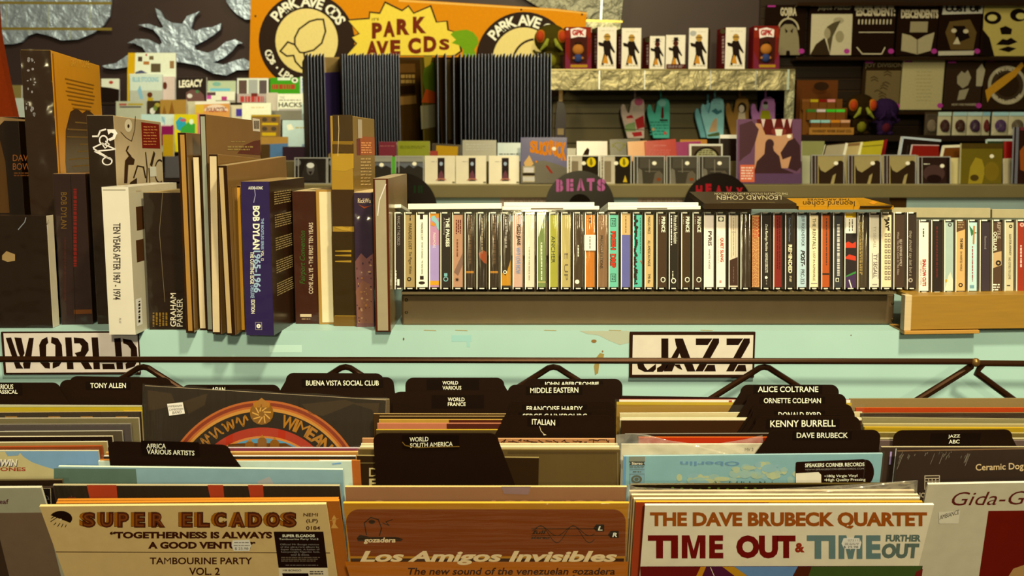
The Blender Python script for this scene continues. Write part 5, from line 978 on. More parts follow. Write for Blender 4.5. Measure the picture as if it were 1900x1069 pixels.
def gph(x): return lambda b: [b.R(x, 291, x+58, 341, M('#4c4432'), 1), b.R(x+12, 291, x+56, 312, M('#5c5440'), 2), b.PG([(x+6, 341), (x+10, 312), (x+16, 316), (x+18, 341)], M('#7d745a'), 3), b.PG([(x+36, 341), (x+40, 322), (x+48, 316), (x+55, 324), (x+54, 341)], M('#6c6148'), 3), b.LN([(x+30, 296), (x+30, 320)], 1.4, M('#8a8064'), 4), b.D(x+47, 333, 4, 3, M('#8a4a20'), 5), b.LN([(x+22, 318), (x+44, 318)], 1.2, M('#7a7056'), 4)]
for x, lb in ((1175, 'grey photograph disc in clear case beside the yellow emblem ones'), (1236, 'grey photograph disc in clear case, middle of three alike'), (1296, 'grey photograph disc in clear case beside the violet album')):
    face(x+2, 291, x+57, 341, Yf, .012, '#4c4432', '#b8b08c', 'compact_disc', lb, 'disc', GF, gph(x), (x+39, 303), case=True)
def vio(b):
    b.R(1369, 221, 1487, 341, M('#7a5560', 'g'), 1); b.R(1404, 221, 1470, 250, M('#6a2018', 'g'), 2); b.PG([(1402, 228), (1412, 230), (1420, 250), (1440, 252), (1470, 248), (1474, 300), (1466, 312), (1400, 312)], M('#c89868', 'g'), 3)
    for x in (1412, 1432, 1450, 1462): b.PG([(x, 221), (x+8, 221), (x+4, 238)], M('#d8bca0', 'g'), 4)
    b.D(1445, 244, 14, 8, M('#8a3a2c', 'g'), 4); b.PG([(1438, 240), (1452, 240), (1450, 252), (1440, 252)], M('#e6dcc8', 'g'), 5)
    d = M('#4c2f2c', 'g'); b.PG([(1372, 232), (1395, 224), (1408, 240), (1402, 262), (1392, 284), (1380, 292), (1372, 300)], M('#5c3a3a', 'g'), 4); b.PG([(1396, 334), (1404, 300), (1418, 286), (1420, 266), (1432, 262), (1436, 280), (1446, 290), (1450, 312), (1470, 320), (1486, 328), (1486, 341), (1396, 341)], d, 5); b.D(1428, 267, 8, 9, d, 6); b.PG([(1448, 284), (1462, 262), (1474, 256), (1484, 270), (1486, 310), (1478, 318), (1462, 312), (1468, 290), (1452, 296)], d, 5); b.R(1370, 322, 1487, 341, M('#6a4c5c', 'g'), 6)
    b.R(1373, 306, 1400, 338, M('#d8744a'), 7); b.scrib(1375, 309, 1398, 334, 5, M('#f0cfa8'), 8)
face(1368, 222, 1487, 340, IY-.06, .012, '#7a5560', '#b8a8a8', 'record_sleeve', 'large violet brown painted album with orange sticker on the island', 'record', None, vio, (1464, 253), lean=6)
face(1489, 289, 1503, 341, Yf, .012, '#b8b284', '#c8c29a', 'disc_digipak', 'narrow pale sage disc edge beside the violet album', 'disc', GF)
def sep(x): return lambda b: [b.R(x, 288, x+66, 341, M('#a8965c'), 1), b.R(x, 288, x+12, 341, M('#4a3428'), 2), b.PG([(x+14, 341), (x+14, 306), (x+18, 316), (x+26, 320), (x+38, 312), (x+48, 304), (x+56, 302), (x+62, 310), (x+64, 341)], M('#3c2a16'), 3), b.D(x+54, 306, 7, 8, M('#3c2a16'), 4), b.PG([(x+36, 341), (x+40, 326), (x+46, 322), (x+42, 341)], M('#a8965c'), 5)]
for x, lb in ((1505, 'cased disc with sepia rider picture beside the pale sage edge'), (1573, 'cased disc with sepia rider picture, middle of three alike'), (1638, 'cased disc with sepia rider picture beside the black brown one')):
    face(x+2, 289, x+60, 341, Yf, .012, '#a8965c', '#b8a878', 'compact_disc', lb, 'disc', GF, sep(x), (x+46, 303), case=True)
face(1705, 292, 1762, 341, Yf-.02, .012, '#3a261a', '#8a7a54', 'compact_disc', 'black brown cased disc with a dim face and white sticker', 'disc', GF, lambda b: [b.D(1733, 322, 20, 16, M('#5a4034'), 2), b.D(1733, 332, 14, 8, M('#2e1a14'), 3), b.scrib(1714, 303, 1725, 306, 1, WT, 4), b.R(1756, 292, 1762, 341, M('#2a1a10'), 4)], (1748, 308), case=True)
face(1764, 293, 1780, 341, Yf, .012, '#d8c682', '#e2d69c', 'disc_digipak', 'cream yellow disc edge beside the olive cased album', 'disc', GF)
face(1784, 266, 1861, 341, IY-.01, .015, '#7a6a1c', '#b8b07a', 'disc_box', 'tall olive cased album with a dim yellow portrait', 'disc', None, lambda b: [b.R(1784, 266, 1861, 276, M('#5c4a18'), 1), b.PG([(1796, 341), (1800, 310), (1810, 292), (1822, 296), (1828, 316), (1822, 341)], M('#a8922c', 'g'), 2), b.D(1840, 318, 14, 18, M('#8a7420', 'g'), 2), b.D(1808, 330, 8, 6, M('#5c4a18', 'g'), 3)], (1840, 290), lean=4)
face(1863, 294, 1882, 341, Yf, .012, '#d0c08c', '#dccfa4', 'disc_digipak', 'cream disc edge past the olive cased album', 'disc', GF)
face(1882, 236, 1990, 341, IY-.03, .012, '#3a1f14', '#8a8a80', 'record_sleeve', 'dark orange brown album with grey spine, cut by the edge of the view', 'record', None, lambda b: [b.R(1882, 236, 1891, 341, M('#7a7870'), 1), b.PG([(1892, 280), (1900, 270), (1910, 290), (1905, 320), (1893, 315)], M('#a05a20'), 1), b.PG([(1893, 236), (1990, 236), (1990, 242), (1893, 242)], M('#7a3a38'), 1)], lean=4)
# records standing as dividers before the island
def vin(cx, cy, r, Y, label, txt):
    f = Fr(P(cx, cy+r, Y), Vector((1, 0, 0)), Vector((0, .10, 1))); c = f.uv(cx, cy); R = abs(f.uv(cx+r, cy)[0]-c[0])
    t = Thing('record_divider', label, 'vinyl record', f, 'painted records used as dividers')
    b = MB(f); n = 64; v = M('#20120a', 'v')
    b.prism([(c[0]+R*math.cos(2*math.pi*i/n), c[1]+R*math.sin(2*math.pi*i/n)) for i in range(n)], 0, .004, v)
    for k in range(9): b.ring(cx, cy, r*(.42+.06*k), r*(.43+.06*k), M('#2c1a0e', 'v'), 1, 0, 360, 60)
    b.D(cx, cy, r*.33, r*.33, M('#1a0e06'), 1, 32); t.part('disc', b)
    b = MB(f, -.0008); txt(b); t.part('lettering', b)
pk = M('#b86a86')
def beats(b):
    for c, x0, x1, dy in (('B', 1032, 1045, 2), ('E', 1051, 1064, 1), ('A', 1070, 1085, 0), ('T', 1089, 1103, 0), ('S', 1108, 1123, 1)): b.T(c, x0, 331+dy, x1, 354+dy, pk, 0, .07)
    for x, y0, y1 in ((1038.5, 331, 356), (1057, 331, 356), (1077.5, 330, 355), (1115.5, 331, 356)): b.R(x-.9, y0, x+.9, y1, M('#20120a', 'v'), 4)
vin(1076, 381, 64, 4.22, 'black record with BEATS stencilled in pink', beats)
def heav(b):
    q = M('#a8242a')
    for c, x0, x1, dy in (('H', 1291, 1303, 6), ('E', 1309, 1320, 3), ('A', 1327, 1340, 6), ('V', 1347, 1358, 8), ('Y', 1366, 1378, 10)): b.T(c, x0, 338+dy, x1, 358+dy, q, 0, .07)
vin(1332, 384, 63, 4.22, 'black record with red stencilled letters behind the dark olive box', heav)
vin(744, 388, 67, 4.22, 'black record with faint green lettering behind the grey paged book', lambda b: [b.R(x, 344, x+3, 358, M('#24401c'), 2) for x in (768, 776, 781)])
# ---------------------------------------------------------------- poster rack
PY = 5.02
f = slab((566, 100), (1030, 100), PY, H=1.45); t = Thing('poster_rack', 'upright rack of black framed poster panels turned edge on', 'poster rack', f)
pf = M('#281a0e', 'p'); ed = M('#6c706e', 'a')  # ed: alloy edge strips, grey tone carries their bluish highlights
r = random.Random(12)
xs = [571, 577, 583, 589, 595, 601] + [635+i*5.0 for i in range(22)] + [812, 827, 842, 855, 863] + [870+i*6.1 for i in range(26)]
xs = [x for x in xs if x < 1026]
for x in xs:
    u = f.uv(x, 100)[0]; g4 = math.atan((950-x)/1900)+math.radians(2.6); g = Fr(f.pt(u, 0, 0), Vector((math.cos(g4), math.sin(g4), 0)), UP); b = MB(g); u = 0; dz = r.uniform(-.004, .004); w_ = .0048
    b.box(u-w_*1.2, u-w_*.1, .0, f.h+dz, r.uniform(0, .01), .5, pf); b.box(u-w_*.1, u+w_*.25, 0, f.h+dz+.003, 0, .5, ed); t.part('panel', b)
def openp(x0, x1, dY, base, prt):   # a panel swung open so that its poster shows
    a, c = P(x0, 106, PY+.02), P(x1, 106, PY+dY); g = Fr((a+c)/2, c-a, UP); g.w = (c-a).length; zz = f.O.z - g.O.z
    b = MB(g); b.f = g; b.box(-g.w/2, g.w/2, zz, 0, 0, .008, base); prt(b)
    t.part('panel', b)
openp(604, 634, .35, M('#b89a5a', 'g'), lambda b: [b.R(609, 133, 634, 285, M('#5c4a6c', 'g'), 1)])
openp(741, 788, .30, M('#4d3512', 'g'), lambda b: [b.R(742, 118, 770, 135, M('#6d4d20', 'g'), 1), b.R(743, 158, 770, 176, M('#2e1d0c', 'g'), 1), b.R(743, 177, 772, 195, M('#8a6830', 'g'), 1), b.scrib(744, 137, 770, 156, 2, M('#9a7c3c'), fill=.7)])
openp(782, 811, .22, M('#5a4a18', 'g'), lambda b: [b.D(800, 145, 16, 30, M('#5c6a1c', 'g'), 1), b.PG([(786, 104), (802, 104), (798, 120), (788, 126)], M('#a8912c', 'g'), 2), b.PG([(782, 190), (790, 165), (811, 172), (811, 192)], M('#b0541c', 'g'), 2), b.R(782, 193, 811, 240, M('#8a8058', 'g'), 1)])
openp(814, 860, .25, M('#3a2810', 'g'), lambda b: [b.R(832, 110, 836, 260, M('#5c4a28', 'g'), 1)])
b = MB(f); b.box(-f.w/2, f.w/2, .35, .40, .5, .54, pf); b.box(-f.w/2, f.w/2, f.h-.12, f.h-.08, .5, .54, pf); b.box(-.03, .03, -f.O.z, f.h-.1, .5, .56, pf); b.box(-.5, .5, -f.O.z, -f.O.z+.05, .1, .9, pf); t.part('stand', b)
# ---------------------------------------------------------------- back wall decor
WY = 6.78
def cutout(pts, Y, D, m, name, label, cat, prt=None, group=None):
    f = slab(pts[0], (pts[0][0]+50, pts[0][1]), Y, H=.001); b = MB(f); q = [f.uv(*p) for p in pts]
    ar = sum(q[i][0]*q[(i+1) % len(q)][1]-q[(i+1) % len(q)][0]*q[i][1] for i in range(len(q)))
    if ar < 0: q = q[::-1]
    b.prism(q, 0, D, m)
    if prt: prt(b)
    return one(name, label, cat, b, group)
tin, tin2, rimm = M('#b4bcae', 'e'), M('#8a8462', 'e'), M('#b8a24a', 'a')
def seams(ys, xs): return lambda b: [b.LN([(-20, y), (206, y+1)], 5, rimm, 2) for y in ys] + [b.LN([(x, y0), (x, y1)], 2.4, M('#d4dcd0', 'a'), 3) for x, y0, y1 in xs]
cutout([(-20, -30), (206, -30), (206, 8), (203, 30), (192, 47), (172, 62), (145, 73), (115, 75), (90, 66), (68, 61), (52, 66), (40, 78), (24, 82), (-20, 82)], WY-.02, .02, tin, 'tin_cloud', 'wavy edged cutout of embossed silver tin tiles beside the column', 'wall decoration',
   seams((5, 53), ((90, 10, 50), (167, 8, 52), (12, 8, 50), (130, 56, 72), (54, 56, 62))))
cutout([(420, -20), (468, -20), (468, 36), (455, 36), (440, 27), (428, 15), (420, 3)], WY-.02, .02, tin, 'tin_cloud', 'small rounded cutout of silver tin tiles at the banner corner', 'wall decoration')
cutout([(962, -10), (1157, -10), (1152, 38), (1090, 36), (1086, 24), (1000, 14)], WY-.04, .02, tin2, 'tin_strip', 'embossed tin strip above the banner end', 'wall decoration', lambda b: [b.LN([(1117, -10), (1115, 36)], 3, M('#c8ccb4', 'a'), 2), b.LN([(1088, 38), (1154, 40)], 4, rimm, 2)])
cutout([(1084, 40), (1152, 42), (1150, 62), (1084, 60)], WY-.04, .02, M('#b0a878', 'e'), 'tin_strip', 'short embossed tin strip behind the boxed figures', 'wall decoration')
cutout([(189, 122), (215, 117), (238, 101), (262, 100), (272, 100), (265, 88), (248, 80), (236, 80), (252, 72), (275, 73), (295, 83), (301, 80), (296, 68), (284, 55), (256, 46), (276, 44), (298, 52), (303, 50), (292, 30), (288, 15), (297, 20), (304, 34), (318, 42), (338, 44), (347, 30), (370, 21), (360, 32), (354, 52), (362, 58), (376, 52), (395, 50), (410, 43), (408, 55), (396, 65), (380, 75), (360, 85), (362, 92), (385, 98), (402, 92), (418, 78), (436, 73), (450, 80), (440, 82), (430, 95), (414, 108), (395, 116), (415, 120), (436, 112), (452, 108), (466, 116), (460, 130), (440, 130), (420, 140), (395, 136), (370, 122), (340, 116), (300, 112), (260, 112), (238, 124), (212, 128), (195, 126)],
   WY-.03, .025, tin, 'tin_sun', 'embossed silver sun with flame shaped rays above the face-out books', 'wall decoration')
# banner
f = slab((466, -20), (1090, 23), WY-.05, H=.6)
f = Fr(P(470, 100, WY-.06), Vector((1, 0, 0)), UP)
b = MB(f); bk = M('#3c2c1e'); cream = M('#ddc878'); og = M('#d08c12')
b.prism([f.uv(*p) for p in ((462, 146), (1080, 152), (1084, 80), (1089, 23), (1030, 16), (740, -2), (640, -10), (466, -20))], 0, .003, og)
b.PG([(740, -1), (1030, 17), (1089, 24), (1089, 26), (1030, 20), (740, 3)], M('#e0b050'), 1)
for x, y in ((967, 18), (1080, 27), (474, 30)): b.D(x, y, 2, 2, bk, 2)
for cx, cy in ((569, 76), (972, 111)):
    b.D(cx, cy, 89, 89, bk, 2, 48); b.D(cx, cy, 58, 60, cream, 3, 40)
b.ARC('PARK AVE CDS', 569, 76, 73, 20, 146, 26, WT, .03, 4, inside=False); b.ARC('CDs \u2022 LPs \u2022 DVDs', 569, 76, 74, 14, 194, 292, WT, .03, 4, inside=True)
b.ARC('PARK AVE CDS', 972, 111, 73, 20, 146, 26, WT, .03, 4)
lf = [(600, 36), (604, 58), (597, 80), (582, 93), (564, 98), (566, 110), (570, 116), (560, 127), (548, 114), (545, 103), (532, 104), (520, 95), (534, 78), (547, 83), (547, 70), (555, 54), (574, 40), (588, 36)]
b.LN(lf+lf[:1], 3.2, bk, 5); b.LN([(547, 83), (550, 88), (556, 97), (564, 98)], 3, bk, 5)
b.ring(972+22, 111+4, 40, 44, bk, 5, 95, 175)
st = [(643, 36), (684, 33), (685, 21), (704, 23), (714, 2), (746, 18), (758, 9), (768, 23), (800, 9), (811, 40), (831, 38), (833, 55), (850, 60), (858, 95), (846, 104), (640, 104), (660, 81), (650, 69), (665, 62)]
b.PG(st, bk, 4); cxs, cys = 745, 70
b.PG([(cxs+(x-cxs)*.965, cys+(y-cys)*.945+.5) for x, y in st], M('#e0c64a'), 5)
br = M('#7a3416')
b.T("IT'S", 690, 34, 703, 39, bk, 0, .02, lay=6, sk=1)
for c, q in zip('PARK', ((690, 42, 709, 72), (711, 39, 733, 69), (736, 35, 760, 65), (766, 31, 791, 62))): b.T(c, *q, br, 0, .06, lay=6)
for c, q in zip('AVECDs', ((679, 76, 702, 106), (698, 76, 721, 104), (724, 74, 743, 102), (757, 70, 781, 100), (786, 67, 810, 97), (815, 72, 834, 93))): b.T(c, *q, br, 0, .025 if c == 's' else .06, lay=6)
b.PG([(836, 64), (842, 58), (855, 56), (866, 55), (878, 60), (886, 70), (888, 80), (880, 92), (884, 106), (858, 106), (860, 92), (852, 84), (838, 80), (846, 74)], M('#7a9c1c'), 6)
one('banner', 'orange fabric banner with two round emblems and a yellow starburst', 'banner', b)
# ---------------------------------------------------------------- slat panels and tin shelf
f = slab((1026, 150), (1478, 150), WY-.03, by=345); b = MB(f); b.box(-f.w/2, f.w/2, 0, f.h, 0, .02, M('#6a5c34', 't'))
for y in (186, 210, 237, 265, 292): b.R(1026, y, 1478, y+1.8, M('#2a1d0c'), 1)
one('slatwall_panel', 'grey brown slat panel behind the hanging mitts', 'slat panel', b)
f = slab((1412, -30), (2050, -30), WY-.03, by=345); b = MB(f); b.box(-f.w/2, f.w/2, 0, f.h, 0, .02, M('#2f1d0c', 't'))
for y in range(-10, 340, 22): b.R(1412, y, 2050, y+1.6, M('#1c1006'), 1); b.R(1412, y+2, 2050, y+3.2, M('#4a3216', 't'), 1)
one('slatwall_panel', 'dark brown slat panel behind the folded shirts', 'slat panel', b)
SY = 6.35
f = slab((1022, 129), (1474, 129), SY, by=167); t = Thing('tin_shelf', 'wall shelf faced with embossed tin strip', 'shelf', f); W, H = f.w, f.h; top_s = f.O.z + H
b = MB(f); b.box(-W/2, W/2, H-.02, H, .004, .40, M('#7a6a40', 't')); t.part('board', b)
b = MB(f); b.box(-W/2, W/2, 0, H, 0, .006, M('#a89a66', 'e')); t.part('fascia', b)
b = MB(f); b.box(-W/2, W/2, H-.006, H+.003, -.004, .01, M('#8a7c4a', 'a')); t.part('edge_trim', b)
for x in (1112, 1196, 1318, 1402): b = MB(f); u = f.uv(x, 150)[0]; b.box(u-.003, u+.003, .004, H-.004, -.004, .004, M('#ccc8a8', 'a')); t.part('seam', b)
b = MB(f); u = f.uv(1462, 150)[0]; b.box(u-.006, u+.006, 0, H, -.006, .004, M('#d6dccb', 'a')); t.part('seam', b)
b = MB(f); u, v = f.uv(1457, 167)[0], f.uv(1457, 258)[1]; b.box(u, u+.058, v, H, .006, .012, M('#9a9468', 'e')); t.part('end_post', b)
# boxed figures
def tbox(fx0, fx1, y0, sx, sidecol, front, name, label, prt, right=False, yb=128):
    Y = SY+.03; f = slab((fx0, y0), (fx1, y0), Y, by=yb+1); W = f.w; f2 = f
    f.O.z = top_s; f.h = f.uv((fx0+fx1)/2, y0)[1]; H = f.h
    wside = abs(f.uv(sx, y0)[0] - f.uv(fx1 if right else fx0, y0)[0])
    D = .09; t = Thing(name, label, 'boxed figure', f, 'boxed figures on the tin shelf')
    b = MB(f); x0, x1 = -W/2, W/2; so = wside if right else -wside     # sheared carton, turned a little on the shelf
    vs = [f.pt(x0, 0, 0), f.pt(x1, 0, 0), f.pt(x1, 0, H), f.pt(x0, 0, H), f.pt(x0+so, D, 0), f.pt(x1+so, D, 0), f.pt(x1+so, D, H-.004), f.pt(x0+so, D, H-.004)]
    b.add(vs, [(0, 1, 2, 3)], front); b.add(vs, [(5, 4, 7, 6), (3, 2, 6, 7), (1, 0, 4, 5), (4, 0, 3, 7), (1, 5, 6, 2)], sidecol)
    prt(b); t.part('carton', b)
    return t
whf, mar = M('#dccfa6'), M('#5a1c14')
def suit(x, y0, h, hat=False, yl=True):
    def prt(b):
        k = M('#2a1a10'); s = h/76; Y = lambda v: y0+v*s; X = lambda u: x+u*s
        b.PG([(X(-5), Y(24)), (X(6), Y(24)), (X(9), Y(32)), (X(16), Y(46)), (X(14), Y(48)), (X(7), Y(40)), (X(8), Y(50)), (X(13), Y(68)), (X(9), Y(70)), (X(2), Y(52)), (X(-6), Y(70)), (X(-10), Y(69)), (X(-5), Y(48)), (X(-6), Y(36)), (X(-14), Y(34)), (X(-16), Y(28)), (X(-13), Y(27)), (X(-7), Y(29))], k, 2)
        b.D(X(1), Y(18), 6*s, 7*s, M('#b08a3c') if not hat else M('#5a2a18'), 3, 14)
        b.LN([(X(-5), Y(17)), (X(7), Y(17))], 1.4*s, k, 4)
        if hat: b.PG([(X(-9), Y(13)), (X(11), Y(12)), (X(7), Y(10)), (X(6), Y(4)), (X(-3), Y(4)), (X(-4), Y(11))], k, 4)
        b.PG([(X(-8), Y(66)), (X(-3), Y(50)), (X(1), Y(56)), (X(3), Y(68))], M('#c0882a'), 3)
        b.scrib(X(-11), Y(69), X(14), Y(73), 1, M('#a89a70'), 2)
        b.scrib(X(-10), Y(5), X(14), Y(7), 1, M('#b8ac84'), 2)
    return prt
def sider(x0, x1, y0, h): return lambda b: None
specs = ((1109, 1144, 50, 1100, 'white figure carton with suited man, beside the first red window box', 0), (1154, 1190, 52, 1145, 'white figure carton with suited man, second from the first red window box', 0),
         (1206, 1234, 67, 1196, 'small white figure carton with a hatted man and dark side', 1), (1236, 1272, 65, 1232, 'small white figure carton with a hatted man and maroon foot band', 1), (1347, 1384, 51, 1336, 'white figure carton with suited man standing alone beside the last red window box', 0))
for fx0, fx1, y0, sx, lb, hat in specs:
    h = 128-y0
    def prt(b, fx0=fx0, fx1=fx1, y0=y0, h=h, hat=hat, sx=sx):
        suit((fx0+fx1)/2-1, y0+1, h*.97, hat)(b)
        if sx == 1232: b.R(fx0, 119, fx1, 128, mar, 5); b.scrib(fx0+3, 121, fx1-3, 126, 2, GR, 6)
    t = tbox(fx0, fx1, y0, sx, mar, whf, 'figure_carton', lb, prt)
    if fx0-sx > 6:
        f = t.fr; s_ = Fr(f.pt(-f.w/2-(f.uv(fx0, y0)[0]-f.uv(sx, y0)[0]), .09, 0), f.pt(-f.w/2, 0, 0)-f.pt(-f.w/2-(f.uv(fx0, y0)[0]-f.uv(sx, y0)[0]), .09, 0), UP)
        b = MB(s_, -.001); b.D((fx0+sx)/2, y0+7, (fx0-sx)*.45, 5, M('#5c5430'), 1, 12); b.scrib(sx+3, y0+16, fx0-2, 120, 1, M('#a88c74'), vert=True, fill=.7); t.part('side_print', b)
def big(b): suit(1296, 53, 74)(b); b.D(1286, 62, 6, 5, M('#a8a48c'), 4)
tbox(1279, 1314, 52, 1323, M('#6a4a2c'), whf, 'figure_carton', 'white figure carton with suited man and a round grey badge', big, right=True)
def gpk(x0, x1):
    w_ = x1-x0
    def prt(b):
        b.PG([(x0, 52), (x1, 52), (x1, 70), (x0, 70)], M('#8a3018'), 1); b.PG([(x0, 95), (x0+7, 112), (x1-7, 112), (x1, 95), (x1, 128), (x0, 128)], M('#7a2e3c'), 1); b.R(x0+w_*.18, 66, x1-w_*.15, 118, M('#4a2014'), 2); b.R(x0+w_*.2, 120, x1-w_*.15, 125, M('#a88420'), 3)
        b.PG([(x0+w_*.2, 54), (x0+w_*.5, 51), (x0+w_*.8, 55), (x0+w_*.78, 69), (x0+w_*.5, 68), (x0+w_*.22, 71)], M('#e0d0b0'), 3); b.T('GPK', x0+w_*.26, 55, x0+w_*.74, 66, M('#a8241c'), 0, .06, lay=4)
        b.D(x0+3.5, 54, 2.5, 2.2, M('#d8d0c0'), 4, 10)
    return prt
for x0, x1, lb in ((1049, 1097, 'red window carton lettered GPK beside the green bug plush'), (1399, 1446, 'red window carton lettered GPK at the end of the tin shelf')):
    t = tbox(x0, x1, 50 if x0 < 1100 else 48, x0-3, M('#6a1c1c'), M('#7a2418'), 'window_carton', lb, gpk(x0, x1)); f = t.fr
    b = MB(f); b.ball((0, -.006, f.h*.47), (.035, .02, .033), M('#a8702c')); b.ball((0, -.006, f.h*.27), (.026, .016, .026), M('#3c4660')); b.ball((-.026, -.008, f.h*.27), (.009, .009, .009), M('#a8702c'), 10, 6); b.ball((.026, -.008, f.h*.27), (.009, .009, .009), M('#a8702c'), 10, 6); b.ball((0, -.004, f.h*.62), (.02, .012, .012), M('#3a2010'), 10, 6); t.part('figure', b)
# bug plush toys
def bug(px, py, Y, s, label, body, face=None, eyes='#a8461c', onz=None, group='plush bugs'):
    f = Fr(P(px, py, Y), Vector((1, 0, 0)), UP)
    if onz: f.O.z = onz
    t = Thing('bug_plush', label, 'plush toy', f, group); q = M(body, 'f')
    b = MB(f); b.ball((0, 0, .055*s), (.05*s, .045*s, .06*s), q); t.part('body', b)
    b = MB(f); b.ball((0, -.01*s, .05*s), (.034*s, .042*s, .04*s), M(face or '#7a7420', 'f')); t.part('belly', b)
    b = MB(f); b.ball((0, 0, .155*s), (.085*s, .06*s, .075*s), q); t.part('head', b)
    for sx in (-1, 1):
        if eyes:
            b = MB(f); b.ball((sx*.052*s, -.04*s, .165*s), (.026*s, .022*s, .034*s), M('#a8661c')); b.ball((sx*.054*s, -.046*s, .165*s), (.021*s, .02*s, .028*s), M(eyes)); t.part('eye', b)
        b = MB(f); b.tube([f.pt(sx*.018*s, -.055*s, .15*s), f.pt(sx*.03*s, -.07*s, .12*s), f.pt(sx*.055*s, -.065*s, .095*s)], [.008*s, .012*s, .004*s], M('#8a8a30' if eyes else body, 'f')); t.part('mouthpart', b)
        b = MB(f); b.tube([f.pt(sx*.04*s, 0, .08*s), f.pt(sx*.075*s, -.01*s, .085*s), f.pt(sx*.09*s, -.01*s, .10*s)], [.012*s, .01*s, .006*s], q); t.part('arm', b)
        b = MB(f); b.ball((sx*.03*s, -.02*s, .012*s), (.02*s, .03*s, .014*s), q, 12, 6); t.part('foot', b)
bug(1022, 128, SY+.1, 1.22, 'dark green bug plush with orange eyes on the tin shelf', '#4c4212', onz=top_s)
# hanging mitts
def mitt(x0, x1, y0, y1, col, label, prt, Y=6.60, thumb=-1):
    f = slab((x0, y0), (x1, y0), Y, by=y1, lean=0); f.O = f.O; W, H = f.w, f.h; t = Thing('oven_mitt', label, 'oven mitt', f, 'oven mitts hanging on the slat panel')
    s = thumb; b = MB(f)
    pts = [(-.20*W, 0), (.5*W, 0), (.5*W, .45*H), (.49*W, .8*H), (.44*W, .93*H), (.28*W, 1.0*H), (.08*W, .985*H), (-.06*W, .9*H), (-.12*W, .72*H), (-.16*W, .60*H), (-.25*W, .68*H), (-.33*W, .82*H), (-.44*W, .84*H), (-.5*W, .74*H), (-.48*W, .58*H), (-.38*W, .36*H), (-.28*W, .18*H)]
    b.prism(pts, 0, .03, M(col, 'f')); prt(b); t.part('mitt', b, .006)
    b = MB(f); b.box(.05*W, .05*W+.012, H-.005, H+.05, .008, .014, M(col, 'f')); t.part('loop', b)
k3, rd3 = M('#3a2a18'), M('#a8322c')
mitt(1152, 1197, 180, 257, '#c2ac8a', 'cream pink oven mitt with red and green figures', lambda b: [b.D(1185, 189, 8, 7, M('#b8606a'), 1), b.D(1168, 222, 6, 6, M('#d0a884'), 2), b.PG([(1160, 232), (1178, 226), (1180, 244), (1160, 244)], M('#8a9a5c'), 1), b.PG([(1178, 222), (1194, 214), (1196, 236), (1182, 240)], rd3, 1), b.PG([(1162, 216), (1172, 213), (1176, 219), (1163, 220)], rd3, 3), b.LN([(1156, 240), (1194, 241)], 1.2, k3, 3), b.PG([(1172, 246), (1190, 244), (1192, 252), (1176, 254)], rd3, 2), b.scrib(1174, 196, 1186, 206, 3, M('#a8a484'))])
mitt(1201, 1244, 181, 257, '#5fae88', 'teal green oven mitt with a tiny dark tie figure', lambda b: [b.D(1229, 191, 7, 7, M('#8ab89a'), 1), b.PG([(1228, 198), (1231, 198), (1232, 218), (1229, 221), (1226, 218)], M('#6a2a20'), 2), b.LN([(1225, 223), (1238, 223)], 3, k3, 2), b.scrib(1206, 224, 1240, 252, 5, M('#3f8a6a')), b.D(1212, 240, 3, 3, M('#c8a060'), 3, 8), b.D(1234, 247, 3, 3, M('#c85a40'), 3, 8)])
mitt(1290, 1330, 190, 256, '#84b4a0', 'pale blue green oven mitt tucked behind another of its kind', lambda b: None, Y=6.64)
mitt(1301, 1345, 180, 257, '#94bfa8', 'pale blue green oven mitt with a seated figure, in front of its twin', lambda b: [b.scrib(1322, 186, 1338, 194, 3, M('#7aa090')), b.PG([(1320, 206), (1328, 201), (1333, 206), (1338, 203), (1340, 208), (1330, 213)], M('#4a7a72'), 2), b.PG([(1314, 246), (1322, 226), (1328, 218), (1331, 222), (1330, 244)], M('#c0a06c'), 2), b.PG([(1312, 250), (1334, 245), (1336, 252), (1314, 254)], M('#5c6a3a'), 2)])
mitt(1347, 1391, 178, 257, '#9a7638', 'brown oven mitt with a pale long haired figure', lambda b: [b.D(1377, 200, 8, 10, k3, 1), b.D(1376, 202, 5, 7, M('#d8c49a'), 2), b.PG([(1367, 235), (1371, 208), (1382, 208), (1385, 235)], M('#c8b488'), 1)])
mitt(1394, 1440, 179, 257, '#b8809a', 'pink oven mitt with a figure in a yellow green shirt', lambda b: [b.D(1420, 197, 5, 6, M('#a8a888'), 2), b.PG([(1416, 190), (1420, 187), (1425, 190), (1424, 194), (1417, 194)], k3, 3), b.PG([(1410, 218), (1413, 205), (1427, 205), (1431, 218), (1426, 224), (1414, 224)], M('#a8a020'), 2)])
f = Fr(P(1040, 256, 6.62), Vector((1, 0, 0)), UP); b = MB(f); 
b.prism([(-.035, 0), (.03, 0), (.035, .15), (.02, .22), (-.02, .23), (-.03, .15)], 0, .03, M('#3a2a30', 'g')); b.box(-.02, .02, .02, .06, -.001, 0, M('#a8905c')); b.box(-.012, .012, .23, .30, .005, .012, M('#b8924a', 'g')); one('hanging_pouch', 'dark violet pouch with gold tag hanging beside the poster rack', 'pouch', b)
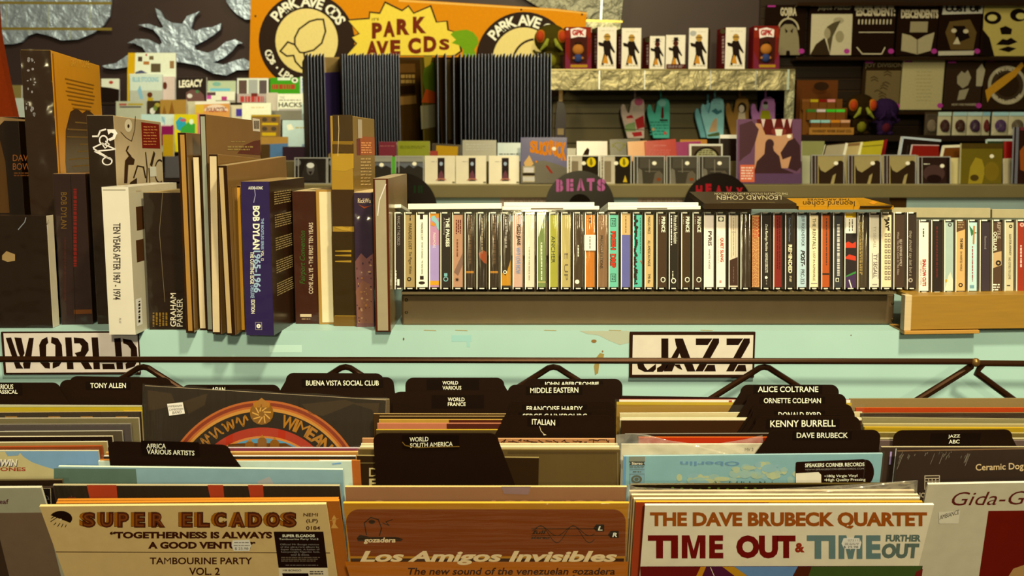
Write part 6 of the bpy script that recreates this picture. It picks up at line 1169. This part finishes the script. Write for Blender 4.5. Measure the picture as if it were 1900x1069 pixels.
# ---------------------------------------------------------------- folded shirts
GS_ = 'folded shirts on the slat panel'
def shirt(x0, x1, y0, y1, col, label, prt, xb0=None):
    f = slab((x0, y0), (x1, y0), 6.66, by=y1, lean=-3); t = Thing('folded_shirt', label, 'shirt', f, GS_); W, H = f.w, f.h
    b = MB(f); b.box(-W/2, W/2, 0, H, 0, .018, M(col, 'f')); prt(b); t.part('shirt', b, .003)
    b = MB(f, -.001); m = M('#a8407a')
    for s in ((x0+2, y0+1, x0+17, y0+4),): b.R(*s, m, 2)
    b.D(x1-10, y1-8, 5.5, 4.8, m, 2, 14); t.part('price_sticker', b)
pale, yl = M('#c2b384'), M('#d0bb62')
k4 = M('#20120a')
def gj(b):
    g = M('#8d8058'); b.T('GOJIRA', 1448, 14, 1478, 34, pale, 0, .04, lay=3); b.D(1463, 55, 20, 22, M('#b0a274'), 1, 24, 0, 180); b.D(1463, 56, 17, 20, k4, 2, 24, 0, 180)
    b.PG([(1448, 52), (1456, 45), (1470, 45), (1478, 52), (1482, 70), (1484, 102), (1444, 102), (1446, 72)], g, 3); b.PG([(1458, 102), (1459, 94), (1465, 94), (1466, 102)], k4, 4); b.PG([(1456, 52), (1462, 58), (1458, 62)], k4, 4); b.PG([(1472, 52), (1466, 58), (1470, 62)], k4, 4)
shirt(1422, 1497, 9, 103, '#28180c', 'folded black shirt with grey arched print beside the window cartons', gj)
def jm(b):
    b.T('Joyce Manor', 1517, 12, 1580, 20, pale, 0, 0, .2, lay=2); b.PG([(1506, 26), (1582, 26), (1579, 102), (1503, 102)], M('#bdb082'), 1); b.PG([(1503, 102), (1514, 82), (1530, 70), (1540, 102)], M('#3f2f18'), 2); b.PG([(1534, 50), (1546, 42), (1560, 38), (1545, 68), (1540, 100), (1535, 76)], M('#5c5032'), 3); b.D(1535, 62, 6, 10, M('#9c8f64'), 4); b.D(1556, 38, 10, 6, M('#a4976c'), 3); b.D(1558, 68, 8, 11, M('#9a8d62'), 3)
shirt(1503, 1581, 8, 103, '#2b1a0c', 'folded black shirt with a large pale picture and script above it', jm)
def de(b):
    b.T("'ESCENDENT:", 1586, 12, 1661, 30, pale, 0, .05, lay=2)
    for i in range(10): b.R(1592+i*6.6, 36, 1595+i*6.6, 45, pale, 2)
    b.LN([(1590, 88), (1600, 100), (1636, 100), (1642, 88)], 2, pale, 2); b.LN([(1594, 60), (1658, 60)], 1.5, pale, 2)
shirt(1583, 1663, 9, 103, '#2a190c', 'folded black shirt with bold capitals above a row of short bars', de)
shirt(1668, 1743, 9, 103, '#2a190c', 'folded black shirt with arched capitals above a pale open book print', lambda b: [b.T('DESCENDENTS', 1672, 18, 1741, 34, pale, 0, .05, lay=2), b.PG([(1674, 62), (1690, 66), (1702, 74), (1716, 66), (1734, 60), (1727, 94), (1702, 101), (1672, 94)], M('#a89a6c'), 2), b.R(1688, 40, 1722, 60, M('#9a8c60'), 2), b.LN([(1702, 74), (1702, 100)], 1.2, k4, 3)])
shirt(1745, 1823, 9, 103, '#2a180c', 'folded black shirt with white band at top and foot', lambda b: [b.PG([(1750, 14), (1824, 14), (1823, 25), (1748, 27)], M('#c8bf98'), 1), b.PG([(1741, 95), (1808, 94), (1806, 102), (1741, 103)], M('#b8ae86'), 1), b.T('COST OF', 1754, 11, 1820, 22, k4, 0, .08, lay=3), b.PG([(1762, 40), (1800, 36), (1812, 60), (1806, 92), (1764, 92), (1754, 60)], M('#6a5428'), 1), b.PG([(1768, 48), (1790, 48), (1800, 70), (1776, 80)], k4, 2), b.D(1770, 57, 5, 4, pale, 3), b.D(1792, 58, 5, 4, pale, 3), b.PG([(1768, 82), (1776, 68), (1782, 82)], pale, 3)])
def fc(b):
    b.PG([(1826, 10), (1960, 10), (1960, 60), (1900, 104), (1845, 104), (1836, 70), (1824, 55)], M('#bba858'), 1); b.D(1842, 33, 16, 12, k4, 2); b.D(1841, 33, 9, 6, M('#c8b868'), 3); b.D(1890, 28, 16, 12, k4, 2); b.D(1894, 30, 9, 6, M('#c8b868'), 3); b.PG([(1855, 52), (1866, 48), (1878, 54), (1876, 64), (1858, 64)], k4, 2); b.PG([(1848, 83), (1860, 72), (1868, 74), (1876, 70), (1888, 78), (1872, 84)], k4, 2); b.PG([(1852, 92), (1870, 86), (1886, 90), (1872, 97)], k4, 2); b.PG([(1824, 60), (1836, 70), (1845, 104), (1824, 104)], k4, 3)
shirt(1826, 1960, 8, 103, '#2a190c', 'folded black shirt with a huge yellow high contrast face', fc)
def jd(b):
    b.T('JOY DIVISION', 1605, 117, 1674, 127, M('#8d7c50'), 0, .0, lay=2); b.R(1603, 131, 1672, 204, M('#74623a'), 1)
    r = random.Random(2)
    for i in range(14): x = r.uniform(1620, 1648); y = 135+i*5; b.LN([(x-6, y), (x, y-3), (x+7, y+1)], 1.8, M('#4a3a1e'), 2)
shirt(1603, 1674, 113, 205, '#3a2a14', 'folded shirt with a brown grey panel under thin capitals', jd)
shirt(1676, 1754, 112, 204, '#b0a26c', 'folded plain beige shirt', lambda b: b.scrib(1700, 130, 1730, 190, 9, M('#a49660'), fill=.3))
shirt(1757, 1826, 113, 204, '#3f2e1c', 'folded dark shirt with a broken grey face print', lambda b: [b.PG([(1776, 142), (1784, 132), (1790, 136), (1796, 130), (1802, 144), (1796, 158), (1786, 164), (1776, 155)], M('#9a8e66'), 1), b.PG([(1812, 130), (1822, 118), (1828, 130), (1822, 160), (1811, 160)], M('#a89c72'), 1), b.PG([(1780, 168), (1798, 164), (1790, 184), (1776, 186)], M('#9a8e66'), 1), b.T('HOW I WAS MURDERED', 1766, 192, 1812, 196, pale, lay=2)])
def wy(b):
    b.ring(1869, 158, 30, 36, M('#a89c72'), 1); b.ring(1869, 158, 22, 30, M('#4a3a24'), 1); b.ARC('PINK FLOYD', 1869, 158, 31, 8, 130, 50, pale, .03, 2); b.ARC('WISH YOU WERE HERE', 1869, 158, 31, 7, 215, 325, pale, .03, 2, inside=True)
    b.PG([(1828, 168), (1850, 150), (1864, 140), (1878, 132), (1896, 115), (1900, 122), (1884, 142), (1862, 160), (1840, 176), (1832, 190)], M('#bb8c28'), 3)
shirt(1829, 1960, 110, 204, '#3c2a16', 'folded dark shirt with a round emblem and a golden diagonal shape', wy)
for y, lb in ((105, 'dark ledge strip under the upper row of shirts'), (206, 'dark ledge strip under the lower row of shirts'), (4, 'dark ledge strip above the upper row of shirts')):
    f = slab((1478, y), (2000, y), 6.6, by=y+7); b = MB(f); b.box(-f.w/2, f.w/2, 0, f.h, 0, .14, M('#33200c', 'g')); one('ledge_strip', lb, 'ledge', b, bevel=.004)
# shelf with candy stand, bugs and bagged figures
f = slab((1478, 251), (2000, 251), 6.40, by=262); b = MB(f); b.box(-f.w/2, f.w/2, 0, f.h, 0, .36, M('#2c1b0a', 't')); one('wall_shelf', 'dark wall shelf holding the cardboard stand and bagged figures', 'shelf', b); sz = f.O.z + f.h
f = slab((1488, 148), (1578, 148), 6.46, by=251); f.O.z = sz; t = Thing('counter_stand', 'tiered brown cardboard stand filled with small boxes', 'display stand', f)
cbm = M('#7a4f1e'); b = MB(f)
def B(px0, py0, px1, py1, y0, y1, m, bb=None):
    u0, v1 = f.uv(px0, py0); u1, v0 = f.uv(px1, py1); (bb or b).box(u0, u1, v0, v1, y0, y1, m)
B(1487, 147, 1560, 251, .10, .11, M('#6a3f18')); b.D(1524, 160, 14, 8, M('#3a2410'), 1) ; b.base = 0
B(1497, 237, 1578, 250, -.06, -.05, M('#a87a34')); B(1497, 248, 1578, 251, -.05, .10, cbm); B(1492, 200, 1572, 250, .02, .03, cbm); B(1490, 183, 1566, 250, .06, .07, cbm)
b.on(f, -.061); b.T('WHISKEY RIVER SOAP CO.', 1501, 241, 1574, 246, M('#5a3a14'), 0, .03); t.part('tray', b)
rows = [(1491, 185, 15, 19, ('#8a5a2c', '#b8a020', '#8a1c14', '#d08a7a'), .03), (1497, 204, 17, 19, ('#4a7a2c', '#c8b8a0', '#4ab830', '#5ac040'), -.01), (1501, 224, 17.5, 14, ('#9ac0a4', '#9ac0a4', '#c8862a', '#d0a070'), -.045)]
for x0, y0, dx, h, cs, yd in rows:
    for i, c in enumerate(cs):
        b2 = MB(f); B(x0+i*dx*1.05, y0, x0+i*dx*1.05+dx-1, y0+h, yd, yd+.03, cbm, b2); B(x0+i*dx*1.05, y0-1, x0+i*dx*1.05+dx-1, y0+4, yd-.0015, yd+.03, M(c), b2)
        t.part('small_box', b2)
bug(1594, 250, 6.50, 1.12, 'dark olive bug plush with orange eyes beside the cardboard stand', '#33240c', eyes='#a8461c', onz=sz)
bug(1640, 250, 6.50, 1.0, 'dark violet bug plush beside the olive one', '#36223a', face='#5c2428', eyes=None, onz=sz)
for i, (x0, x1, hd, fg, lb) in enumerate(((1717, 1741, '#4a3a20', '#7a6a4c', 'dim clear bag with small object at the start of the bagged row'), (1741, 1766, '#b8c4a0', '#4a2c24', 'bagged dark toy with pale header beside the dim bag'), (1769, 1795, '#a8c0a8', '#4c3020', 'second bagged toy with pale header'), (1796, 1823, '#b0c4ac', '#4a303c', 'third bagged toy with pale header'), (1824, 1838, '#90b4a8', '#6a2420', 'narrow bagged toy with a reddish shape'), (1842, 1872, '#a8c8b8', '#5a4054', 'bagged violet toy after the gap in the bagged row'), (1873, 1904, '#b0ccb4', '#6a5c40', 'last bagged toy, cut by the edge of the view'))):
    f = slab((x0, 208), (x1, 208), 6.52, by=251); f.O.z = sz; t = Thing('bagged_toy', lb, 'toy', f, 'bagged toys on the wall shelf'); W, H = f.w, f.h
    b = MB(f); b.box(-W/2, W/2, 0, H, .004, .008, M('#c2b684' if i else '#4a3820')); b.R(x0, 208, x1, 215, M(hd), 2); b.base = 0; t.part('card', b)
    b = MB(f); b.ball((0, -.008, H*.42), (W*.36, .012, H*.27), M(fg), 12, 8); b.ball((W*.15, -.01, H*.3), (W*.2, .012, H*.15), M(fg), 12, 8); t.part('toy', b)
    b = MB(f); b.add([f.pt(-W/2, -.004, 0), f.pt(W/2, -.004, 0), f.pt(W/2, .002, H), f.pt(-W/2, .002, H), f.pt(0, -.024, H*.4)], [(0, 1, 4), (1, 2, 4), (2, 3, 4), (3, 0, 4)], M('#e8e0c0', 'w')); t.part('bag', b)
# ---------------------------------------------------------------- face-out books and games
f = slab((-20, 322), (575, 322), 5.9, by=330); t = Thing('book_display', 'stepped dark book display by the back wall', 'shelf', f)
for y, Y in ((333, 5.79), (322, 5.9), (276, 6.05), (222, 6.2), (190, 6.35)):
    g = slab((-30, y), (590, y), Y, by=y+4); b = MB(g); b.box(-g.w/2, g.w/2, 0, g.h, .02, .17, M('#3a2a1c', 't')); t.part('step', b)
b = MB(f); b.box(-f.w/2-.25, f.w/2, -f.O.z, -.03, -.09, .84, M('#3a2c20', 't')); t.part('base', b)
GBk = 'face-out books and games on the stepped display'
def bk(x0, y0, x1, y1, Y, col, name, label, prt=None, cat='book', lean=8, y0r=None, D=.015): face(x0, y0, x1, y1, Y, D, col, '#d8d0b0', name, label, cat, GBk, prt, lean=lean, y0r=y0r, k='p')
bk(188, 146, 221, 190, 6.44, '#2a1c14', 'paperback_book', 'dark book with a white top and small red mark, beside the tallest box set', lambda b: [b.PG([(188, 146), (221, 146), (221, 166), (206, 163), (188, 161)], M('#d8d8c8'), 1), b.D(206, 153, 4, 3, M('#b04a30'), 2)])
bk(238, 98, 326, 190, 6.46, '#dcdcc4', 'magazine', 'large white magazine with yellow spine band and small photos', lambda b: [b.PG([(238, 98), (251, 98), (250, 137), (236, 137)], M('#d0a818'), 1), b.PG([(251, 134), (262, 130), (274, 136), (251, 137)], M('#5a5c6a'), 1)] + [b.R(*q, M(c), 2) for q, c in (((256, 105, 264, 114), '#5a4a34'), ((277, 104, 285, 111), '#7a6a44'), ((266, 114, 277, 120), '#b07a3a'), ((280, 118, 298, 134), '#6a5c3c'), ((315, 113, 323, 127), '#9a7a4a'), ((270, 100, 273, 104), '#b04a4a'))])
bk(236, 137, 240, 188, 6.42, '#d0b020', 'paperback_book', 'yellow book edge beside the pale book with teal lettering', None)
bk(300, 142, 324, 190, 6.42, '#d0bca0', 'paperback_book', 'pale pink book with a dark haired figure', lambda b: [b.D(306, 159, 4, 7, M('#6a3a24'), 1)])
bk(241, 138, 301, 190, 6.40, '#ccd4c0', 'paperback_book', 'pale book with teal lettering and a child in yellow', lambda b: [b.T('BLUE STOCKING', 246, 143, 294, 152, M('#7fb0ac'), 0, .02), b.R(241, 168, 301, 190, M('#b8b898'), 1), b.PG([(255, 168), (260, 158), (263, 168), (266, 184), (260, 184)], M('#8fb4b0'), 2), b.D(278, 176, 5, 5, M('#6a3a1c'), 2), b.R(274, 181, 284, 190, M('#b8a020'), 2)])
bk(327, 143, 383, 190, 6.42, '#3a2e24', 'board_game', 'dark game box with white capitals LEGACY', lambda b: [b.T('LEGACY', 332, 149, 376, 163, WT, 0, .04, sk=2), b.PG([(345, 172), (355, 166), (370, 168), (378, 176), (380, 190), (345, 190)], M('#7a5a4a'), 1), b.D(352, 178, 5, 4, M('#d8d0c0'), 2), b.D(366, 170, 3, 3, M('#5a8a50'), 2)], 'board game')
bk(385, 150, 437, 172, 6.44, '#b8c090', 'board_game', 'pale green and yellow game box with blue band', lambda b: [b.R(390, 164, 427, 169, M('#7fb8b8'), 2), b.D(402, 156, 8, 4, M('#8ab090'), 2)], 'board game')
bk(382, 170, 436, 192, 6.42, '#e0dcc0', 'board_game', 'white game box with pink and maroon blocks', lambda b: [b.R(382, 177, 392, 184, M('#c05a90'), 1), b.R(384, 171, 400, 177, M('#6a5048'), 1), b.R(411, 179, 421, 187, M('#b84a7a'), 1), b.R(400, 186, 437, 190, M('#a8a080'), 1)], 'board game')
bk(440, 145, 498, 180, 6.46, '#d8d8c4', 'board_game', 'white framed game box with three dark photos', lambda b: [b.R(443, 149, 458, 175, M('#6a5444'), 1), b.R(461, 148, 478, 175, M('#a8a890'), 1), b.R(481, 149, 495, 175, M('#6a5c50'), 1)], 'board game')
bk(440, 174, 496, 200, 6.40, '#b8a890', 'board_game', 'game box with broken red lettering', lambda b: [b.scrib(446, 178, 490, 190, 1, M('#b84a3c'), fill=.9), b.R(466, 173, 478, 179, M('#7a3a2a'), 1)], 'board game')
bk(501, 144, 556, 176, 6.46, '#4f9a20', 'board_game', 'bright green game box with red lettering and round mark', lambda b: [b.scrib(504, 156, 550, 166, 1, M('#b04a30'), fill=.9, seed=4), b.R(515, 144, 539, 149, M('#d8dcb8'), 2), b.D(547, 149, 6, 5, M('#e0e0c8'), 2), b.D(547, 149, 3, 2.5, M('#5a4a3a'), 3)], 'board game')
bk(557, 142, 580, 190, 6.48, '#d4d8c8', 'paperback_book', 'white book with blue vertical lettering beside the poster rack', lambda b: b.T('DOCTOR', 560, 146, 570, 172, M('#6a84a8'), -90, .04))
bk(494, 172, 515, 212, 6.36, '#c8bc98', 'paperback_book', 'beige book beside the one lettered HACKS', None)
bk(515, 174, 563, 206, 6.34, '#e2deca', 'paperback_book', 'white book lettered HACKS in dark capitals', lambda b: [b.T('HACKS', 517, 190, 560, 199, K, 0, .02), b.T('THE', 519, 179, 528, 183, GR), b.scrib(518, 184, 560, 188, 1, GR), b.R(517, 202, 560, 206, M('#b0a890'), 1)])
bk(215, 188, 271, 228, 6.24, '#b4b48e', 'paperback_book', 'grey green card with red and yellow heading', lambda b: [b.R(221, 192, 235, 196, M('#a8624a'), 1), b.R(237, 192, 265, 195.5, M('#b09a30'), 1), b.R(222, 197, 262, 200, M('#6a6458'), 1)])
bk(273, 187, 300, 228, 6.26, '#4a3c24', 'paperback_book', 'dark photo book with a pale flower', lambda b: [b.D(283, 206, 5, 6, M('#d8d4b4'), 2), b.D(292, 195, 5, 4, M('#b0a040'), 2), b.D(288, 201, 4, 5, M('#7a8a3a'), 2)])
bk(297, 185, 346, 226, 6.22, '#a8853c', 'paperback_book', 'tan book with two faint figures', lambda b: [b.PG([(301, 212), (305, 195), (309, 212)], M('#8a6428'), 1), b.PG([(313, 212), (319, 187), (324, 212)], M('#8a6024'), 1)])
bk(347, 188, 366, 226, 6.26, '#c4bc90', 'paperback_book', 'cream book sliver between the tan one and the orange oval one', None)
bk(362, 188, 426, 232, 6.2, '#d09a50', 'board_game', 'orange and yellow game box with an arched red title', lambda b: [b.PG([(362, 188), (426, 188), (426, 192), (362, 194)], M('#e0d8c0'), 1), b.D(401, 206, 22, 12, M('#e0c8a0'), 2, 24, 0, 180), b.T('POLACYTIC', 383, 199, 420, 208, M('#a84a38'), 0, .05), b.R(362, 194, 378, 210, M('#d0b040'), 1)], 'board game')
bk(424, 195, 452, 230, 6.24, '#cfc498', 'paperback_book', 'cream book with a violet blue block', lambda b: b.R(438, 202, 450, 216, M('#5a4a90'), 1))
bk(449, 191, 503, 230, 6.2, '#e4e4d8', 'paperback_book', 'plain white book with faint yellow lettering', lambda b: b.scrib(466, 197, 490, 202, 1, M('#d8c890')))
bk(504, 205, 560, 232, 6.26, '#8a8468', 'paperback_book', 'plain grey green book beneath the HACKS one', None)
bk(560, 192, 582, 236, 6.3, '#c4d2c6', 'paperback_book', 'pale blue book beside the poster rack', None)
bk(262, 212, 324, 282, 6.08, '#ccd4ca', 'paperback_book', 'white and pale blue map cover', lambda b: [b.LN([(300, 216), (306, 228), (302, 240), (312, 250)], 1.4, M('#8ab0b0')), b.D(303, 222, 4, 6, M('#a8c4c0'), 1), b.R(262, 212, 298, 226, M('#b8ccd0'), 1)])
bk(323, 212, 366, 282, 6.05, '#cfc01c', 'board_game', 'yellow game box with a blue and green cartoon map', lambda b: [b.PG([(326, 226), (334, 217), (344, 220), (346, 234), (336, 244), (328, 240)], M('#3aa0a0'), 1), b.D(340, 223, 6, 3, M('#b86a6a'), 3), b.PG([(336, 238), (350, 226), (362, 230), (362, 248), (334, 250)], M('#4aa040'), 2), b.D(355, 226, 4, 5, M('#d8e0c0'), 3)], 'board game')
bk(299, 232, 322, 270, 6.02, '#8a2050', 'paperback_book', 'magenta book beside the cream box set', lambda b: b.R(299, 232, 318, 234, M('#d0b0a0'), 1))
bk(302, 250, 322, 290, 5.98, '#b0901c', 'paperback_book', 'mustard book in front of the magenta one', None)
bk(362, 212, 380, 282, 6.06, '#c07a68', 'paperback_book', 'dusty pink book mostly behind the tallest thin book', None)
bk(466, 213, 520, 282, 6.05, '#8a6c38', 'board_game', 'brown and yellow game box with dark round shapes', lambda b: [b.R(466, 213, 520, 216, M('#b89a20'), 1), b.R(486, 228, 516, 232, M('#c8a820'), 1), b.R(486, 246, 512, 252, M('#c8a820'), 1)] + [b.D(x, y, 5, 4, M('#5a4c34'), 2) for x in (491, 508) for y in (222, 239)], 'board game')
bk(524, 223, 580, 290, 6.02, '#c0cec8', 'paperback_book', 'pale blue cover with white shapes and a gold word', lambda b: [b.PG([(532, 232), (540, 230), (546, 240), (534, 242)], M('#e8ecdc'), 1), b.scrib(548, 235, 576, 239, 1, M('#b8a040')), b.PG([(560, 268), (576, 266), (576, 276), (560, 274)], M('#8a9a98'), 1)])
bk(484, 254, 534, 310, 5.9, '#5f7e8e', 'paperback_book', 'slate blue book with tan upper band', lambda b: [b.PG([(484, 254), (534, 254), (534, 266), (484, 268)], M('#b08a40'), 1), b.R(484, 268, 501, 300, M('#5a4320'), 1)])
bk(524, 272, 580, 320, 5.86, '#3f2b2e', 'paperback_book', 'dark plum book beside the slate blue one', None)
bk(306, 290, 350, 330, 5.86, '#5c564c', 'paperback_book', 'grey book behind the cream box set', None)
bk(10, 158, 40, 215, 6.3, '#8a7c44', 'paperback_book', 'olive book with an orange spot beside the plaster column', lambda b: b.D(22, 198, 6, 8, M('#a86a20'), 1))
bk(26, 182, 48, 230, 6.2, '#b8bca0', 'paperback_book', 'pale grey book between the column and the tallest box set', None)
